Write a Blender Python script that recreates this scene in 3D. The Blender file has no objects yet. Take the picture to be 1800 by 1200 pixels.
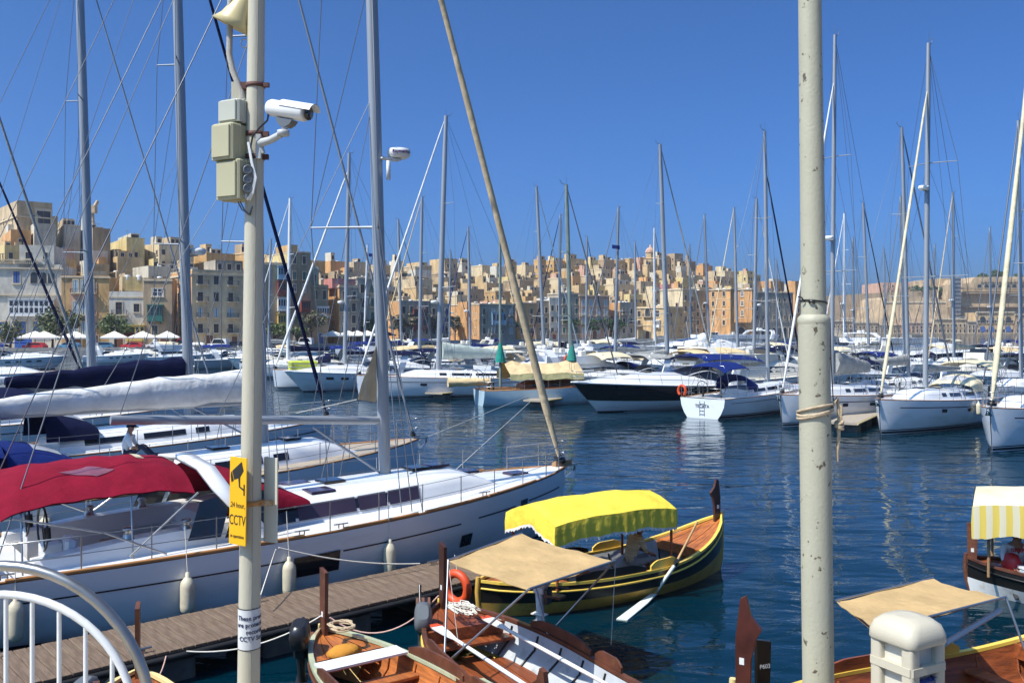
import bpy, math, random
from mathutils import Vector, Matrix
R = math.radians
rnd = random.Random(7)
SC = bpy.context.scene
COL = SC.collection
# ---------------------------------------------------------------- camera, sky, sun, exposure
F, HZ, CH = 1620.0, 577.0, 5.2            # focal length in photo pixels, horizon row, eye height above the water
cd = bpy.data.cameras.new('camera'); cam = bpy.data.objects.new('camera', cd); COL.objects.link(cam)
cam.location = (0, 0, CH); cam.rotation_euler = (R(90), 0, 0)
cd.sensor_width = 36; cd.lens = F/1800*36; cd.shift_y = -(600-HZ)/1800; cd.clip_end = 4000; cd.clip_start = .1
SC.camera = cam
SUN_AZ = (-.84, -.54); SUN_EL = 54
w = bpy.data.worlds.new('World'); SC.world = w; w.use_nodes = True
nt = w.node_tree; bg = nt.nodes['Background']
sky = nt.nodes.new('ShaderNodeTexSky'); sky.sky_type = 'NISHITA'; sky.sun_disc = False
sky.sun_elevation = R(SUN_EL); sky.sun_rotation = math.atan2(SUN_AZ[0], SUN_AZ[1])
sky.altitude = 0; sky.air_density = .5; sky.dust_density = 3.2; sky.ozone_density = 6.0
tn = nt.nodes.new('ShaderNodeMixRGB'); tn.blend_type = 'MULTIPLY'; tn.inputs[0].default_value = 1; tn.inputs[2].default_value = (.47, .88, 1.28, 1)     # the deep Mediterranean blue of the photograph
nt.links.new(sky.outputs[0], tn.inputs[1]); nt.links.new(tn.outputs[0], bg.inputs[0]); bg.inputs[1].default_value = .132
sl = bpy.data.lights.new('sun', 'SUN'); so = bpy.data.objects.new('sun', sl); COL.objects.link(so)
sl.energy = 5.0; sl.angle = R(.53); sl.color = (1, .94, .83)
e = R(SUN_EL); n_ = math.hypot(*SUN_AZ)
sd = Vector((SUN_AZ[0]/n_*math.cos(e), SUN_AZ[1]/n_*math.cos(e), math.sin(e)))
so.rotation_euler = sd.to_track_quat('Z', 'Y').to_euler(); so.location = (0, 0, 80)
SC.view_settings.view_transform = 'Standard'; SC.view_settings.look = 'None'
SC.view_settings.exposure = .30; SC.view_settings.gamma = 1
SC.cycles.max_bounces = 6; SC.cycles.diffuse_bounces = 3; SC.cycles.glossy_bounces = 4; SC.cycles.transmission_bounces = 4
SC.cycles.volume_bounces = 1; SC.cycles.sample_clamp_indirect = 6
# ---------------------------------------------------------------- helpers
def G(x, y, z):                            # point of height z under photo pixel x, y
    d = (CH-z)*F/(y-HZ); return Vector(((x-900)/F*d, d, z))
def P(x, y, d):                            # point at distance d under photo pixel
    return Vector(((x-900)/F*d, d, CH+(HZ-y)/F*d))
def lerp(a, b, t): return a+(b-a)*t
def interp(tab, x):
    if x <= tab[0][0]: return tab[0][1]
    for (a, b), (c, d) in zip(tab, tab[1:]):
        if x <= c: return b+(d-b)*(x-a)/(c-a)
    return tab[-1][1]
MATS = {}
def M(name, col, rough=.5, metal=0., var=.12, scale=2., bump=0., bscale=30., coat=0., stretch=None, spec=.5, dirt=None, dscale=1., dlo=.55, dhi=.75, alpha=1., trans=0.):
    """procedural material: colour varied by noise, optional second stain colour, optional bump"""
    if name in MATS: return MATS[name]
    m = bpy.data.materials.new(name); m.use_nodes = True; t = m.node_tree; N = t.nodes; Lk = t.links
    b = N['Principled BSDF']; b.inputs['Roughness'].default_value = rough; b.inputs['Metallic'].default_value = metal
    b.inputs['Specular IOR Level'].default_value = spec; b.inputs['Coat Weight'].default_value = coat; b.inputs['Coat Roughness'].default_value = .12
    b.inputs['Transmission Weight'].default_value = trans
    tc = N.new('ShaderNodeTexCoord'); mp = N.new('ShaderNodeMapping'); Lk.new(tc.outputs['Object'], mp.inputs[0])
    if stretch: mp.inputs['Scale'].default_value = stretch
    nz = N.new('ShaderNodeTexNoise'); nz.inputs['Scale'].default_value = scale; nz.inputs['Detail'].default_value = 5; nz.inputs['Roughness'].default_value = .6
    Lk.new(mp.outputs[0], nz.inputs['Vector'])
    cr = N.new('ShaderNodeValToRGB'); cr.color_ramp.elements[0].position = .3; cr.color_ramp.elements[1].position = .72
    cr.color_ramp.elements[0].color = tuple(max(0, c*(1-var)) for c in col)+(1,)
    cr.color_ramp.elements[1].color = tuple(min(1, c*(1+var)) for c in col)+(1,)
    Lk.new(nz.outputs['Fac'], cr.inputs[0]); out = cr.outputs[0]
    if dirt:
        n2 = N.new('ShaderNodeTexNoise'); n2.inputs['Scale'].default_value = dscale; n2.inputs['Detail'].default_value = 6; n2.inputs['Roughness'].default_value = .65
        Lk.new(mp.outputs[0], n2.inputs['Vector'])
        c2 = N.new('ShaderNodeValToRGB'); c2.color_ramp.elements[0].position = dlo; c2.color_ramp.elements[1].position = dhi
        mx = N.new('ShaderNodeMixRGB'); mx.inputs[2].default_value = tuple(dirt)+(1,)
        Lk.new(n2.outputs['Fac'], c2.inputs[0]); Lk.new(c2.outputs[0], mx.inputs[0]); Lk.new(out, mx.inputs[1]); out = mx.outputs[0]
    Lk.new(out, b.inputs['Base Color'])
    if bump:
        n3 = N.new('ShaderNodeTexNoise'); n3.inputs['Scale'].default_value = bscale; n3.inputs['Detail'].default_value = 4
        Lk.new(mp.outputs[0], n3.inputs['Vector'])
        bp = N.new('ShaderNodeBump'); bp.inputs['Strength'].default_value = min(1, bump); bp.inputs['Distance'].default_value = .02*max(1, bump)
        Lk.new(n3.outputs['Fac'], bp.inputs['Height']); Lk.new(bp.outputs[0], b.inputs['Normal'])
    MATS[name] = m; return m

class MB:
    """collects shapes and links them as one mesh object"""
    def __init__(s): s.v = []; s.f = []; s.m = []; s.s = []
    def add(s, vs, fs, m=0, smooth=False):
        o = len(s.v); s.v += [tuple(v) for v in vs]
        for f in fs: s.f.append(tuple(i+o for i in f)); s.m.append(m); s.s.append(smooth)
        return s
    def box(s, c, d, m=0, rz=0, ry=0, rx=0):
        x, y, z = (k/2 for k in d)
        vs = [Vector((a, b, q)) for q in (-z, z) for b in (-y, y) for a in (-x, x)]
        if rz or ry or rx:
            mt = Matrix.Rotation(rz, 3, 'Z') @ Matrix.Rotation(ry, 3, 'Y') @ Matrix.Rotation(rx, 3, 'X'); vs = [mt @ v for v in vs]
        c = Vector(c)
        return s.add([v+c for v in vs], [(0,2,3,1),(4,5,7,6),(0,1,5,4),(2,6,7,3),(0,4,6,2),(1,3,7,5)], m)
    def bbox(s, c, d, b=.02, m=0, rz=0):
        """box with chamfered vertical and top edges"""
        x, y, z = (k/2 for k in d); rings = []
        for zz, k in ((-z, 0), (z-b, 0), (z, b)):
            rings.append([(sx*(x-k-(b if i else 0)), sy*(y-k-(0 if i else b)), zz) for sx, sy, i in ((1,-1,0),(1,1,0),(1,1,1),(-1,1,1),(-1,1,0),(-1,-1,0),(-1,-1,1),(1,-1,1))])
        mt = Matrix.Rotation(rz, 3, 'Z'); c = Vector(c)
        return s.loft([[mt @ Vector(p)+c for p in r] for r in rings], m, True, True, True, False)
    def loft(s, rings, m=0, closed=True, cap0=False, cap1=False, smooth=True):
        n = len(rings[0]); vs = [p for r in rings for p in r]; fs = []
        for i in range(len(rings)-1):
            for j in range(n if closed else n-1):
                k = (j+1) % n; fs.append((i*n+j, i*n+k, (i+1)*n+k, (i+1)*n+j))
        s.add(vs, fs, m, smooth)
        if cap0: s.add(rings[0], [tuple(range(n-1, -1, -1))], m)
        if cap1: s.add(rings[-1], [tuple(range(n))], m)
        return s
    def tube(s, pts, r, n=6, m=0, closed=False, smooth=True, cap=True, flat=1.):
        pts = [Vector(p) for p in pts]; k = len(pts)
        rr = r if isinstance(r, (list, tuple)) else [r]*k
        rings = []; up = None
        for i, p in enumerate(pts):
            if closed: t = pts[(i+1) % k]-pts[i-1]
            else: t = pts[min(i+1, k-1)]-pts[max(i-1, 0)]
            if t.length < 1e-9: t = Vector((0, 0, 1))
            t.normalize()
            if up is None:
                up = Vector((0, 0, 1)) if abs(t.z) < .9 else Vector((1, 0, 0))
            a = t.cross(up)
            if a.length < 1e-6: a = t.cross(Vector((0, 1, 0)))
            a.normalize(); b = a.cross(t).normalized(); up = b
            rings.append([p+(a*math.cos(q)*flat+b*math.sin(q))*rr[i] for q in (2*math.pi*j/n for j in range(n))])
        if closed: rings.append(rings[0])
        return s.loft(rings, m, True, cap and not closed, cap and not closed, smooth)
    def lathe(s, prof, c=(0,0,0), n=12, m=0, smooth=True, axis=None, sx=1., sy=1.):
        c = Vector(c); rings = []
        q = axis.to_track_quat('Z', 'Y').to_matrix() if axis is not None else None
        for r, z in prof:
            ring = [Vector((r*math.cos(a)*sx, r*math.sin(a)*sy, z)) for a in (2*math.pi*j/n for j in range(n))]
            rings.append([(q @ p if q else p)+c for p in ring])
        return s.loft(rings, m, True, prof[0][0] > 1e-4, prof[-1][0] > 1e-4, smooth)
    def sheet(s, grid, m=0, smooth=True, thick=0.):
        n = len(grid[0]); s.loft(grid, m, False, smooth=smooth)
        if thick: s.loft([[Vector(p)-Vector((0, 0, thick)) for p in reversed(r)] for r in grid], m, False, smooth=smooth)
        return s
    def prism(s, poly, a, b, m=0, smooth=False):
        """poly: 3d points list, extruded from +a to +b (vectors)"""
        A = [Vector(p)+Vector(a) for p in poly]; B = [Vector(p)+Vector(b) for p in poly]
        return s.loft([A, B], m, True, True, True, smooth)
    def build(s, name, mats, parent=None, loc=None, rz=None):
        me = bpy.data.meshes.new(name); me.from_pydata(s.v, [], s.f)
        for q in (mats if isinstance(mats, (list, tuple)) else [mats]): me.materials.append(q)
        me.polygons.foreach_set('material_index', s.m); me.polygons.foreach_set('use_smooth', s.s)
        me.update(); return obj(name, me, parent, loc, rz)
def obj(name, me, parent=None, loc=None, rz=None):
    o = bpy.data.objects.new(name, me); COL.objects.link(o)
    if parent is not None: o.parent = parent
    if loc is not None: o.location = loc
    if rz is not None: o.rotation_euler = (0, 0, rz)
    return o
def tag(o, label=None, cat=None, group=None, kind=None):
    if label: o['label'] = label
    if cat: o['category'] = cat
    if group: o['group'] = group
    if kind: o['kind'] = kind
    return o
def thing(name, label, cat, loc=(0,0,0), rz=0, group=None):
    o = bpy.data.objects.new(name, None); COL.objects.link(o); o.location = loc; o.rotation_euler = (0, 0, rz); o.empty_display_size = .3
    return tag(o, label, cat, group)
def text_mesh(s, size, align='LEFT', depth=0., bold=0.):
    c = bpy.data.curves.new('lettering', 'FONT'); c.body = s; c.size = size; c.align_x = align; c.extrude = depth; c.offset = bold
    o = bpy.data.objects.new('lettering', c); COL.objects.link(o)
    me = bpy.data.meshes.new_from_object(o.evaluated_get(bpy.context.evaluated_depsgraph_get()))
    bpy.data.objects.remove(o); bpy.data.curves.remove(c); return me
def text(name, s, size, mat, parent, mtx, align='LEFT', depth=.001, bend=None, bold=0.):
    me = text_mesh(s, size, align, depth, bold); me.materials.clear(); me.materials.append(mat)
    if bend:                                # wrap round a vertical cylinder of radius bend, angle from local -y
        for v in me.vertices:
            a = v.co.x/bend; r = bend+v.co.z; v.co = Vector((math.sin(a)*r, -math.cos(a)*r, v.co.y))
    o = obj(name, me, parent); o.matrix_local = mtx; return o
FACE_CAM = Matrix.Rotation(R(90), 4, 'X')  # text in xy plane -> upright, facing -y
# ---------------------------------------------------------------- materials
WHITE = M('gelcoat_white', (.80,.80,.79), .22, var=.03, scale=1.2, coat=.3)
CREAM = M('gelcoat_cream', (.74,.70,.60), .28, var=.05, scale=1.2, coat=.2)
HULLW = M('hull_white', (.68,.71,.74), .22, var=.05, scale=.6, coat=.3, dirt=(.55,.56,.54), dscale=.9, dlo=.5, dhi=.8, stretch=(.5,1,2.5))
NAVYH = M('hull_navy', (.012,.02,.06), .15, var=.2, coat=.5)
BLACKH = M('hull_black', (.008,.008,.012), .12, var=.2, coat=.5)
GREYH = M('hull_grey', (.30,.33,.36), .25, var=.06, coat=.3)
STRIPE = M('stripe_dark', (.01,.012,.02), .3, var=.1)
ALU = M('mast_aluminium', (.34,.36,.38), .42, .3, var=.08, scale=1., bump=.05, stretch=(1,1,.1))
ALUD = M('mast_grey', (.28,.31,.34), .45, .2, var=.12, stretch=(1,1,.1))
ALUW = M('mast_white', (.72,.73,.72), .4, 0, var=.06)
STEEL = M('stainless_steel', (.50,.49,.47), .28, .9, var=.12)
WIRE = M('rigging_wire', (.16,.17,.19), .4, .4, var=.1)
ROPEW = M('rope_white', (.66,.62,.54), .8, var=.15, scale=40, bump=.3, bscale=120)
ROPEP = M('rope_pink', (.55,.34,.28), .8, var=.2, scale=40)
ROPEB = M('rope_tan', (.52,.40,.26), .85, var=.22, scale=30, bump=.6, bscale=160)
GLASS = M('dark_glass', (.012,.014,.02), .06, var=.2, coat=.4)
GLASSP = M('tinted_glass', (.05,.035,.06), .08, var=.25, scale=.8)
PANE = M('window_pane', (.035,.04,.05), .18, var=.5, scale=.7)
CLEARP = M('clear_vinyl', (.45,.45,.46), .12, var=.3, scale=3, bump=.5, bscale=9)
TEAK = M('teak', (.33,.19,.09), .6, var=.2, scale=6, stretch=(.4,6,6))
TEAKR = M('teak_rail', (.42,.19,.06), .45, var=.25, scale=4, stretch=(.4,4,4))
TEAKG = M('teak_grey', (.36,.30,.23), .7, var=.15, scale=8, stretch=(.3,8,8))
PLANK = M('pontoon_plank', (.15,.10,.066), .8, var=.35, scale=5, stretch=(6,.7,3), bump=.4, bscale=18, dirt=(.22,.165,.12), dscale=2.5)
RUBBER = M('black_rubber', (.015,.015,.016), .55, var=.3)
BLACKP = M('black_plastic', (.018,.018,.02), .28, var=.2)
GREYP = M('grey_plastic', (.12,.13,.14), .35, var=.15)
CONC = M('concrete', (.33,.31,.28), .85, var=.2, scale=.8, bump=.3, bscale=8, dirt=(.16,.15,.13), dscale=.7)
CONCD = M('wet_concrete', (.10,.105,.10), .7, var=.35, scale=2, dirt=(.03,.035,.03), dscale=1.5)
def canvas(name, col, var=.16): return M(name, col, .88, var=var, scale=2.2, bump=2., bscale=3.2, spec=.15, dirt=tuple(c*.78 for c in col), dscale=1.3, dlo=.5, dhi=.72)
CV = dict(navy=canvas('canvas_navy', (.004,.007,.036)), blue=canvas('canvas_blue', (.007,.02,.13)), white=canvas('canvas_white', (.70,.69,.66)),
          beige=canvas('canvas_beige', (.56,.44,.28)), tan=canvas('canvas_tan', (.62,.47,.26)), grey=canvas('canvas_grey', (.33,.33,.31)),
          red=canvas('canvas_red', (.21,.005,.022)), yellow=canvas('canvas_yellow', (.82,.62,.07)), green=canvas('canvas_green', (.02,.24,.19)),
          cream=canvas('canvas_cream', (.64,.56,.38)), khaki=canvas('canvas_khaki', (.50,.45,.22)), lime=canvas('canvas_lime', (.50,.55,.06)), paleg=canvas('canvas_pale_green', (.46,.52,.47)),
          black=canvas('canvas_black', (.012,.012,.014)))
FENDER = M('fender_vinyl', (.58,.52,.38), .5, var=.12, scale=5, dirt=(.45,.38,.26), dscale=3)
VARN = M('varnished_wood', (.27,.07,.02), .45, var=.45, scale=3, stretch=(.35,5,5), coat=.2, bump=.3, bscale=12, dirt=(.09,.03,.015), dscale=1.6, dlo=.48, dhi=.75)
VARNO = M('varnished_orange', (.42,.13,.03), .45, var=.4, scale=3, stretch=(.35,5,5), coat=.2, bump=.3, bscale=12, dirt=(.17,.05,.02), dscale=1.6, dlo=.48, dhi=.75)
DARKW = M('dark_wood', (.055,.02,.012), .45, var=.4, scale=3, stretch=(1,1,.3), coat=.2)
BROWNW = M('brown_wood', (.11,.038,.02), .5, var=.45, scale=3, coat=.15, bump=.3, bscale=15, dirt=(.22,.09,.04), dscale=2.5, dlo=.55, dhi=.75)
YELP = M('yellow_paint', (.80,.54,.09), .4, var=.12, scale=2, dirt=(.5,.36,.12), dscale=3)
CREAMP = M('cream_paint', (.74,.58,.26), .45, var=.12, scale=2, dirt=(.45,.36,.2), dscale=3)
PALEBLUE = M('pale_interior_paint', (.42,.45,.47), .55, var=.15, scale=2.5, dirt=(.2,.2,.2), dscale=3)
BLACKPT = M('black_paint', (.01,.009,.008), .35, var=.3)
WHITEPT = M('white_paint', (.72,.72,.70), .4, var=.06, dirt=(.50,.45,.37), dscale=4)
ORANGE = M('orange_buoy', (.62,.07,.015), .5, var=.15)
REDP = M('red_paint', (.55,.02,.02), .4, var=.15)
BLUEP = M('blue_paint', (.02,.09,.38), .45, var=.15)
BONE = M('skin_tan', (.30,.15,.09), .55, var=.1)
# ================================================================ SETTING: water, quay, hillside
def water_mat():
    m = bpy.data.materials.new('sea_water'); m.use_nodes = True; t = m.node_tree; N = t.nodes; Lk = t.links
    b = N['Principled BSDF']; b.inputs['Base Color'].default_value = (.0001, .015, .027, 1); b.inputs['Roughness'].default_value = .035
    b.inputs['IOR'].default_value = 1.333; b.inputs['Specular Tint'].default_value = (.48, .94, .97, 1)
    tc = N.new('ShaderNodeTexCoord')
    def nz(scale, sc, det, rot=0):
        mp = N.new('ShaderNodeMapping'); mp.inputs['Scale'].default_value = sc; mp.inputs['Rotation'].default_value = (0, 0, rot); Lk.new(tc.outputs['Object'], mp.inputs[0])
        n = N.new('ShaderNodeTexNoise'); n.inputs['Scale'].default_value = scale; n.inputs['Detail'].default_value = det; n.inputs['Roughness'].default_value = .55
        n.inputs['Distortion'].default_value = .4
        Lk.new(mp.outputs[0], n.inputs['Vector']); return n
    a = nz(.55, (.8, 1.5, 1), 2, .2); c = nz(2.6, (.7, 1.5, 1), 3, -.15); d = nz(.035, (1, 2.2, 1), 3)
    cr = N.new('ShaderNodeMapRange'); cr.inputs[1].default_value = .38; cr.inputs[2].default_value = .66; cr.inputs[3].default_value = .08; cr.inputs[4].default_value = 1.25
    Lk.new(d.outputs['Fac'], cr.inputs[0])
    mu = N.new('ShaderNodeMath'); mu.operation = 'MULTIPLY'; Lk.new(c.outputs['Fac'], mu.inputs[0]); Lk.new(cr.outputs[0], mu.inputs[1])
    b1 = N.new('ShaderNodeBump'); b1.inputs['Strength'].default_value = 1; b1.inputs['Distance'].default_value = .085; Lk.new(a.outputs['Fac'], b1.inputs['Height'])
    b2 = N.new('ShaderNodeBump'); b2.inputs['Strength'].default_value = 1; b2.inputs['Distance'].default_value = .020; Lk.new(mu.outputs[0], b2.inputs['Height'])
    Lk.new(b1.outputs[0], b2.inputs['Normal']); Lk.new(b2.outputs[0], b.inputs['Normal']); return m
WATER = water_mat()
mb = MB(); mb.add([(-880,2,0),(1480,2,0),(1480,1250,0),(-880,1250,0)], [(0,1,2,3)])
tag(mb.build('water', WATER), kind='structure', label='blue rippled harbour water')
# the near quays under the photographer (below the frame)
STONEQ = M('quay_stone', (.42,.36,.27), .85, var=.2, scale=1.5, bump=.4, bscale=6, dirt=(.25,.22,.18), dscale=.8)
mb = MB(); mb.box((0, 1.35, 1.55), (60, 6.5, 3.5)); tag(mb.build('terrace', STONEQ), kind='structure', label='raised stone terrace where the viewer stands')
mb = MB(); mb.box((0, 6.05, .6), (60, 2.9, 3.2)); tag(mb.build('near_quay', STONEQ), kind='structure', label='lower stone quay under the poles')
QZ = 2.2
# ---- the far quay and hill as functions of photo column x and distance s behind the waterfront line
QT = [(-300,178),(0,185),(250,192),(430,203),(560,228),(680,255),(800,295),(960,320),(1130,335),(1280,345),(1400,365),(1520,380)]
SKYT = [(-300,350),(0,362),(90,392),(200,410),(330,448),(480,446),(560,456),(640,462),(760,460),(860,468),(920,464),(1000,460),(1110,450),(1190,450),(1240,466),(1300,482),(1350,492),(1410,505),(1460,540),(1520,572)]
ST = [(-300,48),(0,50),(430,60),(700,85),(960,110),(1200,110),(1410,70),(1520,40)]
def Q(x): return interp(QT, x)
def hillz(x, s):
    S = interp(ST, x); zc = CH+(HZ-interp(SKYT, x))/F*(Q(x)+S)-8.5
    t = max(0, min(1, (s-9)/(S-9))); return 1.2+max(0, zc-1.2)*(t**.85)
def gp(x, s):
    d = Q(x)+s; return Vector(((x-900)/F*d, d, 0))
HILL = M('hill_ground', (.34,.28,.20), .9, var=.3, scale=.08, dirt=(.12,.13,.06), dscale=.05)
mb = MB(); grid = []
xs = list(range(-300, 1521, 20))
for s in (6, 9, 16, 24, 34, 46, 60, 75, 92, 110, 135, 170, 240):
    grid.append([gp(x, s)+Vector((0, 0, hillz(x, s) if s < 150 else hillz(x, s)*.85)) for x in xs])
mb.loft(grid, 0, False); tag(mb.build('hillside', HILL), kind='structure', label='town hill rising behind the waterfront')
PAVE = M('quay_paving', (.40,.36,.30), .85, var=.15, scale=.4, dirt=(.25,.23,.2), dscale=.2)
mb = MB(); q0 = [gp(x, -18)+Vector((0,0,1.2)) for x in xs]; q1 = [gp(x, 9.5)+Vector((0,0,1.205)) for x in xs]
mb.loft([[p-Vector((0,0,3)) for p in q0], q0], 1, False, smooth=False); mb.loft([q0, q1], 0, False, smooth=False)
tag(mb.build('far_quay', [PAVE, CONC]), kind='structure', label='long grey quay below the waterfront houses')
mb = MB()
for a, b in zip(q0, q0[1:]):
    dv = (b-a); nrm = Vector((-dv.y, dv.x, 0)).normalized()
    mb.loft([[a+nrm*.3+Vector((0,0,.0)), a+nrm*.3+Vector((0,0,.45)), a+nrm*.75+Vector((0,0,.45)), a+nrm*.75], [b+nrm*.3, b+nrm*.3+Vector((0,0,.45)), b+nrm*.75+Vector((0,0,.45)), b+nrm*.75]], 0, True, True, True, False)
tag(mb.build('quay_parapet', CONC), 'low grey concrete wall along the edge of the far quay', 'wall')
# ---------------------------------------------------------------- houses
STONES = {}
def stone(name, col, v=.16):
    g_ = sum(col)/3; col = tuple(c*.97 for c in col)
    STONES[name] = M('stone_'+name.replace(' ', '_'), col, .9, var=.24, scale=.5, bump=.8, bscale=1.6, stretch=(1, 1, .45), dirt=tuple(c*.5 for c in col), dscale=.35, dlo=.46, dhi=.72)
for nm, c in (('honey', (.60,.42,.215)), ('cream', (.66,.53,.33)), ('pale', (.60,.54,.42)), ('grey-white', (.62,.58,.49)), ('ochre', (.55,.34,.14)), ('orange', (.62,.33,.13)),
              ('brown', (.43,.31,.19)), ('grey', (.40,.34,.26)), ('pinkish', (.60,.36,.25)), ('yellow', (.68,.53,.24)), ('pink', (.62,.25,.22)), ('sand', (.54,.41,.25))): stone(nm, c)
TRIM = M('stone_trim', (.60,.50,.35), .85, var=.15, scale=.6)
ROOF = M('flat_roof', (.46,.42,.36), .9, var=.2, scale=.4)
WFRAME = M('window_frame_white', (.72,.72,.70), .5, var=.08)
SHUT = dict(blue=M('shutter_blue', (.05,.11,.32), .5), green=M('shutter_green', (.03,.15,.12), .5), pale=M('shutter_pale_blue', (.40,.50,.54), .5), brown=M('shutter_brown', (.13,.05,.03), .5),
            yellow=M('bay_yellow', (.62,.45,.10), .5), white=WFRAME, red=M('bay_red', (.28,.06,.04), .5), sky=M('bay_sky_blue', (.28,.45,.55), .5))
def win_mesh(kind):
    mb = MB(); w = .16
    mb.box((0, -.04, .5+.06), (1+.3, .12, .12), 0); mb.box((0, -.08, -.56), (1.36, .3, .12), 0)
    for sx in (-1, 1): mb.box((sx*.57, -.04, 0), (.14, .12, 1.0), 0)
    if kind == 'plain': mb.box((0, -.015, 0), (1, .03, 1), 1); mb.box((0, -.04, 0), (.07, .03, 1), 2); mb.box((0, -.041, .2), (1, .028, .05), 2)
    elif kind == 'white':
        mb.box((0, -.015, 0), (1, .03, 1), 1)
        for sx in (-.46, 0, .46): mb.box((sx, -.05, 0), (.09, .05, 1), 2)
        for sz in (-.47, .1, .47): mb.box((0, -.051, sz), (1, .045, .06), 2)
    else:
        mb.box((0, -.015, 0), (1, .03, 1), 1)
        for sx in (-1, 1): mb.box((sx*.27, -.045, 0), (.42, .05, .97), 2)
    me = MB.build(mb, 'window', [TRIM, PANE, SHUT.get(kind, WFRAME if kind == 'white' else SHUT['brown'])]); d = me.data; bpy.data.objects.remove(me); return d
WIN = {k: win_mesh(k) for k in ('plain', 'white', 'blue', 'green', 'pale', 'brown')}
def rail_mesh():
    mb = MB(); mb.box((0, -.45, -.05), (1, .9, .16), 0)
    for sx in (-.38, .38): mb.box((sx, -.35, -.25), (.08, .6, .3), 0)
    mb.box((0, -.86, .95), (1, .06, .06), 1)
    for i in range(12): mb.box((-.48+i*.96/11, -.86, .48), (.018, .03, .92), 1)
    for sx in (-.48, .48):
        for k in range(4): mb.box((sx, -.1-.2*k, .48), (.014, .03, .92), 1)
        mb.box((sx, -.45, .95), (.02, .86, .05), 1)
    o = mb.build('balcony', [TRIM, WIRE]); d = o.data; bpy.data.objects.remove(o); return d
BALC = rail_mesh()
def tank_mesh():
    mb = MB(); mb.lathe([(.0,0),(.55,0),(.58,.1),(.58,1.0),(.5,1.15),(.0,1.2)], n=10); o = mb.build('water_tank', WHITEPT); d = o.data; bpy.data.objects.remove(o); return d
TANK = tank_mesh()
def ant_mesh():
    mb = MB(); mb.tube([(0,0,0),(0,0,3.2)], .035, 4)
    for k in range(5): mb.tube([(-.5+.06*k, -.6+.3*k, 3.0), (.5-.06*k, -.6+.3*k, 3.0)], .02, 4)
    mb.tube([(0,-.7,3.0),(0,.7,3.0)], .02, 4); o = mb.build('roof_aerial', WIRE); d = o.data; bpy.data.objects.remove(o); return d
ANT = ant_mesh()
def dish_mesh():
    mb = MB(); mb.lathe([(.0,0),(.25,.04),(.45,.14)], (0,0,.8), 10, axis=Vector((.5,-.7,.5)).normalized()); mb.tube([(0,0,0),(0,0,.8)], .04, 4); o = mb.build('satellite_dish', WHITEPT); d = o.data; bpy.data.objects.remove(o); return d
DISH = dish_mesh()
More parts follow.
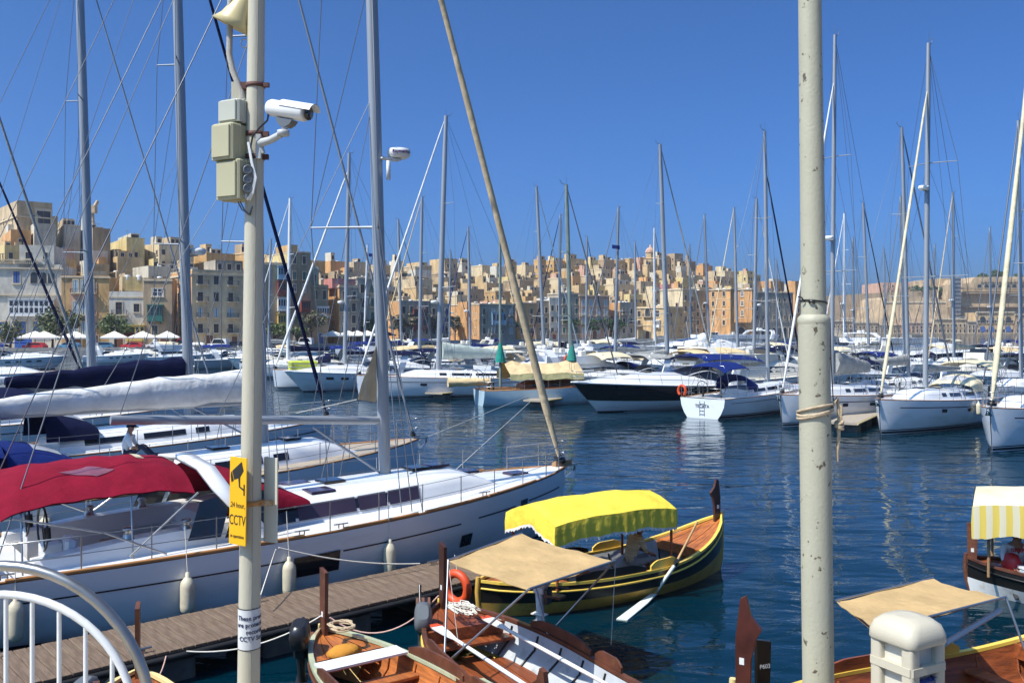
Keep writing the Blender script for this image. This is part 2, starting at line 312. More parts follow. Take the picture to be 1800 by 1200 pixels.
class House:
    """walled block: local x runs along the right-hand face, local y along the left-hand face, both from the nearest corner"""
    def __init__(s, xl, xc, xr, ytop, d, yaw, zb, stn, label, group=None, depth=9., cat='house', name='house', para=.8):
        a = R(yaw); C = Vector(((xc-900)/F*d, d, zb)); u = (math.cos(a), math.sin(a)); v = (-math.sin(a), math.cos(a))
        def ext(k, q):
            den = q[0]-k*q[1]; return (k*C.y-C.x)/den if abs(den) > 1e-6 else 10
        s.lr = max(2.2, min(40, ext((xr-900)/F, u)))
        s.ll = depth if xl >= xc else max(2.5, min(30, ext((xl-900)/F, v)))
        s.vis_left = xl < xc; s.h = CH+(HZ-ytop)/F*d-zb; s.d = d
        s.root = thing(name, label, cat, C, a, group); s.stn = STONES[stn]; s.z0 = zb
        X, Y, H = s.lr, s.ll, s.h; t = .3
        mb = MB(); o = [(0,0),(X,0),(X,Y),(0,Y)]; i = [(t,t),(X-t,t),(X-t,Y-t),(t,Y-t)]
        mb.loft([[(x, y, 0) for x, y in o], [(x, y, H) for x, y in o], [(x, y, H) for x, y in i], [(x, y, H-para) for x, y in i]], 0, True, smooth=False)
        s.wall = mb.build('wall', s.stn, s.root)
        mb = MB(); mb.add([(x, y, H-para+.002) for x, y in i], [(0,1,2,3)]); mb.build('roof', ROOF, s.root)
    def cornice(s, z, proud=.25, th=.3, m=None):
        mb = MB(); X, Y = s.lr, s.ll
        mb.box((X/2, -proud/2, z), (X+2*proud, proud, th)); mb.box((-proud/2, Y/2, z), (proud, Y, th))
        mb.build('cornice', m or TRIM, s.root); return s
    def win(s, x, z, w=1.1, h=1.9, kind='plain', left=False):
        o = obj('window', WIN[kind], s.root)
        if left: o.location = (0, x, z); o.rotation_euler = (0, 0, R(-90))
        else: o.location = (x, 0, z)
        o.scale = (w, 1, h); return o
    def balc(s, x, z, w=2.4, left=False):
        o = obj('balcony', BALC, s.root)
        if left: o.location = (0, x, z); o.rotation_euler = (0, 0, R(-90))
        else: o.location = (x, 0, z)
        o.scale = (w, 1, 1); return o
    def bay(s, x, z, w, h, col, n=4, rows=1, dep=.9, left=False):
        fr = SHUT[col]; mb = MB(); mb.box((0, -dep/2, 0), (w, dep, h)); mb.box((0, -dep/2-.05, h/2+.08), (w+.3, dep+.2, .14)); mb.box((0, -dep/2-.03, -h/2-.06), (w+.2, dep+.12, .14))
        for sx in (-.35, .35): mb.box((sx*w, -.3, -h/2-.4), (.2, .5, .6))
        b = mb.build('bay_window', fr, s.root)
        if left: b.location = (0, x, z); b.rotation_euler = (0, 0, R(-90))
        else: b.location = (x, 0, z)
        pw = w/n; me = None
        for r in range(rows):
            zc = h*.12 if rows == 1 else h*(.26-.42*r)
            for k in range(n):
                if me is None:
                    m2 = MB(); m2.box((0, 0, 0), (pw*.66, .04, h*.5 if rows == 1 else h*.30)); o = m2.build('pane', PANE, b); me = o.data
                else: o = obj('pane', me, b)
                o.location = (-w/2+pw*(k+.5), -dep-.015, zc)
        return b
    def door(s, x, w=1.4, h=2.6, col=None, arch=False, left=False, z=0.):
        mb = MB(); pts = [(-w/2, 0, 0), (w/2, 0, 0), (w/2, 0, h)]
        if arch: pts += [(w/2*math.cos(q), 0, h+w/2*math.sin(q)) for q in (math.pi*k/8 for k in range(1, 8))]
        pts += [(-w/2, 0, h)]
        mb.prism([(p[0]*1.25, p[1], p[2]*1.06) for p in pts], (0, -.10, 0), (0, .02, 0), 0); mb.prism(pts, (0, -.13, 0), (0, -.05, 0), 1)
        o = mb.build('door', [TRIM, col or SHUT['brown']], s.root)
        if left: o.location = (0, x, z); o.rotation_euler = (0, 0, R(-90))
        else: o.location = (x, 0, z)
        return o
    def rows(s, n, cols, kinds=('plain',), w=1.05, h=1.8, z0=2.4, balc=0., left=False, skip=0., pitch=None, xs=None):
        Lf = s.ll if left else s.lr; pitch = pitch or (s.h-z0-.6)/n
        for r in range(n):
            for c in range(cols):
                if rnd.random() < skip: continue
                x = (xs[c]*Lf if xs else Lf*(c+.5)/cols); z = z0+pitch*(r+.1)+h/2-.4
                if left: x = Lf-x if False else x
                s.win(x, z, w, h, kinds[(r*cols+c) % len(kinds)] if len(kinds) > 1 else kinds[0], left)
                if balc and rnd.random() < balc: s.balc(x, z-h/2-.1, 2.3, left)
        return s
    def setback(s, x0, x1, y0, y1, h, stn=None, wins=2):
        mb = MB(); X0, X1, Y0, Y1 = s.lr*x0, s.lr*x1, s.ll*y0, s.ll*y1
        mb.box(((X0+X1)/2, (Y0+Y1)/2, s.h-.9+h/2), (X1-X0, Y1-Y0, h)); b = mb.build('upper_storey', STONES[stn] if stn else s.stn, s.root)
        for k in range(wins):
            o = obj('window', WIN['plain'], b); o.location = (lerp(X0, X1, (k+.5)/wins), Y0, s.h-.9+h*.55); o.scale = (.9, 1, 1.3)
        return b
    def clutter(s, n=2):
        for k in range(n):
            q = rnd.random(); me, nm = ((TANK, 'water_tank') if q < .4 else (ANT, 'roof_aerial') if q < .75 else (DISH, 'satellite_dish'))
            o = obj(nm, me, s.root); o.location = (rnd.uniform(.15, .85)*s.lr, rnd.uniform(.15, .7)*s.ll, s.h-.8); o.rotation_euler = (0, 0, rnd.uniform(0, 6))
        return s
# ---- the waterfront row, left to right (hand placed)
W = 1.2
h = House(-80, -80, 108, 462, 186, 14, W, 'grey-white', 'grey-white villa with balustrade and wide white bay window at far left', cat='house', depth=14)
h.cornice(h.h-.9, .4, .25).cornice(h.h*.63, .35, .25)
Lr = h.lr; px = Lr/188.
def fx(x): return (x+80)*px
def fz(y, hh): return CH+(HZ-y)/F*hh.d-hh.z0
h.bay(fx(56), fz(540, h), 8.4, 3.3, 'white', 9, 2)
for x in (34, 68): h.win(fx(x), fz(577, h), 2.2, 2.8, 'blue')
for x in (-40, 5): h.win(fx(x), fz(577, h), 1.6, 2.6, 'blue')
for x in (28, -15, -50): h.win(fx(x), fz(486, h), 1.2, 2.4, 'blue')
for x in (59, 75, 90): h.door(fx(x), 1.3, 1.6, PANE, True, z=fz(496, h))
h.setback(.60, .93, .0, .8, fz(428, h)-h.h+.9, wins=2)
mb = MB()
for k in range(26): mb.box((fx(-20)+k*.36, -.25, h.h+.35), (.12, .12, .7))
mb.box((fx(-20)+4.6, -.25, h.h+.78), (9.6, .3, .14)); mb.build('balustrade', TRIM, h.root)
h.door(fx(40), 3.2, 2.4, BLUEP); h.clutter(2)
h = House(108, 108, 192, 484, 189, 14, W, 'ochre', 'ochre house with terracotta centre panel and pale blue shutters', depth=12)
mb = MB(); Lr = h.lr
mb.box((Lr*.46, -.06, h.h*.52), (Lr*.56, .12, h.h*.78)); mb.build('panel', STONES['pinkish'], h.root)
for r, y in enumerate((503, 541, 577)):
    for x in (.30, .46, .62): w_ = h.win(Lr*x, fz(y, h), 1.0, 2.5, 'pale'); w_.location.y = -.12
    h.balc(Lr*.46, fz(y+12, h), Lr*.54)
h.cornice(h.h-.3).door(Lr*.3, 2.0, 2.6); h.door(Lr*.65, 2.0, 2.6); h.clutter(2)
h = House(192, 192, 252, 512, 191, 14, W, 'grey-white', 'small white house with one iron balcony between ochre and brown houses', depth=6)
h.win(h.lr*.28, fz(542, h), 1.2, 2.6); h.balc(h.lr*.3, fz(553, h), 3.0); h.win(h.lr*.8, fz(541, h), 1.1, 1.7); h.win(h.lr*.3, fz(578, h), 1.0, 1.6)
h.bay(h.lr*.78, fz(585, h), 3.5, 3.1, 'yellow', 4); h.cornice(h.h-1.2, .12); h.door(h.lr*.3, 1.3, 2.3)
h = House(192, 215, 250, 486, 199, 20, W, 'yellow', 'yellow terrace house rising behind the small white house', depth=8)
h.rows(1, 3, z0=h.h-5, skip=.2); h.clutter(2)
h = House(252, 252, 302, 488, 192, 14, W, 'brown', 'brown stone house with a dark green wooden bay window', depth=10)
h.bay(h.lr*.42, fz(550, h), 3.0, 3.2, 'green', 5); h.win(h.lr*.5, fz(514, h), 2.0, 1.6, 'white'); h.win(h.lr*.4, fz(580, h), 1.1, 1.9); h.cornice(h.h-.5, .15); h.door(h.lr*.7, 1.2, 2.3); h.clutter(2)
h = House(300, 338, 436, 473, 196, 36, W, 'cream', 'five-storey corner house with side tinted sunlit orange and rows of stone balconies', depth=12)
h.cornice(h.h-1.1, .3, .35)
mb = MB(); mb.box((-.04, h.ll/2, h.h/2-.1), (.08, h.ll-.02, h.h-.3)); mb.build('sun_tinted_side', STONES['orange'], h.root)  # orange overlay carries the sunlight on the left face as colour
for y in (491, 521, 549, 577):
    for x in (.14, .42, .68): h.win(h.lr*x, fz(y, h), 1.05, 1.9, 'pale' if y == 549 else 'plain')
    for x in (.14, .68): h.balc(h.lr*x+.4, fz(y+8.5, h), 2.5)
    for x in (.25, .6): w_ = h.win(h.ll*x, fz(y, h), 1.0, 1.9, 'plain', True); w_.location.x = -.08
h.door(h.lr*.3, 1.4, 2.5); h.door(h.lr*.75, 1.2, 2.2); h.setback(.45, .95, .1, .6, 3.2, 'grey', 3); h.clutter(3)
h = House(436, 445, 510, 460, 212, 30, W, 'sand', 'sandstone house with a stack of coloured bay windows beside the CCTV pole')
for y, c in ((478, 'sky'), (505, 'red'), (534, 'white'), (563, 'yellow')): h.bay(h.lr*.78, fz(y, h), 2.3, 2.9, c, 4)
for y in (478, 505, 534, 563): h.win(h.lr*.25, fz(y, h), 1., 1.9)
h.cornice(h.h-.5).door(h.lr*.6, 1.4, 2.4).parent; h.clutter(1)
h = House(470, 508, 546, 441, 224, 33, W, 'brown', 'tall narrow tower house with side wall tinted sunlit yellow and slit windows', depth=8)
mb = MB(); mb.box((-.04, h.ll/2, h.h/2-.1), (.08, h.ll-.02, h.h-.3)); mb.build('sun_tinted_side', STONES['yellow'], h.root)  # yellow sheet: sunshine on this flank is put into the colour
for y, k in ((456, 'plain'), (484, 'green'), (506, 'white')):
    for x in (.25, .7): h.win(h.lr*x, fz(y, h), .8, 1.9, k)
h.bay(h.lr*.72, fz(538, h), 2.3, 2.4, 'red', 4); h.door(h.lr*.4, 1.2, 2.2); h.cornice(h.h-.3, .15, .2); h.clutter(1); h.setback(.1, .5, .1, .7, 2.6, 'ochre', 0)
h = House(546, 546, 577, 500, 229, 30, W, 'brown', 'stone house with white bay window, pointed arch and green turret')
mb = MB(); mb.lathe([(1.5,0),(1.5,4.2),(1.7,4.3),(1.2,5.0),(0,5.4)], (h.lr*.25, 1.6, h.h-.5), 8, smooth=False); tr = mb.build('turret', M('turret_plaster', (.42,.44,.33), .85), h.root)
o = obj('window', WIN['plain'], tr); o.location = (h.lr*.25, .15, h.h+1.6); o.scale = (.6, 1, 1.7)
for x in (.3, .78): h.win(h.lr*x, fz(518, h), .8, 2.2)
h.bay(h.lr*.65, fz(549, h), 3.0, 2.8, 'white', 5); h.door(h.lr*.55, 1.5, 2.1, SHUT['blue'], True); h.win(h.lr*.55, fz(566, h), .7, .7); h.cornice(h.h-.4, .15, .2)
h = House(577, 597, 630, 500, 233, 33, W, 'grey', 'grey house with left wall tinted sunlit orange and round stone balconies', depth=8)
mb = MB(); mb.box((-.04, h.ll/2, h.h/2-.1), (.08, h.ll-.02, h.h-.3)); mb.build('sun_tinted_side', STONES['orange'], h.root)  # sun on the left wall and shade on the front put into wall colours
h.rows(4, 2, h=2., balc=.6); h.rows(3, 1, left=True, skip=.3); h.cornice(h.h-.6, .3); h.door(h.lr*.5); h.setback(-.3, .95, .15, .9, 2.5, 'pink', 0)
h = House(628, 628, 682, 486, 240, 30, W, 'pale', 'pale greenish house with tall green doors on its balconies beside the tall mast', depth=10)
h.rows(4, 3, ('plain', 'green', 'plain'), h=2.2, balc=.5); h.cornice(h.h-.4); h.door(h.lr*.3); h.clutter(2)
h = House(683, 703, 757, 528, 262, 34, W, 'grey', 'low grey house with left wall tinted sunlit orange and a red loggia', depth=9)
mb = MB(); mb.box((-.04, h.ll/2, h.h/2-.1), (.08, h.ll-.02, h.h-.3)); mb.build('sun_tinted_side', STONES['orange'], h.root)  # left face coloured orange for sun, front grey for shade
h.rows(3, 4, ('plain', 'green', 'plain', 'plain'), h=2., balc=.3); h.rows(2, 1, left=True); h.bay(h.lr*.62, h.h*.55, 4.2, 5.6, 'red', 3, 2); h.clutter(3); h.door(h.lr*.2)
h = House(755, 757, 791, 533, 275, 32, W, 'grey', 'narrow grey house with dark windows left of the wide corner house')
h.rows(3, 3, h=2., balc=.3); h.clutter(1); h.door(h.lr*.5)
h = House(789, 843, 906, 533, 286, 38, W, 'grey', 'wide corner house with long side wall tinted sunlit orange and glazed grey balconies')
mb = MB(); mb.box((-.04, h.ll/2, h.h/2-.1), (.08, h.ll-.02, h.h-.3)); mb.box((-.6, h.ll*.45, h.h/2+.3), (1.2, h.ll*.3, h.h+.6)); mb.build('sun_tinted_side', STONES['orange'], h.root)  # orange flank is painted sunlight, the grey front painted shade
h.rows(3, 4, ('plain', 'pale'), h=2., balc=.4); h.bay(h.lr*.5, h.h*.6, 5.5, 3.6, 'sky', 4); h.rows(2, 3, ('white',), left=True, xs=(.12, .75, .9)); h.clutter(3); h.cornice(h.h-.3)
h = House(904, 908, 943, 531, 305, 30, W, 'orange', 'orange-pink house with white window surrounds behind the beige furled sail')
h.rows(3, 2, h=1.8); h.clutter(2); h.cornice(h.h-.3)
h = House(943, 943, 966, 528, 312, 28, W, 'brown', 'narrow brown house with recessed dark windows')
h.rows(3, 2, h=1.8, balc=.4); h.door(h.lr*.4)
h = House(966, 966, 986, 523, 314, 28, W, 'grey-white', 'narrow white house with red doors next to the green-shuttered house')
h.rows(3, 2, ('plain', 'brown'), h=1.8, balc=.3); h.clutter(1); h.door(h.lr*.4, col=SHUT['red'])
h = House(986, 986, 1019, 514, 316, 28, W, 'grey', 'grey house with bright green shutters in pairs')
h.rows(4, 3, ('green', 'plain', 'green'), h=2., balc=.4); h.cornice(h.h-.3); h.clutter(3)
h = House(1019, 1019, 1071, 518, 319, 26, W, 'pinkish', 'pinkish stone palazzo with regular blue-grey windows and cornices')
h.rows(4, 4, ('pale',), h=2.1, w=1.1); h.cornice(h.h-.3, .4, .3).cornice(h.h*.52, .2, .2); h.door(h.lr*.5, 1.6, 2.4, arch=True); h.clutter(2)
h = House(1071, 1090, 1116, 531, 326, 34, W, 'grey', 'small grey house with side tinted sunlit orange left of the cream palazzo')
h.rows(3, 2, h=1.8, balc=.4); h.rows(2, 2, left=True, skip=.3); h.clutter(3)
mb = MB(); mb.box((-.04, h.ll/2, h.h*.8), (.08, h.ll-.02, h.h*.36)); mb.build('sun_tinted_side', STONES['orange'], h.root)  # upper flank tinted orange to stand in for sun falling on it
h = House(1113, 1167, 1201, 538, 330, 44, W, 'honey', 'cream palazzo with central arched balcony and arched doorway', depth=16, cat='house', name='palazzo')
for y, k in ((551, 'plain'), (568, 'plain')):
    for x in (.2, .8): h.win(h.ll*x, fz(y, h), 1.5, 2.2, k, True)
h.door(h.ll*.52, 2.2, 2., PANE, True, True, z=fz(556, h)); h.balc(h.ll*.52, fz(556, h), 3.6, True); h.door(h.ll*.52, 1.7, 2.2, None, True, True); h.balc(h.ll*.8, fz(573, h), 3.4, True); h.bay(h.ll*.2, fz(569, h), 2.6, 2.4, 'white', 3, left=True)
h.rows(3, 4, h=1.3, w=.7, skip=.4); h.cornice(h.h-.5, .35, .4).cornice(h.h*.42, .2, .2); h.clutter(2)
h = House(1160, 1200, 1221, 507, 342, 40, W, 'cream', 'tall cream house behind the palazzo with iron balconies on its narrow side')
h.rows(4, 2, h=2., balc=.9); h.rows(2, 2, left=True, z0=h.h-7, skip=.3); h.clutter(3); h.cornice(h.h-.3)
h = House(1221, 1221, 1243, 510, 346, 30, W, 'brown', 'dark narrow house in shade left of the big orange building')
h.rows(5, 2, h=1.7, skip=.2); h.clutter(1)
h = House(1242, 1284, 1288, 507, 340, 40, W, 'orange', 'big orange apartment block with four rows of windows', depth=14, name='apartment_block', cat='building')
for y in (516, 533, 550, 567):
    for x in (.27, .72): h.win(h.ll*x, fz(y, h), 1.1, 1.8, 'brown' if y == 550 else 'plain', True)
mb = MB()
for y in (525, 543, 560): mb.box((-.05, h.ll/2, fz(y, h)), (.1, h.ll, .18))
mb.build('string_course', TRIM, h.root); h.cornice(h.h-.2, .4, .4); h.clutter(2)
h = House(1288, 1322, 1327, 507, 346, 40, W, 'orange', 'orange apartment wing with a large dark arch at street level', depth=14, name='apartment_block', cat='building')
for y in (516, 533, 550): h.win(h.ll*.5, fz(y, h), 1.2, 1.9, 'white', True)
h.door(h.ll*.55, 3.4, 2.8, PANE, True, True); h.cornice(h.h-.2, .4, .4); h.clutter(2)
h = House(1326, 1326, 1394, 512, 350, 24, W, 'grey', 'long grey-green block with a row of tall arched openings', depth=12, name='arcaded_block', cat='building')
h.rows(3, 7, h=1.5, w=.8, z0=7.5, skip=.15)
for k in range(7): h.door(h.lr*(k+.5)/7, 1.5, 3.6, PANE, True)
h.cornice(h.h-.3).cornice(6.6, .2, .2); h.clutter(3)
h = House(1385, 1398, 1432, 494, 372, 30, W, 'orange', 'orange house beyond the arcaded block, half hidden by the right pole')
h.rows(5, 3, h=1.7); h.clutter(1)
h = House(-60, 30, 92, 352, 232, 40, W+14, 'sand', 'big sandstone block topping the skyline at the far left', depth=12)
h.rows(4, 3, h=1.8, skip=.3, z0=3); h.rows(4, 3, h=1.8, left=True, skip=.3, z0=3); h.cornice(h.h-4, .3, .3); h.win(h.lr*.75, h.h-5, 3.2, 5.5)
h = House(131, 163, 194, 400, 236, 42, W+12, 'brown', 'dark square roof block right of the leftmost mast', depth=10)
h.rows(2, 2, h=1.4, skip=.5, z0=3); h.clutter(3)
h = House(45, 60, 98, 392, 228, 34, W+12, 'pale', 'pale cubic roof block below the sandstone block', depth=8)
h.rows(2, 3, h=1.4, skip=.4, z0=4); h.clutter(2)
# ---- hillside tiers
ORD = 'first second third fourth fifth sixth seventh eighth ninth tenth eleventh twelfth thirteenth fourteenth fifteenth sixteenth seventeenth eighteenth nineteenth twentieth'.split()
TENS = ['', '', 'twent', 'thirt', 'fort', 'fift', 'sixt', 'sevent', 'eight', 'ninet']
def ordn(n):
    if n < 20: return ORD[n]
    a, b = divmod(n+1, 10); return TENS[a]+('ieth' if b == 0 else 'y-'+ORD[b-1])
TIERS = [(.20, 'lowest tier'), (.36, 'second tier'), (.52, 'third tier'), (.68, 'fourth tier'), (.84, 'fifth tier'), (.99, 'topmost tier')]
PAL = ['honey', 'cream', 'sand', 'honey', 'ochre', 'pale', 'pale', 'grey-white', 'brown', 'cream', 'sand', 'brown', 'sand', 'cream', 'honey', 'pinkish', 'yellow', 'orange']
for ti, (tf, tn) in enumerate(TIERS):
    x = -110+ti*23; k = 0
    while x < 1405:
        S = interp(ST, x); s_ = tf*S; d = Q(x)+s_
        if x < 560 and ti in (0, 1): x = 560; continue
        wpx = rnd.choice((5.5, 7, 8, 9, 10.5, 12.5))*rnd.uniform(.9, 1.1)*F/d
        if x < 560: wpx *= 1.1
        frac = rnd.uniform(.30, .62); xl = x; xc = x+wpx*frac; xr = x+wpx
        yaw = rnd.uniform(30, 46) if x > 430 else rnd.uniform(32, 44)
        zg = hillz(xc, s_); top = zg+rnd.uniform(4.5, 8.0)
        if ti == 5: top = CH+(HZ-interp(SKYT, xc)-rnd.uniform(-8, 5))/F*d
        top = max(top, zg+4.5)
        yt = HZ-(top-CH)/d*F; c = rnd.choice(PAL)
        if 1150 < xc < 1172 and ti == 2: c = 'pink'
        size = 'narrow' if wpx*d/F < 7.2 else 'broad' if wpx*d/F > 9.5 else 'boxy'
        h = House(xl, xc, xr, yt, d, yaw, zg-3.5, c, f'{size} {c} flat-roofed house, {ordn(k)} from the left in the {tn} of the hill', 'flat-roofed houses on the town hill', depth=8, para=.7)
        hh = h.h-3.5; n = max(1, int(hh/3.1))
        h.rows(n, max(1, int(h.lr/2.3)), ('plain',) if rnd.random() < .75 else (rnd.choice(('green', 'white', 'brown')),), w=rnd.uniform(.8, 1.1), h=1.4, z0=3.9, skip=.22, pitch=3.1)
        h.rows(n, max(1, int(h.ll/2.6)), w=.9, h=1.2, z0=3.9, left=True, skip=.42, pitch=3.1)
        if rnd.random() < .7: h.setback(rnd.uniform(.05, .4), rnd.uniform(.5, .95), rnd.uniform(.05, .3), rnd.uniform(.5, .9), rnd.uniform(1.8, 3.0), rnd.choice(PAL), rnd.randint(1, 2))
        if rnd.random() < .45: h.setback(rnd.uniform(.0, .1), rnd.uniform(.2, .35), rnd.uniform(.1, .3), rnd.uniform(.5, .9), rnd.uniform(2.4, 3.8), rnd.choice(PAL), 1)
        if rnd.random() < .4: mb = MB(); aw, ad, ah = h.lr*rnd.uniform(.3, .6), rnd.uniform(1.5, 3), hh*rnd.uniform(.45, .75); mb.box((h.lr*rnd.uniform(.3, .7), -ad/2, 3.5+ah/2-2), (aw, ad, ah+4)); mb.build('annex', STONES[rnd.choice(PAL)], h.root)
        h.clutter(rnd.randint(1, 4)); k += 1
        if rnd.random() < .45: h.cornice(h.h-.35, .15, .2)
        if rnd.random() < .25: h.balc(h.lr*.5, 4.0+3.1*(n-1), min(3., h.lr*.6))
        x += wpx*rnd.uniform(.86, 1.05)
# a church lantern on the skyline and a tower crane behind the left roofs
d = 440; p = P(1143, 452, d); t = thing('church_dome', 'small domed church lantern on the skyline of the hill', 'church', (p.x, p.y, 0)); zt = p.z
mb = MB(); mb.lathe([(3.2, 20), (3.2, zt-1), (3.5, zt-.8), (2.2, zt-.4), (2.2, zt+2.2)], n=8, smooth=False); mb.build('drum', STONES['honey'], t)
mb = MB(); mb.lathe([(2.4, zt+2.2), (2.2, zt+3.2), (1.5, zt+4.2), (.5, zt+4.8), (.4, zt+5.8), (0, zt+6.1)], n=12); mb.build('dome', STONES['pinkish'], t)
d = 300; t = thing('dock_crane', 'pale dockyard crane with raised jib behind the left rooftops', 'crane', P(160, 470, d)*1)
b0 = t.location.copy(); t.location.z = 10
def cl(x, y): q = P(x, y, d); return q-t.location
mb = MB()
mb.tube([cl(146, 440)-Vector((0,0,14)), cl(148, 410), cl(150, 362)], [1.6, 1.3, .6], 6); mb.build('mast', STONES['pale'], t)
mb = MB(); mb.box(cl(163, 368), (2.2, 2, 2.5)); mb.build('cab', STONES['sand'], t)
mb = MB(); mb.tube([cl(148, 385), cl(163, 370), cl(172, 353)], [.7, .7, .5], 6); mb.tube([cl(163, 374), cl(164, 392)], .5, 5); mb.build('jib', STONES['sand'], t)
# ================================================================ the fortified shore across the harbour (right)
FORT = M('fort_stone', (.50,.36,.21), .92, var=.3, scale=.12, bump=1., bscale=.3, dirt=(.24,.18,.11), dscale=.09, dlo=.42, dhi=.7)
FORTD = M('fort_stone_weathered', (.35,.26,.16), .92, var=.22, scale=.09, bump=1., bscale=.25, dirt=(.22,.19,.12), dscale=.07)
FD = 720.
def fblock(name, label, poly, d, depth, mat, cat='fortification', batter=0.):
    """poly = photo outline of the front face; extruded away from the viewer"""
    pts = [P(x, y, d) for x, y in poly]; o = pts[0].copy(); o.z = 0
    t = thing(name, label, cat, o); mb = MB(); fr = [p-o for p in pts]
    bk = [p-o+Vector((0, depth, 0)) for p in pts]
    zmax = max(p.z for p in fr)
    fr = [p+Vector((0, batter*(p.z-zmax)/max(1, zmax), 0)) for p in fr]
    mb.loft([fr, bk], 0, True, True, True, False); mb.build('wall', mat, t); return t, o
SH = HZ+CH/FD*F   # shoreline row
mb = MB(); a = P(1440, SH, FD-25); b = P(2100, SH, FD-25)
mb.box(((a.x+b.x)/2, FD+300, .1), (b.x-a.x+500, 640, 2.6)); tag(mb.build('far_shore', FORTD), kind='structure', label='rocky shore across the harbour')
def arches(t, o, x0, x1, n, ytop, ybot, d, mat=None):
    wpx = (x1-x0)/n; me = None
    for k in range(n):
        c = P(x0+wpx*(k+.5), ybot, d-.4)-o; w = wpx*.62*d/F; hh = (ybot-ytop)/F*d
        if me is None:
            m2 = MB(); m2.prism([(-w/2,0,0),(w/2,0,0),(w/2,0,hh-w/2)]+[(w/2*math.cos(q),0,hh-w/2+w/2*math.sin(q)) for q in (math.pi*j/8 for j in range(1,8))]+[(-w/2,0,hh-w/2)], (0,-.3,0), (0,.3,0)); q = m2.build('arch_opening', mat or PANE, t); me = q.data
        else: q = obj('arch_opening', me, t)
        q.location = c
def fwins(t, o, x0, x1, n, y, d, w=1.4, hh=2.4, off=.35, kind='plain'):
    for k in range(n):
        q = obj('window', WIN[kind], t); q.location = P(x0+(x1-x0)*(k+.5)/n, y, d-off)-o; q.scale = (w, 2, hh)
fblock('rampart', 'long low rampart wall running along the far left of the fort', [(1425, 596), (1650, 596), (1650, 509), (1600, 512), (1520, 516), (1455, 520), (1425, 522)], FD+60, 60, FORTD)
t, o = fblock('bastion', 'sunlit angular bastion in the middle of the far fort', [(1543, 572), (1668, 572), (1660, 527), (1636, 524), (1600, 519), (1560, 522), (1553, 526)], FD+10, 60, FORT, batter=6)
mb = MB(); a = P(1552, 531, FD+9)-o; b = P(1662, 531, FD+9)-o; mb.box(((a+b)/2), (b.x-a.x, 1.5, 1.2)); mb.build('string_course', TRIM, t)
t, o = fblock('barracks', 'reddish barracks building standing on the far rampart', [(1546, 530), (1600, 530), (1600, 496), (1546, 497)], FD+75, 40, STONES['pinkish'], 'building')
fwins(t, o, 1549, 1598, 6, 503, FD+75); fwins(t, o, 1549, 1598, 6, 512, FD+75)
fblock('rampart', 'upper rampart between the barracks and the grey lift tower', [(1630, 530), (1682, 530), (1682, 488), (1640, 490), (1630, 492)], FD+80, 40, FORT)
t, o = fblock('fort', 'great high fort wall with arcaded gallery at the far right', [(1686, 575), (1960, 575), (1960, 484), (1712, 487), (1706, 497), (1690, 498)], FD+30, 70, FORT, batter=5)
arches(t, o, 1716, 1850, 11, 499.5, 506.5, FD+29); arches(t, o, 1722, 1850, 20, 490.5, 495.5, FD+29, STONES['brown'])
mb = MB()
for y in (508, 516, 540): a = P(1690, y, FD+26)-o; b = P(1960, y-2, FD+26)-o; mb.box((a+b)/2, (b.x-a.x, 3, 1.0))
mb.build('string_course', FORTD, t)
t, o = fblock('lift_tower', 'tall dark grey lift tower standing against the fort wall', [(1677, 575), (1689, 575), (1689, 486), (1677, 486)], FD+18, 6, M('lift_metal', (.16,.17,.19), .6, var=.25, scale=.2), 'tower')
mb = MB()
for k in range(12): a = P(1683, 490+k*7, FD+17.8)-o; mb.box(a, (5.4, .5, .5))
mb.build('girder', STEEL, t)
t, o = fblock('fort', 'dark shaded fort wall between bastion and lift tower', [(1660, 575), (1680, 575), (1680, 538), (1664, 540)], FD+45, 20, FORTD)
WH = [(1462, 1500, 563, 'brown'), (1500, 1545, 566, 'sand'), (1545, 1585, 570, 'brown'), (1585, 1640, 566, 'pinkish'), (1640, 1700, 560, 'sand'), (1700, 1716, 564, 'grey'), (1716, 1784, 548, 'honey'), (1784, 1850, 552, 'brown')]
for i, (x0, x1, y, c) in enumerate(WH):
    nm = ['at the far left of the shore', 'second along the far shore', 'low and dark below the bastion', 'with rows of small windows right of the bastion', 'left of the lift tower foot', 'narrow beside the lift tower foot', 'two-storeyed with tall arched bays under the fort', 'at the right edge of the far shore'][i]
    t, o = fblock('warehouse', f'{c} waterfront warehouse {nm}', [(x0, SH-1), (x1-.5, SH-1), (x1-.5, y), (x0, y+1)], FD-4-i % 2, 18, STONES[c], 'warehouse')
    n = max(2, int((x1-x0)/7)); dd = FD-4-i % 2
    fwins(t, o, x0+1, x1-1, n, SH-7, dd, 1.6, 2.6, .3)
    fwins(t, o, x0+1, x1-1, n, lerp(y, SH, .42), dd, 1.5, 2.2, .3)
    if i == 6: arches(t, o, x0+4, x1-4, 4, 556, 567, dd); arches(t, o, x0+4, x1-4, 4, 573, 583, dd, SHUT['blue'])
    mb = MB(); a = P(x0, y+.6, dd-.3)-o; b = P(x1-.5, y+.6, dd-.3)-o; mb.box((a+b)/2, (b.x-a.x, 1.2, .9)); mb.build('cornice', TRIM, t)
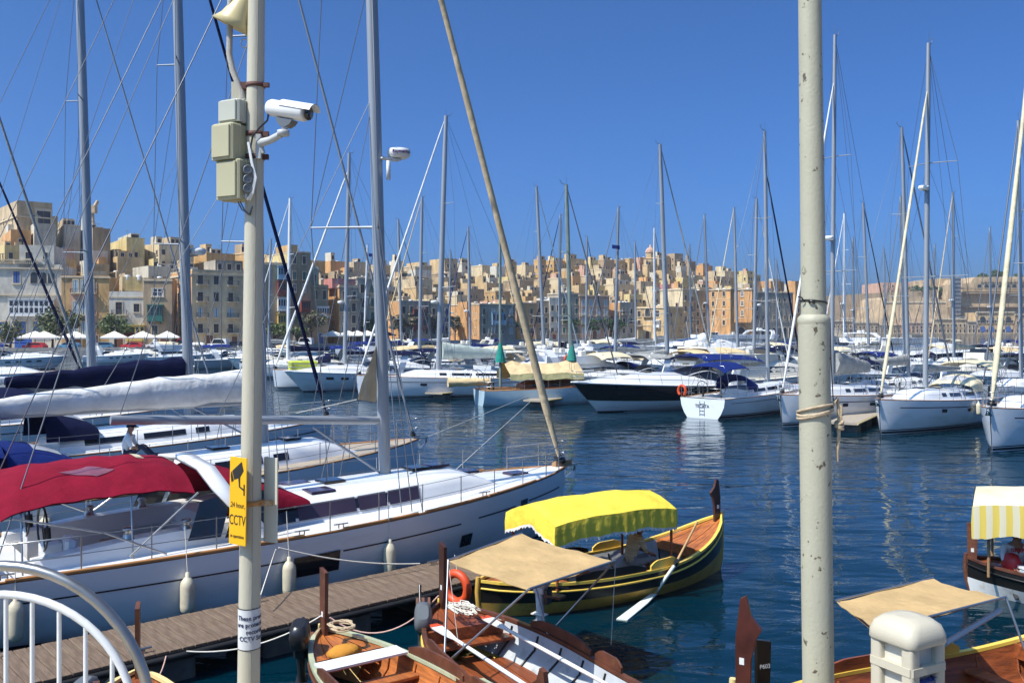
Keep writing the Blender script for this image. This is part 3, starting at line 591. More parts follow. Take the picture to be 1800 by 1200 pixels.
# ================================================================ trees, stalls, cars on the far quay
LEAFS = [M('leaf_green', (.085,.125,.035), .7, var=.4, scale=.8), M('leaf_olive', (.15,.16,.07), .75, var=.35, scale=.8), M('leaf_dark', (.045,.09,.03), .7, var=.4, scale=.8), M('leaf_dry', (.20,.16,.11), .8, var=.3, scale=.8)]
BARK = M('bark', (.10,.075,.055), .9, var=.3, scale=2)
def tree(loc, hgt, rad, label, leaf=0, n=1100, flat=.75, boxy=False, group=None, ls=.32, trunk_h=None, seed=0):
    r = random.Random(seed); th = trunk_h or hgt*.42; t = thing('tree', label, 'tree', loc, r.uniform(0, 6), group)
    mb = MB(); mb.tube([(0,0,-.2), (.08,.05,th*.5), (0,.1,th)], [.26, .19, .16], 7)
    cz = hgt-rad*flat
    for k in range(7):
        a = k*.9+r.random(); e_ = Vector((math.cos(a)*rad*.6, math.sin(a)*rad*.6, cz+r.uniform(-.2,.5)*rad*flat)); mb.tube([(0,.1,th*.85), e_*.5+Vector((0,0,th*.45)), e_], [.13,.09,.03], 5)
    mb.build('trunk', BARK, t)
    mb = MB(); cl_ = []
    for k in range(26):
        while True:
            p = Vector((r.uniform(-1,1), r.uniform(-1,1), r.uniform(-1,1)))
            if boxy or p.length < 1: break
        cl_.append((p, r.uniform(.22, .42)))
    for k in range(n):
        c, rr = r.choice(cl_); q = Vector((r.gauss(0,1), r.gauss(0,1), r.gauss(0,1))).normalized()*rr*r.uniform(.5, 1.05); p = c*(.78 if not boxy else .9)+q
        p = Vector((p.x*rad, p.y*rad*(.7 if boxy else 1), cz+p.z*rad*flat)); s_ = ls*r.uniform(.6, 1.3)
        a = Vector((r.gauss(0,1), r.gauss(0,1), r.gauss(0,.6))).normalized(); b = a.cross(Vector((r.gauss(0,1), r.gauss(0,1), r.gauss(0,1)))).normalized()
        mb.add([p+a*s_, p+b*s_*.6, p-a*s_, p-b*s_*.6], [(0,1,2,3)], 0 if r.random() < .72 else 1)
    mb.build('crown', [LEAFS[leaf], LEAFS[(leaf+1) % 4] if leaf != 2 else LEAFS[0]], t); return t
def qp(x, s): q = gp(x, s); q.z = 1.2; return q
tree(qp(18, -10), 6.0, 3.2, 'olive-green tree at the left edge before the villa', 1, seed=1)
tree(qp(92, -9), 8.2, 3.6, 'leaning olive-green tree before the villa doorway', 1, 1500, seed=2, flat=.9)
tree(qp(124, -6), 7.6, 2.6, 'smaller tree behind the leaning tree', 1, seed=3)
tree(qp(203, -9), 7.2, 3.5, 'round green tree before the small white house', 0, 1300, seed=4)
tree(qp(487, -8), 5.2, 3.4, 'low clipped green tree right of the CCTV pole', 0, 1300, flat=.45, seed=5)
tree(qp(522, -9), 4.6, 3.0, 'lowest clipped green tree between two brown trees', 0, 1200, flat=.4, seed=6)
tree(qp(548, -8), 8.4, 4.4, 'spreading brown-leaved tree with a forked trunk', 3, 1700, flat=.5, seed=7)
tree(qp(655, -8), 7.0, 3.4, 'dark green tree left of the tall silver mast', 2, 1200, flat=.6, seed=8)
for k, (x, lf) in enumerate([(705, 3), (728, 3), (752, 3), (775, 3), (800, 3), (822, 3)]):
    tree(qp(x, -4), 7.6, 3.6, f'brownish clipped tree, {ordn(k)} from the left in the row behind the marina', lf, 2600, .5, True, 'clipped trees along the quay', seed=20+k)
for k, x in enumerate((846, 868, 890, 912, 990, 1012, 1034, 1056, 1078)):
    tree(qp(x, -4), 7.2, 4.0, f'dark green clipped tree, {ordn(k)} from the left in the hedge-like row', 2, 3200, .45, True, 'dark clipped trees along the quay', seed=40+k)
tree(P(1726, 489, FD+60)-Vector((0,0,3)), 8, 5.0, 'dark round tree on top of the fort, left of a larger one', 2, 900, seed=60, ls=.8)
tree(P(1752, 490, FD+60)-Vector((0,0,3)), 11, 7.5, 'large round tree on top of the far fort', 2, 1100, seed=61, ls=.9)
tree(P(1790, 489, FD+60)-Vector((0,0,3)), 7, 6, 'low dark tree at the right end of the fort top', 2, 900, seed=62, ls=.8)
for k, x in enumerate((1610, 1628, 1650, 1668)):
    tree(P(x, 512, FD+66)-Vector((0,0,3)), 9, 7, f'dark tree above the sunlit bastion, {ordn(k)} from the left', 2, 800, seed=63+k, ls=.9, group='trees above the bastion')
CANW = M('parasol_canvas', (.80,.76,.66), .85, var=.05)
def parasol(x, s, w, label, mat=None):
    t = thing('market_parasol', label, 'parasol', qp(x, s), .3, 'parasols on the quay')
    mb = MB(); q = w/2; b = [(-q,-q,2.3),(q,-q,2.3),(q,q,2.3),(-q,q,2.3)]; mb.loft([[Vector(p)-Vector((0,0,.28)) for p in b], b], 0, True, smooth=False); mb.add(b+[(0,0,3.5)], [(0,1,4),(1,2,4),(2,3,4),(3,0,4)]); mb.build('canopy', mat or CANW, t)
    mb = MB(); mb.tube([(0,0,0),(0,0,3.45)], .05, 6); mb.build('pole', BROWNW, t)
    mb = MB(); mb.bbox((0,0,.1), (.7,.7,.2), .03); mb.build('base', CONC, t)
for x, s, w_, lb in ((62, -10, 5.5, 'cream parasol nearest the villa, left of the first white one'), (78, -12, 5.2, 'white parasol before the ochre house'), (132, -11, 5, 'cream parasol half hidden by the left mast'), (201, -12, 4.6, 'white pyramid parasol left of three before the white house'), (251, -12, 5.0, 'white pyramid parasol in the middle of three before the brown house'), (294, -12, 4.6, 'white pyramid parasol right of three, beside the corner house')):
    parasol(x, s, w_, lb)
for k, x in enumerate((585, 612, 628, 645)): parasol(x, -11, 5.2, f'white market parasol behind the moored yachts, {ordn(k)} from the left')
for k, x in enumerate((632, 655, 675)): parasol(x, -6, 5.6, f'red market parasol behind the white ones, {ordn(k)} from the left', CV['red'])
parasol(226, -7, 5, 'red parasol between two white ones', CV['red'])
CARP = [M('car_red', (.50,.012,.015), .25, var=.05, coat=.6), M('car_blue', (.08,.22,.36), .25, var=.05, coat=.6), M('car_white', (.72,.72,.72), .25, var=.04, coat=.6), M('car_silver', (.38,.40,.42), .25, .3, var=.04, coat=.6), M('car_dark', (.02,.025,.04), .25, var=.1, coat=.6)]
def car(x, s, col, label, rz=.2, van=False, name='parked_car'):
    t = thing(name, label, 'van' if van else 'car', qp(x, s), rz, 'cars parked on the far quay')
    hh = 1.95 if van else 1.42; prof = [(-2.0,.35),(-2.05,.7),(-1.95,.9),(-1.2,.95),(-.7,hh-.06),(.2,hh),(1.35,hh-.08) if not van else (1.9,hh-.05),(1.85,.95) if not van else (2.02,1.0),(2.05,.7),(2.0,.35)]
    mb = MB(); mb.loft([[Vector((px_, y, z)) for px_, z in prof] for y in (-.82, -.78)]+[[Vector((px_, y, z)) for px_, z in prof] for y in (.78, .82)], 0, True, True, True, False); mb.build('body', CARP[col], t)
    mb = MB()
    for y in (-.835, .835):
        mb.add([(-1.05,y,.98),(-.62,y,hh-.14),(1.2,y,hh-.16),(1.6 if not van else 1.8,y,.98)], [(0,1,2,3)])
    mb.add([(-1.24,-.7,1.0),(-1.24,.7,1.0),(-.76,.64,hh-.1),(-.76,-.64,hh-.1)], [(0,1,2,3)]); mb.build('window_glass', GLASS, t)
    for sx in (-1.28, 1.28):
        for sy in (-.8, .8):
            mb = MB(); mb.lathe([(.0,-.1),(.2,-.1),(.32,-.07),(.32,.07),(.2,.1),(0,.1)], (sx, sy, .32), 10, axis=Vector((0,1,0))); mb.build('wheel', RUBBER, t)
for x, s, c, lb, v in ((62, -16, 0, 'red hatchback parked left below the parasols', False), (122, -15.5, 1, 'light blue car parked below the left mast', False), (180, -15, 1, 'blue car parked left of the three white parasols', False), (234, -15.5, 0, 'red car parked under the middle white parasol', False),
                       (276, -15, 2, 'white car parked between middle and right white parasols', False), (320, -15, 0, 'red van parked beside the tall left mast', True), (384, -14, 2, 'white van parked before the corner house', True), (414, -14.5, 4, 'dark car right of the white van near the pole', False),
                       (535, -14, 2, 'white pickup parked below the brown forked tree', True), (700, -13, 4, 'dark car parked at the left end of the clipped trees', False), (850, -13, 4, 'dark car under the green clipped trees', False), (1160, -12, 3, 'silver car parked before the palazzo', False)):
    car(x, s, c, lb, rnd.uniform(-.2, .4), v)
mb = MB(); mb.box((0,0,1.3), (9,3,.12)); mb.tube([(-4.3,-1.3,0),(-4.3,-1.3,1.3)], .05); mb.tube([(4.3,-1.3,0),(4.3,-1.3,1.3)], .05); mb.tube([(-4.3,1.3,0),(-4.3,1.3,1.3)], .05); mb.tube([(4.3,1.3,0),(4.3,1.3,1.3)], .05)
o = mb.build('market_stall', [CV['blue']], None, qp(10, -15), .2); tag(o, 'low blue awning stall at the left edge of the far quay', 'stall')
# ================================================================ BOATS
class Hull:
    def __init__(s, L, B, fb, fs, xs, rake=.25, aft=.84, wl=(.90,.28,2.), chine=0., full=.85, draft=.38):
        s.L, s.B, s.fb, s.fs, s.xs, s.rake, s.aft, s.wl, s.chine, s.full, s.draft = L, B, fb, fs, xs, rake, aft, wl, chine, full, draft
    def hb(s, t):
        if t < .4: k = s.aft+(1-s.aft)*math.sin(t/.4*math.pi/2)
        else: q = min(1, (t-.4)/.6); k = max(0, 1-q**2.1)**s.full
        return s.B/2*k+.02
    def zs(s, t): return s.fs+(s.fb-s.fs)*t**1.6
    def sec(s, t):
        z = s.zs(t); w = s.hb(t); wl = s.wl[0]-s.wl[1]*t**s.wl[2]-.22*max(0, 1-t/.2)**1.5
        return [(w, z), (w*lerp(wl, 1, .86), z*.62), (w*lerp(wl, 1, .45), z*.25), (w*wl, 0.), (w*wl*.62, -s.draft*.6), (.0, -s.draft)]
    def x(s, t, z): return s.xs+s.L*t-s.rake*(1-z/s.zs(t))*max(0, (t-.55)/.45)**2
    def wid(s, t, z):
        q = s.sec(t)
        for (w0, z0), (w1, z1) in zip(q, q[1:]):
            if z1 <= z <= z0+1e-6: return lerp(w1, w0, (z-z1)/(z0-z1) if z0 > z1 else 0)
        return q[0][0]
    def pt(s, t, z, side, off=0.): return Vector((s.x(t, z), side*(s.wid(t, z)+off), z))
    def sheer(s, t, side=1, ins=0., up=0.): return Vector((s.xs+s.L*t, side*max(.0, s.hb(t)-ins), s.zs(t)+up))
    def tof(s, x): return (x-s.xs)/s.L
    def shell(s, n=22):
        mb = MB(); rings = []
        for i in range(n+1):
            t = i/n; q = s.sec(t); half = [Vector((s.x(t, z), w, z)) for w, z in q]
            rings.append(half+[Vector((p.x, -p.y, p.z)) for p in reversed(half[:-1])])
        mb.loft(rings, 0, False); mb.add(rings[0], [tuple(range(len(rings[0])))]); return mb
    def band(s, mb, t0, t1, f0, f1, off=.008, n=16, sides=(1,-1), m=0, absz=False):
        for sd_ in sides:
            a = []; b = []
            for i in range(n+1):
                t = lerp(t0, t1, i/n); z0, z1 = (f0, f1) if absz else (s.zs(t)*f0, s.zs(t)*f1); a.append(s.pt(t, z0, sd_, off)); b.append(s.pt(t, z1, sd_, off))
            mb.loft([a, b] if sd_ > 0 else [b, a], m, False, smooth=True)
        return mb
    def deck(s, t0=0., t1=1., ins=.03, camber=.05, well=None, n=24, wellw=.55, welld=.5, up=.0):
        """deck sheet with an optional cockpit well between stations well=(ta,tb)"""
        mb = MB()
        def row(t, ys): return [Vector((s.xs+s.L*t, y, s.zs(t)+up+camber*(1-(y/max(.05, s.hb(t)))**2))) for y in ys]
        ts = sorted(set([lerp(t0, t1, i/n) for i in range(n+1)]+(list(well) if well else [])))
        for a, b in zip(ts, ts[1:]):
            wa, wb = max(.0, s.hb(a)-ins), max(.0, s.hb(b)-ins)
            if well and a >= well[0]-1e-6 and b <= well[1]+1e-6:
                ca, cb = wa*wellw, wb*wellw
                for sg in (1, -1):
                    mb.loft([row(a, [sg*wa, sg*(wa+ca)/2, sg*ca]), row(b, [sg*wb, sg*(wb+cb)/2, sg*cb])], 0, False)
                    ra = row(a, [sg*ca])[0]; rb = row(b, [sg*cb])[0]; dz = Vector((0,0,welld)); mb.add([ra, rb, rb-dz, ra-dz], [(0,1,2,3)])
                ra = row(a, [ca, -ca]); rb = row(b, [cb, -cb]); dz = Vector((0,0,welld)); mb.add([ra[0]-dz, ra[1]-dz, rb[1]-dz, rb[0]-dz], [(0,1,2,3)])
                if abs(b-well[1]) < 1e-6: mb.add([rb[0], rb[1], rb[1]-dz, rb[0]-dz], [(0,1,2,3)])
                if abs(a-well[0]) < 1e-6 and a > .01: mb.add([ra[0], ra[1], ra[1]-dz, ra[0]-dz], [(0,1,2,3)])
            else:
                fr = (1, .55, 0, -.55, -1); mb.loft([row(a, [wa*k for k in fr]), row(b, [wb*k for k in fr])], 0, False)
        return mb
def cabin(h, ta, tb, wf, hh, front=.22, back=.06, n=12, tumble=.86, crown=.10):
    """coachroof loft: returns mesh builder and a function giving a point on its side (f 0..1 up)"""
    mb = MB(); rings = []
    def prof(t):
        q = (t-ta)/(tb-ta); k = min(1, (1-q)/front)*min(1, q/back+.45); k = math.sin(max(0., min(1, k))*math.pi/2)
        w = min(h.hb(t)*wf, h.hb(lerp(ta, tb, .45))*wf)*(1-.12*q); return w, hh*max(.04, k), h.zs(t)+.02
    for i in range(n+1):
        t = lerp(ta, tb, i/n); w, k, z = prof(t); X = h.xs+h.L*t
        half = [(w, z), (w*lerp(1, tumble, .5), z+k*.5), (w*tumble, z+k*.88), (w*tumble*.82, z+k), (0, z+k+crown*min(1, k/hh))]
        pts = [Vector((X, y, zz)) for y, zz in half]; rings.append(pts+[Vector((p.x, -p.y, p.z)) for p in reversed(pts[:-1])])
    mb.loft(rings, 0, False); mb.add(rings[0], [tuple(range(len(rings[0])))]); mb.add(rings[-1], [tuple(range(len(rings[-1])))])
    def side(t, f, sd_, off=.012):
        w, k, z = prof(t); return Vector((h.xs+h.L*t, sd_*(w*lerp(1, tumble, f)+off), z+k*.9*f))
    def top(t, y, off=.012):
        w, k, z = prof(t); return Vector((h.xs+h.L*t, y, z+k+crown*(1-abs(y)/(w*tumble*.82+.01))*min(1, k/hh)+off))
    return mb, side, top
def strip(side, t0, t1, f0, f1, sides=(1,-1), n=6, off=.012):
    mb = MB()
    for sd_ in sides:
        a = [side(lerp(t0, t1, i/n), f0, sd_, off) for i in range(n+1)]; b = [side(lerp(t0, t1, i/n), f1, sd_, off) for i in range(n+1)]
        mb.loft([a, b], 0, False)
    return mb
def hoop(y, x, z0, z1, lean=0., r=.012, mb=None):
    pts = [(x, y, z0)]+[(x+lean*q, y*(1 if q < .7 else 1-.25*(q-.7)/.3), lerp(z0, z1, q)) for q in (.5, .8, 1)]
    pts += [(x+lean, -y*.75*k, z1) for k in (-.5, 0, .5)]
    pts += [(p[0], -p[1], p[2]) for p in reversed(pts[:4])]
    return (mb or MB()).tube(pts, r, 6)
def awning_sheet(x0, x1, wy, z0, z1=None, crown=.25, drop=.12, nx=6, ny=8, sag=.0):
    """bimini: curved canvas from x0 to x1; thin solid"""
    z1 = z0 if z1 is None else z1; g = []
    for i in range(nx+1):
        q = i/nx; X = lerp(x0, x1, q); zz = lerp(z0, z1, q); row = []
        for j in range(ny+1):
            k = -1+2*j/ny; z = zz+crown*(1-abs(k)**2.6)-drop*abs(k)**4-sag*math.sin(q*math.pi)*(1-k*k)-.16*(2*q-1)**4
            row.append(Vector((X, k*wy, z)))
        g.append(row)
    mb = MB(); mb.sheet(g, 0, True, .02); return mb
def fender(parent, p, top, h=.62, r=.13, name='fender', mat=None):
    """p = centre of the fender, top = point its line hangs from (parent coordinates)"""
    p = Vector(p); mb = MB(); mb.lathe([(.0,-h/2),(r*.6,-h/2+.01),(r*.95,-h/2+.07),(r,-h/2+.14),(r,h/2-.14),(r*.9,h/2-.07),(r*.5,h/2),(r*.3,h/2+.02),(r*.28,h/2+.09),(0,h/2+.10)], p, 14); o = mb.build(name, mat or FENDER, parent)
    mb = MB(); mb.tube([p+Vector((0,0,h/2+.06)), top], .008, 5); mb.build('fender_line', ROPEW, o); return o
def sail_bundle(x0, x1, z0, z1, r0, r1, n=14, lump=.12, seed=1, hang=.9):
    r = random.Random(seed); rings = []
    for i in range(n+1):
        q = i/n; X = lerp(x0, x1, q); z = lerp(z0, z1, q); k = lerp(r0, r1, q)*(1+r.uniform(-lump, lump)); ring = []
        for j in range(10):
            a = 2*math.pi*j/10; ring.append(Vector((X+r.uniform(-.02,.02), math.cos(a)*k*.55*(1+r.uniform(-lump,lump)), z+math.sin(a)*k*(1 if math.sin(a) > 0 else hang)*(1+r.uniform(-lump,lump)*.5))))
        rings.append(ring)
    return MB().loft(rings, 0, True, True, True)
def yacht(loc, rz, L=12., B=None, label='', mast_h=15., boom=True, cover='white', hull=HULLW, fore='white', mast=ALU, detail=1, fbow=None, radar=None, bimini=None, hood=None, group=None, stripe=True, mr=None, spreads=2, spread_w=None, cabin_mat=WHITE, deckmat=WHITE, name='sailing_yacht', rake=.4, mizzen=False, boom_t=None, tm=.6, fore_frac=1., fore_r=None, boom_cover=True, cover_r=.30, shroud_r=.012, boom_z=1.0, backstay=True, fender_n=0, topping=True, mast_lean=(0,0), boom_rise=.05, bim_z=1.75, hood_t=(.25,.36), bim_t=(.02,.24)):
    """sloop; origin on the waterline under the mast foot, +x towards the bow"""
    B = B or L*.30; fb = fbow or (.75+L*.065); fs = fb*.76
    t = thing(name, label, 'sailing yacht', (loc[0], loc[1], 0), rz, group); h = Hull(L, B, fb, fs, -tm*L); t_ = {}
    NS = 44 if detail else 14; h.shell(NS).build('hull', hull, t)
    if stripe:
        mb = MB(); h.band(mb, 0, 1, .07, .17, absz=True, n=NS, off=.015); h.band(mb, 0, 1, .21, .25, absz=True, n=NS, off=.015); h.band(mb, 0, 1, -.12, .02, absz=True, n=NS, off=.015); mb.build('boot_stripe', STRIPE, t)
        mb = MB(); h.band(mb, .05, .93, .78, .805, n=40, off=.02); mb.build('cove_line', STRIPE, t)
        for sd_ in (1, -1):
            for a, b in ((.52, .56), (.70, .73)): mb = MB(); h.band(mb, a, b, .63, .74, n=2, off=.025, sides=(sd_,)); mb.build('hull_window', GLASS, t)
    h.deck(well=(.06, .27), n=14).build('deck', deckmat, t)
    mb = MB(); 
    for sd_ in (1, -1): mb.tube([h.sheer(i/14, sd_, .02, .025) for i in range(15)], .025, 5)
    mb.build('toe_rail', TEAKR if detail else ALU, t)
    c, side, top = cabin(h, .28, .80, .60, .46); c.build('coachroof', cabin_mat, t)
    for a, b in ((.33, .44), (.46, .56), (.585, .62)):
        for sd_ in (1, -1): strip(side, a, b, .35, .82, (sd_,)).build('cabin_window', GLASS, t)
    for ty in (.50, .66):
        mb = MB(); p = top(ty, 0); mb.bbox(p, (.5, .5, .05), .015); mb.build('deck_hatch', GLASS, t)
    # spars
    mr = mr or .0085*L; zd = h.zs(tm)+.42; zt = zd+mast_h; lx, ly = mast_lean
    def mp(z): q = (z-zd)/mast_h; return Vector((-rake*q+lx*q, ly*q, z))
    mb = MB(); rings = [[mp(lerp(zd, zt, q))+Vector((math.cos(a)*mr*1.25*k, math.sin(a)*mr*k, 0)) for a in (2*math.pi*j/10 for j in range(10))] for q, k in ((0, 1), (.5, 1), (.85, .92), (1, .72))]
    mb.loft(rings, 0, True, True, True); m_ = mb.build('mast', mast, t)
    mb = MB(); a = mp(zt); mb.tube([a+Vector((.1,0,0)), a+Vector((-.35,0,.06))], .022, 5); mb.tube([a, a+Vector((0,0,.55))], .012, 4); mb.tube([a+Vector((-.3,0,.05)), a+Vector((-.42,.1,.3)), a+Vector((-.55,-.1,.32))], .014, 4); mb.build('masthead_gear', WIRE, m_)
    sw = spread_w or B*.30; cp = {}; sps = []
    for k in range(spreads):
        q = (k+1)/(spreads+1)*.98; z = zd+mast_h*q; w_ = sw*(1-.28*k); sps.append((z, w_))
        for sd_ in (1, -1):
            mb = MB(); mb.tube([mp(z), mp(z)+Vector((-.5*w_, sd_*w_*.88, .06))], [.035, .022], 5); mb.build('spreader', mast, m_)
    for sd_ in (1, -1):
        base = Vector((-.45, sd_*h.hb(tm)*.93, h.zs(tm)+.05)); mb = MB(); pts = [base]+[mp(z)+Vector((-.5*w_, sd_*w_*.88, .06)) for z, w_ in sps]+[mp(zd+mast_h*.985)]
        mb.tube(pts, shroud_r, 4); mb.tube([base+Vector((-.25,0,0)), mp(sps[0][0]-.1)], shroud_r, 4); mb.tube([base+Vector((.25,0,0)), mp(sps[0][0]-.3)], shroud_r, 4)
        for (z, w_), (z2, _) in zip(sps, sps[1:]): mb.tube([mp(z)+Vector((-.5*w_, sd_*w_*.88, .06)), mp(z2)], shroud_r*.8, 4)
        mb.build('shroud', WIRE, t)
    bow = Vector((h.xs+L*.985, 0, h.zs(1)+.12)); ft = mp(zd+mast_h*fore_frac)
    if fore:
        fr = fore_r or .0062*L; fm = CV.get(fore) or (ALU if fore == 'alu' else WIRE); mb = MB(); rr = random.Random(int(L*100)); pts = [lerp(bow, ft, q/12) for q in range(13)]
        mb.tube(pts, [fr*.35]+[fr*(1.0-.45*q/12)*rr.uniform(.9, 1.1) for q in range(1, 12)]+[.01], 7 if fore not in ('alu', 'wire') else 5); s_ = mb.build('furled_headsail' if fore not in ('alu', 'wire') else 'forestay', fm, t)
        mb = MB(); mb.lathe([(0,0),(fr*1.5,.02),(fr*1.5,.12),(fr*.6,.16),(fr*1.4,.2),(0,.24)], bow+Vector((0,0,-.02)), 9, axis=(ft-bow).normalized()); mb.build('furling_drum', BLACKP, s_)
    if backstay:
        mb = MB(); a = mp(zt-.1); sp = a.lerp(Vector((h.xs+.2, 0, h.zs(0)+1.0)), .75)
        for sd_ in (1, -1): mb.tube([a, sp, Vector((h.xs+.15, sd_*h.hb(.02)*.75, h.zs(0))) ], shroud_r, 4)
        mb.build('backstay', WIRE, t)
    if boom:
        bl = (boom_t or .36)*L; z = zd+boom_z; mb = MB(); mb.tube([(-mr*1.3, 0, z), (-bl*.5, 0, z+boom_rise*.5), (-bl, 0, z+boom_rise)], .0066*L, 8, flat=.7); b_ = mb.build('boom', mast, t)
        if boom_cover: sail_bundle(-mr*1.6, -bl*.97, z+cover_r*1.0, z+cover_r*.45, cover_r*1.25, cover_r*.5, seed=int(mast_h*10)).build('sail_cover', CV[cover], b_)
        mb = MB(); mb.tube([(-.1,0,zd+.15), (-bl*.30, 0, z-.05)], .03, 6); mb.build('vang', mast, b_)
        if topping:
            mb = MB(); mb.tube([mp(zt-.15), (-bl*.97,0,z+boom_rise+.1)], shroud_r*.8, 4); mb.tube([mp(zd+mast_h*.5), (-bl*.3,.05,z+.3)], shroud_r*.7, 4); mb.tube([mp(zd+mast_h*.5), (-bl*.65,.05,z+.3)], shroud_r*.7, 4); mb.build('topping_lift', WIRE, b_)
    if radar:
        z = zd+mast_h*radar; p = mp(z)+Vector((mr+.32, 0, 0)); mb = MB(); mb.lathe([(0,-.12),(.2,-.12),(.27,-.06),(.28,.04),(.24,.11),(.0,.13)], p, 14); r_ = mb.build('radar_dome', WHITEPT, t)
        mb = MB(); mb.tube([mp(z)+Vector((mr*.5,0,-.2)), p+Vector((0,0,-.13))], .03, 5); mb.build('radar_bracket', ALU, r_)
    # rails
    zr = .6; mb = MB()
    a0, a1 = .90, .985
    for zz in (zr, zr*.5):
        mb.tube([h.sheer(a0, 1, .05, zz), h.sheer(a1, 1, .02, zz+.05), Vector((h.xs+L*1.0, 0, h.zs(1)+zz+.08)), h.sheer(a1, -1, .02, zz+.05), h.sheer(a0, -1, .05, zz)], .014, 5)
    for sd_ in (1, -1):
        for tt in (a0, .955): mb.tube([h.sheer(tt, sd_, .05), h.sheer(tt, sd_, .05, zr)], .014, 5)
    mb.build('pulpit', STEEL, t)
    for sd_ in (1, -1):
        mb = MB()
        for zz in (zr, zr*.5): mb.tube([h.sheer(.10, sd_, .05, zz), h.sheer(.0, sd_, .05, zz), h.sheer(.0, sd_, h.hb(0)*.65, zz)], .014, 5)
        for tt in (.10, .005): mb.tube([h.sheer(tt, sd_, .05), h.sheer(tt, sd_, .05, zr)], .014, 5)
        mb.build('pushpit', STEEL, t)
    for sd_ in (1, -1):
        mb = MB()
        for zz in (zr, zr*.52): mb.tube([h.sheer(.10+.08*i, sd_, .05, zz) for i in range(11)], .006, 4)
        ll = mb.build('lifeline', WIRE, t)
        for i in range(1, 10):
            mb = MB(); mb.tube([h.sheer(.10+.08*i, sd_, .05), h.sheer(.10+.08*i, sd_, .05, zr+.02)], .012, 5); mb.build('stanchion', STEEL, ll)
    # anchor roller
    mb = MB(); mb.box((h.xs+L+.08, 0, h.zs(1)+.03), (.5, .12, .06)); mb.tube([(h.xs+L-.2,0,h.zs(1)+.08),(h.xs+L+.3,0,h.zs(1)+.0),(h.xs+L+.22,0,h.zs(1)-.28)], .03, 5); mb.add([(h.xs+L+.36,0,h.zs(1)-.02),(h.xs+L+.1,.16,h.zs(1)-.3),(h.xs+L+.1,-.16,h.zs(1)-.3)], [(0,1,2)]); mb.build('anchor', STEEL, t)
    zc = h.zs(.2)
    if bimini:
        b = awning_sheet(h.xs+L*bim_t[0], h.xs+L*bim_t[1], B*.38, zc+bim_z, zc+bim_z+.1).build('bimini', CV[bimini], t); mb = MB()
        for q in (lerp(*bim_t, .14), lerp(*bim_t, .5), lerp(*bim_t, .86)): hoop(B*.38, h.xs+L*q, zc+.1, zc+bim_z+.12, .0, .014, mb)
        mb.build('bimini_frame', STEEL, b)
    if hood:
        g = []
        for i in range(6):
            q = i/5; X = h.xs+L*lerp(*hood_t, q); zz = zc+.45+.85*math.cos(q*1.25)**.7-.0; g.append([Vector((X, B*.30*math.cos(a), zc+.40+(zz-zc-.40)*max(0, math.sin(a))**.6)) for a in (math.pi*j/10 for j in range(11))])
        mb = MB(); mb.loft(g, 0, False); s_ = mb.build('sprayhood', CV[hood], t)
        mb = MB(); mb.loft([[p+Vector((.012, 0, .012)) for p in g[i][3:8]] for i in (2, 3, 4)], 0, False); mb.build('hood_window', CLEARP, s_)
    for sd_ in (1, -1):
        mb = MB(); mb.tube([Vector((h.xs+L*.075, sd_*B*.17, zc+.55))+Vector((0, .38*math.cos(a), .38*math.sin(a))) for a in (2*math.pi*j/16 for j in range(16))], .02, 5, closed=True)
        mb.tube([(h.xs+L*.085, sd_*B*.17, zc-.4), (h.xs+L*.08, sd_*B*.17, zc+.55)], .06, 6)
        for k in range(3): a = k*2.1; mb.tube([(h.xs+L*.075, sd_*B*.17, zc+.55), (h.xs+L*.075, sd_*B*.17+.38*math.cos(a), zc+.55+.38*math.sin(a))], .012, 4)
        mb.build('wheel', BLACKP, t)
    for k in range(fender_n):
        tt = .3+.45*k/max(1, fender_n-1); sd_ = 1 if fender_n > 0 else -1; p = h.pt(tt, .55, 1, .14); fender(t, p, h.sheer(tt, 1, .05, .3))
    return t, h, dict(zd=zd, zt=zt, mp=mp, side=side, top=top, bow=bow)
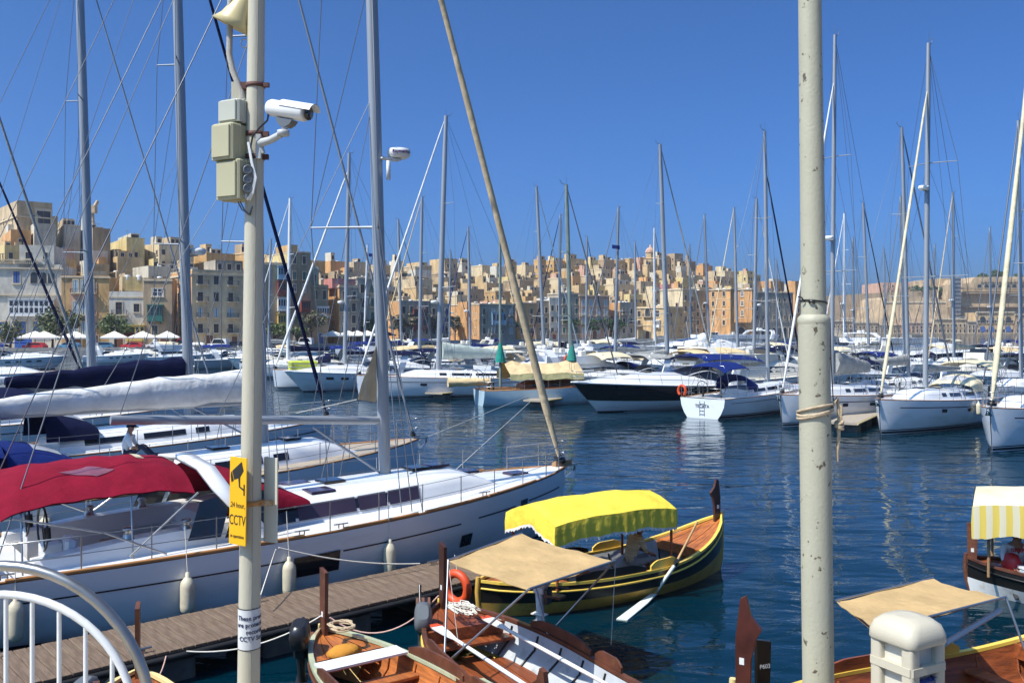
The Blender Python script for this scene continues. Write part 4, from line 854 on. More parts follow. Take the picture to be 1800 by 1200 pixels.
def motor(loc, rz, L, label, hull=HULLW, style='express', bimini=None, group=None, B=None, rail=True, arch=True, top=WHITE, cat='motor yacht', name='motor_yacht', tender=False, fb=None):
    """motor yacht; origin on the waterline amidships, +x towards the bow"""
    B = B or L*.29; fb = fb or .85+L*.07; fs = fb*.72; h = Hull(L, B, fb, fs, -L*.5, rake=L*.13, aft=.93, wl=(.88,.58,1.6), full=.72)
    t = thing(name, label, cat, (loc[0], loc[1], 0), rz, group)
    mats = [hull]; h.shell(40).build('hull', hull, t)
    mb = MB(); h.band(mb, .0, 1, -.1, .08, absz=True, n=40, off=.015); mb.build('boot_stripe', STRIPE, t)
    mb = MB()
    for sd_ in (1, -1): mb.tube([h.sheer(i/14, sd_, -.01, -.02) for i in range(15)], .045, 5)
    mb.build('rubbing_strake', top, t)
    for sd_ in (1, -1):
        for a in (.42, .52, .62, .72): mb = MB(); h.band(mb, a, a+.05, .63, .76, n=4, off=.03, sides=(sd_,)); mb.build('porthole', GLASS, t)
    h.deck(well=(.03, .26), n=14, wellw=.82, welld=.4, camber=.08).build('deck', top, t)
    if style == 'express':
        c, side, tp = cabin(h, .28, .93, .80, .30+L*.018, front=.55, back=.05, crown=.16); c.build('foredeck_moulding', top, t)
        c2, s2, t2 = cabin(h, .30, .56, .74, .55+L*.035, front=.85, back=.25, crown=.10); ws = c2.build('windscreen', GLASS, t)
        mb = MB()
        for sd_ in (1, -1):
            mb.tube([s2(lerp(.31, .545, i/6), .93, sd_, .02) for i in range(7)], .03, 5)
        mb.build('windscreen_frame', top, ws)
        for q in (.62, .74):
            mb = MB(); mb.bbox(tp(q, 0), (.55, .55, .05), .015); mb.build('deck_hatch', GLASS, t)
    else:
        c, side, tp = cabin(h, .16, .86, .86, .80+L*.026, front=.52, back=.02, crown=.14, tumble=.82); c.build('superstructure', top, t)
        strip(side, .20, .66, .36, .74, n=10).build('saloon_window', GLASS, t)
        for q in (.60,):
            g = []
            for tt in (.585, .63, .68, .73):
                g.append([tp(tt, y*B*.22, .02) for y in (-1, -.5, 0, .5, 1)])
            mb = MB(); mb.loft(g, 0, False); mb.build('windscreen', GLASS, t)
        z = tp(.35, 0).z; fx0, fx1 = h.xs+L*.10, h.xs+L*.56; mb = MB()
        rings = []
        for x, w_ in ((fx0, .80), (lerp(fx0, fx1, .6), .80), (fx1, .55)):
            W_ = h.hb(.35)*w_; rings.append([Vector((x, W_*k, z+zz)) for k, zz in ((1, -.18), (1.06, .45), (.98, .46), (.92, .0), (-.92, .0), (-.98, .46), (-1.06, .45), (-1, -.18))])
        mb.loft(rings, 0, True, True, True, False); mb.box(((fx1-.1), 0, z+.22), (.12, h.hb(.35)*1.1, .5)); fl = mb.build('flybridge', top, t)
        mb = MB(); mb.box((lerp(fx0, fx1, .85), 0, z+.62), (.06, h.hb(.35)*1.0, .4), ry=-.5); mb.build('fly_screen', GLASS, fl)
        mb = MB()
        for k in (-.5, .5): mb.bbox((lerp(fx0, fx1, .62), k*h.hb(.35), z+.45), (.5, .5, .8), .05)
        mb.build('seat', CREAM, fl)
    za = (h.zs(.2)+1.35+L*.02) if style == 'express' else h.zs(.2)+1.75+L*.04
    if arch:
        W_ = h.hb(.2)*.92; xa = h.xs+L*(.22 if style == 'express' else .14); z0 = h.zs(.2) if style == 'express' else za-1.3; rings = []
        for y, z, dx in ((W_, z0, .55), (W_*.96, lerp(z0, za, .6), .1), (W_*.8, za, -.25), (0, za+.06, -.3), (-W_*.8, za, -.25), (-W_*.96, lerp(z0, za, .6), .1), (-W_, z0, .55)):
            rings.append([Vector((xa+dx+a, y+(b if abs(y) > W_*.9 else 0)*(1 if y > 0 else -1), z+(b if abs(y) <= W_*.9 else 0))) for a, b in ((-.32,-.06),(.32,-.06),(.32,.06),(-.32,.06))])
        mb = MB(); mb.loft(rings, 0, True, True, True, False); ar = mb.build('radar_arch', top, t)
        mb = MB(); mb.lathe([(0,0),(.22,0),(.3,.06),(.3,.16),(.24,.23),(0,.25)], (xa-.3, 0, za+.12), 12); mb.tube([(xa-.3, .5, za), (xa-.6, .55, za+1.9)], .012, 4); mb.tube([(xa-.3, -.5, za), (xa-.6, -.55, za+1.6)], .012, 4); mb.lathe([(0,0),(.16,.02),(.2,.15),(.14,.3),(0,.34)], (xa-.3, -.7, za+.1), 10); mb.build('radar_dome', WHITEPT, ar)
    if bimini:
        zb = za+(.18 if style == 'express' else -.2); b = awning_sheet(h.xs+L*.05, h.xs+L*(.40 if style == 'express' else .34), B*.42, zb-.1, zb+.05, crown=.22).build('bimini', CV[bimini], t)
        mb = MB()
        for q in (.08, .22, .37): hoop(B*.42, h.xs+L*q, h.zs(.2)+.1 if style == 'express' else za-.6, zb+.08, 0, .016, mb)
        mb.build('bimini_frame', STEEL, b)
    if rail:
        mb = MB(); ts = [.40+.05*i for i in range(12)]+[.985]
        for zz in (.62, .32):
            pts = [h.sheer(tt, 1, .08, zz*(min(1, (tt-.38)/.06))) for tt in ts]; mb.tube(pts+[Vector((h.xs+L*1.0, 0, h.zs(1)+zz+.06))]+[Vector((p.x, -p.y, p.z)) for p in reversed(pts)], .016, 5)
        rl = mb.build('bow_rail', STEEL, t)
        for sd_ in (1, -1):
            for tt in (.45, .55, .65, .75, .85, .95):
                mb = MB(); mb.tube([h.sheer(tt-.012, sd_, .10), h.sheer(tt, sd_, .08, .62)], .014, 5); mb.build('stanchion', STEEL, rl)
    mb = MB()
    for k in (-1, 1): mb.bbox((h.xs+L*.10, k*B*.22, h.zs(.1)+.05), (L*.05, B*.25, .55), .06)
    mb.build('cockpit_seat', CREAM, t)
    mb = MB(); mb.box((h.xs-.45, 0, .35), (.95, B*.86, .1)); mb.build('swim_platform', top, t)
    return t, h
# ---------------------------------------------------------------- wooden harbour boats with tall stem boards
class Wood:
    def __init__(s, L, B): s.L, s.B = L, B
    def hb(s, t): return s.B/2*max(0, 1-abs(2*t-1)**2.5)**.78+.035
    def zs(s, t): return .56+.62*max(0, 2*t-1)**2.6+.12*max(0, 1-2*t)**2.6
    def X(s, t): return -s.L/2+s.L*t
    def sec(s, t):
        w, z = s.hb(t), s.zs(t); k = 1-.35*abs(2*t-1)**3
        return [(w, z), (w*1.0, z-.14), (w*.97*k+.02, z*.42), (w*.78*k*k+.01, 0.0), (w*.45*k*k, -.14), (0., -.22)]
    def p(s, t, i, sd_, off=0.):
        w, z = s.sec(t)[i]; return Vector((s.X(t), sd_*(w+off), z))
    def gun(s, t, sd_, ins=0., up=0.): return Vector((s.X(t), sd_*max(.01, s.hb(t)-ins), s.zs(t)+up))
def dghajsa(loc, rz, label, L=5.9, B=1.62, low=YELP, wale=BLACKPT, gunm=YELP, inner=PALEBLUE, floor=VARN, deckm=VARN, strake=YELP, bow='hatchet', stern='plain', group='painted wooden harbour boats with stem boards', coam=True, bow_h=.92, stern_h=.62, board=DARKW, thwarts=(.30,.5,.68), stemm=None):
    t = thing('wooden_boat', label, 'boat', (loc[0], loc[1], 0), rz, group); h = Wood(L, B); n = 26; ts = [i/n for i in range(n+1)]
    mb = MB()
    for sd_ in (1, -1):
        for i in range(5): mb.loft([[h.p(q, i, sd_) for q in ts], [h.p(q, i+1, sd_) for q in ts]] if sd_ < 0 else [[h.p(q, i+1, sd_) for q in ts], [h.p(q, i, sd_) for q in ts]], 1 if i in (0, 1) else 0, False)
    mb.add([h.p(0, i, 1) for i in range(6)]+[h.p(0, i, -1) for i in range(4, -1, -1)], [tuple(range(11))], 0); mb.add([h.p(1, i, 1) for i in range(6)]+[h.p(1, i, -1) for i in range(4, -1, -1)], [tuple(range(11))], 0)
    mb.build('hull', [low, wale], t)
    mb = MB()
    for sd_ in (1, -1): mb.tube([h.p(q, 1, sd_, .012) for q in ts], .022, 5)
    mb.build('rubbing_strake', strake, t)
    mb = MB()
    for sd_ in (1, -1):
        a = [h.gun(q, sd_, -.02, .015) for q in ts]; b = [h.gun(q, sd_, .055, .015) for q in ts]; a2 = [p-Vector((0,0,.05)) for p in a]; b2 = [p-Vector((0,0,.05)) for p in b]
        mb.loft([list(r) for r in zip(a, b, b2, a2)], 0, True, True, True, False)
    mb.build('gunwale', gunm, t)
    mb = MB(); ti = [q for q in ts if .10 <= q <= .90]
    for sd_ in (1, -1):
        g = [[Vector((h.X(q), sd_*max(.01, h.hb(q)-.06), h.zs(q)-.04)) for q in ti], [Vector((h.X(q), sd_*max(.01, h.hb(q)*.93-.06), .3)) for q in ti], [Vector((h.X(q), sd_*max(.01, h.hb(q)*.66-.05), .09)) for q in ti]]
        mb.loft(g, 0, False)
    mb.build('planking', inner, t)
    mb = MB()
    for k in range(5):
        y = (k-2)*B*.125; mb.box((0, y, .085), (L*(.66-.05*abs(k-2)), B*.115, .03))
    mb.build('floorboard', floor, t)
    for k in range(7):
        q = .2+.6*k/6
        for sd_ in (1, -1):
            mb = MB(); mb.tube([Vector((h.X(q), sd_*(h.hb(q)-.075), h.zs(q)-.07)), Vector((h.X(q), sd_*(h.hb(q)*.93-.075), .3)), Vector((h.X(q), sd_*(h.hb(q)*.66-.06), .10))], .02, 4); mb.build('rib', BLACKPT if inner is PALEBLUE else floor, t)
    for a, b in ((.0, .17), (.80, 1.)):
        for k in range(5):                       # deck planks at both ends
            f0, f1 = -1+.4*k, -1+.4*(k+1); g = [[Vector((h.X(q), (h.hb(q)-.05)*lerp(f0, f1, u) if h.hb(q) > .05 else 0, h.zs(q)-.05-.004*(k % 2))) for u in (.03, .97)] for q in (lerp(a, b, i/6) for i in range(7))]
            MB().sheet(g, 0, False).build('deck_plank', deckm, t)
    for q in (.17, .80): mb = MB(); mb.box((h.X(q), 0, h.zs(q)-.13), (.04, 2*h.hb(q)-.12, .2)); mb.build('bulkhead', deckm, t)
    for q in thwarts:
        mb = MB(); mb.bbox((h.X(q), 0, .37), (.24, 2*h.hb(q)*.96-.12, .045), .01); mb.build('thwart', floor, t)
    if coam:
        for sd_ in (1, -1):
            for a, b, m_ in ((.26, .52, wale), (.54, .66, gunm)):
                tt = [lerp(a, b, i/8) for i in range(9)]; o_ = [h.gun(q, sd_, .0, .02) for q in tt]; i_ = [h.gun(q, sd_, .035, .02) for q in tt]
                hh_ = [Vector((0,0,.16*min(1, 3*(i/8+.15), 3*(1-i/8+.15)))) for i in range(9)]
                mb = MB(); mb.loft([[a_, b_, b_+v, a_+v] for a_, b_, v in zip(o_, i_, hh_)], 0, True, True, True, False); mb.build('washboard', m_, t)
    def post(x, z0, hh, kind, sgn):
        if kind == 'hatchet': pl = [(-.07,0),(.08,0),(.10,hh*.45),(.15,hh*.62),(.22,hh*.72),(.10,hh*.83),(.045,hh),(-.02,hh*.97),(-.075,hh*.6)]
        else: pl = [(-.09,0),(.07,0),(.10,hh*.96),(-.10,hh)]
        mb = MB(); mb.prism([(x+sgn*a, 0, z0+b) for a, b in pl], (0,-.028,0), (0,.028,0)); o = mb.build('stem_board', board, t)
        mb = MB(); mb.box((x, -.03, z0+hh*.42), (.055, .006, .075)); mb.box((x, .03, z0+hh*.42), (.055, .006, .075)); mb.build('sticker', WHITEPT, o); return o
    po = []
    if bow: po.append(post(h.X(.985), h.zs(1)-.25, bow_h+.25, bow, -1))
    if stern: po.append(post(h.X(.015), h.zs(0)-.25, stern_h+.25, stern, 1))
    for q in (1., 0.):
        s_ = 1 if q else -1; mb = MB(); mb.tube([(h.X(q)-.12*s_, 0, -.25), (h.X(q)+.03*s_, 0, .25), (h.X(q)+.05*s_, 0, h.zs(q)*.7), (h.X(q)+.03*s_, 0, h.zs(q)+.06)], .045, 6); mb.build('stem', stemm or low, t)
    return t, h
def outboard(parent, p, rz, cowl, leg, s=1., tilt=0., brand=None):
    """motor hanging on a bracket at p; parts are sub-parts of the motor"""
    o = bpy.data.objects.new('outboard_motor', None); COL.objects.link(o); o.parent = parent; o.location = p; o.rotation_euler = (0, tilt, rz); o.scale = (s, s, s)
    rings = []
    for z, lx, ly, ox in ((.12,.15,.10,0), (.16,.20,.125,-.01), (.30,.225,.135,-.02), (.42,.20,.12,-.02), (.47,.12,.08,-.02)):
        rings.append([Vector((ox+lx*math.copysign(abs(math.cos(a))**.6, math.cos(a)), ly*math.copysign(abs(math.sin(a))**.6, math.sin(a)), z)) for a in (2*math.pi*j/16 for j in range(16))])
    mb = MB(); mb.loft(rings, 0, True, True, True); mb.build('cowling', cowl, o)
    mb = MB(); mb.bbox((0,0,.06), (.26,.17,.13), .03); mb.loft([[Vector((a*lx+ox, b*ly, z)) for a, b in ((-1,-.5),(-.4,-1),(.4,-1),(1,0),(.4,1),(-.4,1),(-1,.5))] for z, lx, ly, ox in ((0,.10,.06,0), (-.35,.08,.05,0), (-.62,.10,.04,.0), (-.66,.14,.045,-.01))], 0, True, True, True); mb.box((-.02,0,-.42), (.30,.16,.02)); mb.build('leg', leg, o)
    mb = MB(); mb.lathe([(0,-.18),(.05,-.14),(.055,.05),(.03,.13),(0,.14)], (-.02,0,-.66), 8, axis=Vector((1,0,0)))
    for k in range(3):
        a = k*2.094; mb.add([Vector((-.15,0,-.66))+Vector((dx, r*math.cos(a+da), r*math.sin(a+da))) for r, da, dx in ((.04,-.3,.03),(.13,-.45,.04),(.14,.35,-.02),(.04,.3,-.02))], [(0,1,2,3)])
    mb.build('propeller', leg, o)
    mb = MB(); mb.box((.17,0,-.05), (.07,.18,.28)); mb.build('clamp_bracket', BLACKP, o)
    mb = MB(); mb.box((.34,0,-.02), (.32,.22,.045)); mb.build('motor_bracket', BROWNW, o)
    mb = MB(); mb.tube([(.15,.03,.1),(.45,.05,.14),(.62,.05,.15)], [.02,.02,.026], 6); mb.build('tiller', BLACKP, o)
    return o
# ---------------------------------------------------------------- people
def person(label, loc, rz, J, mats, hair=None, cap=None, extra=None, name='person'):
    """J: joint -> (x,y,z) in the person's frame (facing +x); body grown with a skin modifier, coloured by nearest bone"""
    t = thing(name, label, 'person', loc, rz)
    names = [k for k in J if k != 'face']; V = [Vector(J[k]) for k in names]; ix = {k: i for i, k in enumerate(names)}
    E = [('pel','spine'),('spine','chest'),('chest','neck'),('neck','head'),('head','crown'),('chest','shL'),('shL','elL'),('elL','wrL'),('chest','shR'),('shR','elR'),('elR','wrR'),('pel','hipL'),('hipL','knL'),('knL','anL'),('anL','toL'),('pel','hipR'),('hipR','knR'),('knR','anR'),('anR','toR')]
    rad = dict(pel=.155, spine=.15, chest=.165, neck=.06, head=.095, crown=.085, sh=.075, el=.048, wr=.034, hip=.10, kn=.062, an=.045, to=.04)
    rr = [rad.get(k) or rad[k[:-1]] for k in names]; E = [(ix[a], ix[b]) for a, b in E if a in ix and b in ix]
    for sd_ in 'LR':                             # five fingers on each hand
        if 'wr'+sd_ in ix:
            w = V[ix['wr'+sd_]]; e_ = V[ix['el'+sd_]]; dr = (w-e_).normalized(); sdv = dr.cross(Vector((0,0,1)))
            sdv = sdv.normalized() if sdv.length > .1 else Vector((0,1,0)); nrm = sdv.cross(dr).normalized()
            V.append(w+dr*.075); rr.append(.036); hi = len(V)-1; E.append((ix['wr'+sd_], hi))
            for k, (o_, ln) in enumerate(((-.033,.07),(-.011,.085),(.011,.08),(.033,.06))):
                b = V[hi]+sdv*o_+dr*.02; V.append(b); rr.append(.012); E.append((hi, len(V)-1)); V.append(b+dr*ln*.6-nrm*.02); rr.append(.010); E.append((len(V)-2, len(V)-1)); V.append(b+dr*ln*.8-nrm*.05); rr.append(.009); E.append((len(V)-2, len(V)-1))
            V.append(w+dr*.04+sdv*.05); rr.append(.013); E.append((ix['wr'+sd_], len(V)-1)); V.append(w+dr*.08+sdv*.06-nrm*.02); rr.append(.011); E.append((len(V)-2, len(V)-1))
    me = bpy.data.meshes.new('body_skeleton'); me.from_pydata(V, E, []); o = bpy.data.objects.new('body_skeleton', me); COL.objects.link(o)
    md = o.modifiers.new('skin', 'SKIN'); md.use_smooth_shade = True
    for i, v in enumerate(me.skin_vertices[0].data):
        r = rr[i]; v.radius = (r, r); v.use_root = (i == ix['pel'])
        if i < len(names) and names[i] in ('pel', 'spine', 'chest'): v.radius = (r*1.1, r*.8)
    o.modifiers.new('sub', 'SUBSURF').levels = 1
    ev = o.evaluated_get(bpy.context.evaluated_depsgraph_get()); body = bpy.data.meshes.new_from_object(ev); bpy.data.objects.remove(o)
    body.materials.clear()
    for m_ in (mats['skin'], mats['shirt'], mats['legs']): body.materials.append(m_)
    seg = []
    def cls(a, b):
        s_ = {a, b}
        if s_ & {'crown', 'head', 'neck'}: return 0
        if s_ & {'elL', 'elR'} and not s_ & {'shL', 'shR'}: return 0
        if s_ & {'knL', 'knR', 'hipL', 'hipR'} and not s_ & {'anL', 'anR'}: return 2
        if s_ & {'anL', 'anR'}: return 0 if mats.get('shorts') else 2
        return 1
    for a, b in E: seg.append((V[a], V[b], cls(names[a], names[b]) if a < len(names) and b < len(names) else 0))
    for p in body.polygons:
        c = p.center; best = (9, 0)
        for a, b, k in seg:
            ab = b-a; q = max(0, min(1, (c-a).dot(ab)/max(1e-9, ab.length_squared))); dd = (c-a-ab*q).length
            if dd < best[0]: best = (dd, k)
        p.material_index = best[1]; p.use_smooth = True
    obj('body', body, t); hd, cr = Vector(J['head']), Vector(J['crown']); up = (cr-hd).normalized(); fw = Vector(J.get('face', (1, 0, 0))).normalized(); fw = (fw-up*fw.dot(up)).normalized(); sdv = up.cross(fw)
    mb = MB(); c = hd+up*.03
    mb.tube([c+fw*.088+up*.03, c+fw*.115-up*.005, c+fw*.09-up*.012], [.008,.014,.01], 5); mb.build('nose', mats['skin'], t)
    for sd_ in (-1, 1):
        mb = MB(); mb.lathe([(0,-.004),(.011,0),(0,.006)], c+fw*.088+sdv*.034*sd_+up*.028, 7, axis=fw); mb.build('eye', BLACKP, t)
        mb = MB(); mb.lathe([(0,-.008),(.026,-.004),(.024,.008),(0,.01)], c+sdv*.093*sd_-up*.002, 8, axis=(sdv*sd_-fw*.3).normalized()); mb.build('ear', mats['skin'], t)
    mb = MB(); mb.tube([c+fw*.088-up*.04+sdv*.025, c+fw*.096-up*.04, c+fw*.088-up*.04-sdv*.025], .006, 5); mb.build('mouth', M('lips', (.25,.09,.07), .5), t)
    q = up.to_track_quat('Z', 'Y').to_matrix()
    mb = MB(); rings = []
    for r, z in ((.104,.0),(.112,.05),(.10,.10),(.07,.135),(.0,.15)): rings.append([c-fw*.012+up*(z+.015)+(fw*math.cos(a)*r*(1.05 if math.cos(a) < 0 else 1.02)+sdv*math.sin(a)*r*.92)-(up*.05*max(0, -math.cos(a)) if z < .06 else Vector()) for a in (2*math.pi*j/14 for j in range(14))])
    mb.loft(rings, 0, True)
    if cap:
        br = [[c+up*.055+fw*(.10+.085*i/2)*math.cos(a)+sdv*math.sin(a)*.085-up*.012*i for a in (-.9,-.45,0,.45,.9)] for i in range(3)]; mb.sheet(br, 0, True, .008); mb.build('cap', cap, t)
    else: mb.build('hair', hair or M('hair_dark', (.02,.014,.01), .6), t)
    return t
# ================================================================ placed boats
def w2l(t, p):
    p = Vector(p)-t.location; return Matrix.Rotation(-t.rotation_euler.z, 3, 'Z') @ p
def ang(dx, dy): return math.atan2(dy, dx)
# ---- A: the white yacht along the pontoon
A, hA, iA = yacht((-2.85, 20.7), ang(.785, .62), L=13.6, B=4.3, fbow=1.6, label='long white sloop with red bimini lying along the wooden pontoon', mast_h=17.3, fore='beige', fore_r=.105, mr=.115, boom_t=.43, boom_cover=False, boom_z=1.34, boom_rise=.36, rake=.55, spreads=2, spread_w=1.75, topping=True, stripe=False, tm=.6)
L = 13.6
mb = MB(); hA.band(mb, .03, .36, .70, .722); hA.band(mb, .44, .66, .70, .722); hA.band(mb, .70, .80, .72, .742); hA.band(mb, .84, .96, .74, .762); mb.build('cove_line', STRIPE, A)
mb = MB(); hA.band(mb, .02, .99, .03, .10, absz=True); mb.build('boot_stripe', STRIPE, A)
for a, b, f0, f1 in ((.365, .435, .44, .74), (.815, .835, .64, .80), (.665, .69, .33, .52)):
    for sd_ in (1, -1): mb = MB(); hA.band(mb, a, b, f0, f1, n=4, off=.02, sides=(sd_,)); mb.build('hull_window', GLASS, A)
# long dark cabin windows
for a, b in ((.30, .40), (.405, .50), (.505, .555), (.56, .62)):
    for sd_ in (1, -1): strip(iA['side'], a, b, .22, .90, (sd_,), n=5, off=.02).build('cabin_glazing', GLASSP if a > .35 else GLASS, A)
for q, y, sx in ((.70, .0, .5), (.76, .0, .55), (.46, .55, .55), (.46, -.55, .55), (.875, 0, .5)):
    mb = MB(); p = iA['top'](q, y) if q < .8 else Vector((hA.xs+L*q, 0, hA.zs(q)+.07)); mb.bbox(p, (sx, sx*.9, .05), .015); mb.build('deck_hatch', GLASSP, A)
mb = MB()
for sd_ in (-1, 1):
    for a, b in ((.02, .38), (.44, .57), (.585, .72), (.725, .86)):
        mb.tube([hA.sheer(lerp(a, b, i/6), sd_, .03, .045) for i in range(7)], .035, 5)
mb.build('teak_rail', TEAKR, A)
# mast details: radar, bracket, mainsail clew
zr = 5.2+309/F*20.6; mp = iA['mp']; base = mp(zr); 
mb = MB(); mb.lathe([(0,-.10),(.18,-.10),(.25,-.05),(.265,.03),(.25,.10),(.15,.125),(0,.13)], base+Vector((.52,-.12,0)), 20); rd = mb.build('radar_dome', WHITEPT, A)
mb = MB(); mb.tube([base+Vector((.1,0,-.1)), base+Vector((.45,-.1,-.12))], .03, 6); mb.box(base+Vector((.3,-.08,-.14)), (.5,.22,.03)); mb.lathe([(.0,0),(.05,0),(.05,.42),(0,.43)], base+Vector((.2,-.2,-.62)), 8); mb.build('radar_bracket', ALUW, rd)
mx = Matrix.Translation(base+Vector((.52,-.12,-.01))) @ Matrix.Rotation(-(A.rotation_euler.z), 4, 'Z') @ Matrix.Rotation(R(22), 4, 'Z')
text('lettering', 'Raymarine', .105, M('radar_lettering', (.10,.02,.12), .5), rd, mx, 'CENTER', .001, .268, .002)
tri = [w2l(A, P(662, 606, 20.55)), w2l(A, P(661, 707, 20.55)), w2l(A, P(627, 702, 20.0))]
g = []
for i in range(9):
    q = i/8; a = lerp(tri[0], tri[1], q); b = lerp(tri[0], tri[2], q); g.append([lerp(a, b, k/6)+Vector((0, .05*math.sin(k*1.7+i*.8)*q, 0)) for k in range(7)])
mb = MB(); mb.sheet(g, 0, True); mb.sheet([[p+Vector((.004,.012,0)) for p in r] for r in g]); mb.build('mainsail_clew', CV['beige'], A)
mb = MB(); mb.tube([tri[2], w2l(A, P(520, 726, 19.2))], .008, 4); mb.build('outhaul', ROPEW, A)
# red bimini, arch, sprayhood
bz = hA.zs(.2)
def bimz(X, y):
    q = (X+7.9)/3.1; k = y/1.5; return lerp(2.36, 2.44, q)+.40*(1-abs(k)**2.6)-.05*abs(k)**4-.16*(2*q-1)**4+.018*math.sin(X*5+y*2)*(1-abs(k))+.012*math.sin(X*11-y*3)
g = [[Vector((-7.9+3.1*i/20, -1.5+3.0*j/14, bimz(-7.9+3.1*i/20, -1.5+3.0*j/14))) for j in range(15)] for i in range(21)]
MB().sheet(g, 0, True, .02).build('bimini', CV['red'], A)
def patch(name, poly, mat, off=.012):
    """polygon (convex, in x,y) laid on the bimini as a fine grid"""
    (a0, a1), (b0, b1), (c0, c1), (d0, d1) = poly
    g = []
    for i in range(9):
        u = i/8; g.append([(lambda X, y: Vector((X, y, bimz(X, y)+off)))(lerp(lerp(a0, b0, u), lerp(d0, c0, u), v/8), lerp(lerp(a1, b1, u), lerp(d1, c1, u), v/8)) for v in range(9)])
    MB().sheet(g).build(name, mat, A)
patch('bimini_window', ((-6.9,-.80),(-6.35,-1.05),(-6.0,-.85),(-6.4,-.6)), M('vinyl_tinted', (.22,.08,.11), .25, var=.2, scale=4, bump=.4, bscale=8))
patch('bimini_patch', ((-5.45,-.2),(-5.3,-.2),(-5.2,.9),(-5.35,.9)), CV['cream']); patch('bimini_patch', ((-4.85,-.2),(-4.74,-.2),(-4.68,.9),(-4.79,.9)), CV['cream'])
mb = MB()
for X0 in (-7.6, -5.9):
    mb.tube([Vector((X0, -1.6, 1.25))]+[Vector((X0+.25*(1-abs(k)), 1.46*k, bimz(X0+.25*(1-abs(k)), 1.46*k)-.045)) for k in (-1,-.7,-.35,0,.35,.7,1)]+[Vector((X0, 1.6, 1.25))], .016, 6)
for sd_ in (-1, 1): mb.tube([(-7.7, sd_*1.48, 2.15), (-6.4, sd_*1.78, 1.8), (-5.4, sd_*1.8, 1.3)], .018, 6); mb.tube([(-4.75, sd_*1.5, 2.25), (-6.0, sd_*1.78, 1.35)], .018, 6)
mb.build('bimini_frame', STEEL, A)
rings = []
for y, z, dx in ((1.8,1.35,.75),(1.78,1.75,.42),(1.6,2.3,-.02),(1.1,2.62,-.12),(0,2.72,-.15),(-1.1,2.62,-.12),(-1.6,2.3,-.02),(-1.78,1.75,.42),(-1.8,1.35,.75)):
    nx = Vector((0, y, max(.01, z-1.9)*1.2)).normalized()*.05
    rings.append([Vector((-4.35+dx+a, y, z))+nx*b for a, b in ((-.16,-1),(.16,-1),(.16,1),(-.16,1))])
mb = MB(); mb.loft(rings, 0, True, True, True); mb.build('cockpit_arch', WHITE, A)
g = []
for i in range(6):
    q = i/5; X = lerp(-4.25, -2.45, q); zt_ = lerp(2.58, 1.85, q**1.4); wy = lerp(1.5, 1.3, q); g.append([Vector((X, wy*math.cos(a), 1.75+(zt_-1.75)*max(0, math.sin(a))**.55)) for a in (math.pi*j/12 for j in range(13))])
mb = MB(); mb.loft(g, 0, False); s_ = mb.build('sprayhood', CV['red'], A)
mb = MB(); mb.loft([[p+Vector((.02, 0, .02)) for p in g[i][6:10]] for i in (2, 3, 4)], 0, False); mb.build('hood_window', CLEARP, s_)
for sd_ in (-1, 1):
    mb = MB(); mb.add([(-4.35, sd_*1.75, 1.42), (-3.2, sd_*1.68, 1.5), (-3.45, sd_*1.55, 2.15), (-4.0, sd_*1.6, 2.25)], [(0,1,2,3)]); mb.build('side_screen', GLASS, A); mb = MB(); mb.add([(-5.0, sd_*1.7, 1.45), (-4.42, sd_*1.74, 1.45), (-4.15, sd_*1.6, 2.2), (-4.75, sd_*1.6, 2.1)], [(0,1,2,3)]); mb.build('side_screen', GLASS, A)
# cockpit: coamings, table, winches, wheel pedestals
for sd_ in (-1, 1):
    mb = MB(); mb.loft([[Vector((X, sd_*(1.28+a), hA.zs(hA.tof(X))+b)) for a, b in ((-.22,0),(.22,0),(.14,hh),(-.2,hh))] for X, hh in ((-7.4,.18),(-6,.30),(-4.2,.36),(-3.3,.40))], 0, True, True, True, False); mb.build('coaming', WHITE, A)
    for X in (-5.9, -4.9):
        mb = MB(); z = hA.zs(hA.tof(X))+.32; mb.lathe([(.11,0),(.085,.05),(.07,.11),(.10,.16),(.07,.19),(0,.2)], (X, sd_*1.3, z), 12); mb.build('winch', STEEL, A)
    mb = MB(); mb.bbox((-7.0, sd_*.72, 1.02), (.36,.3,1.1), .05); mb.build('helm_pedestal', WHITE, A)
mb = MB(); mb.bbox((-5.2,0,1.22), (1.5,.75,.06), .02); mb.bbox((-5.2,0,.95), (1.2,.18,.6), .02); mb.build('cockpit_table', TEAK, A)
for k in range(9):
    mb = MB(); mb.box((-8.12, 0, .42+k*.135), (.035, 2.9, .12)); mb.build('platform_slat', TEAKR, A)
mb = MB(); mb.box((-8.07, 0, .95), (.05, 3.0, 1.3)); mb.build('swim_platform', WHITE, A)
mb = MB(); mb.bbox((-6.75,-.85,1.42), (.2,.42,.42), .05); mb.build('chart_plotter', WHITE, A)
# fenders along the near side
for x, y in ((686, 985), (510, 1030), (327, 1062), (27, 1115)):
    best = min((i/200 for i in range(0, 160)), key=lambda q: abs((lambda p: 900+p.x/p.y*F)(A.location+Matrix.Rotation(A.rotation_euler.z, 3, 'Z') @ hA.pt(q, .55, -1, .16))-x))
    p = hA.pt(best, .62, -1, .15); fender(A, p, hA.sheer(best, -1, .05, .55), .62, .125)
mb = MB()
for q in (.02, .38, .44, .72):
    p = hA.sheer(q, -1, .12, .09); mb.tube([p+Vector((-.15,0,.03)), p+Vector((.15,0,.03))], .016, 5); mb.tube([p+Vector((-.05,0,-.05)), p+Vector((-.05,0,.03))], .014, 5); mb.tube([p+Vector((.05,0,-.05)), p+Vector((.05,0,.03))], .014, 5)
mb.build('mooring_cleat', STEEL, A)
mb = MB(); b = iA['bow']; mb.box(b+Vector((.05,0,-.02)), (.55,.16,.14)); mb.build('bow_fitting', TEAK, A)
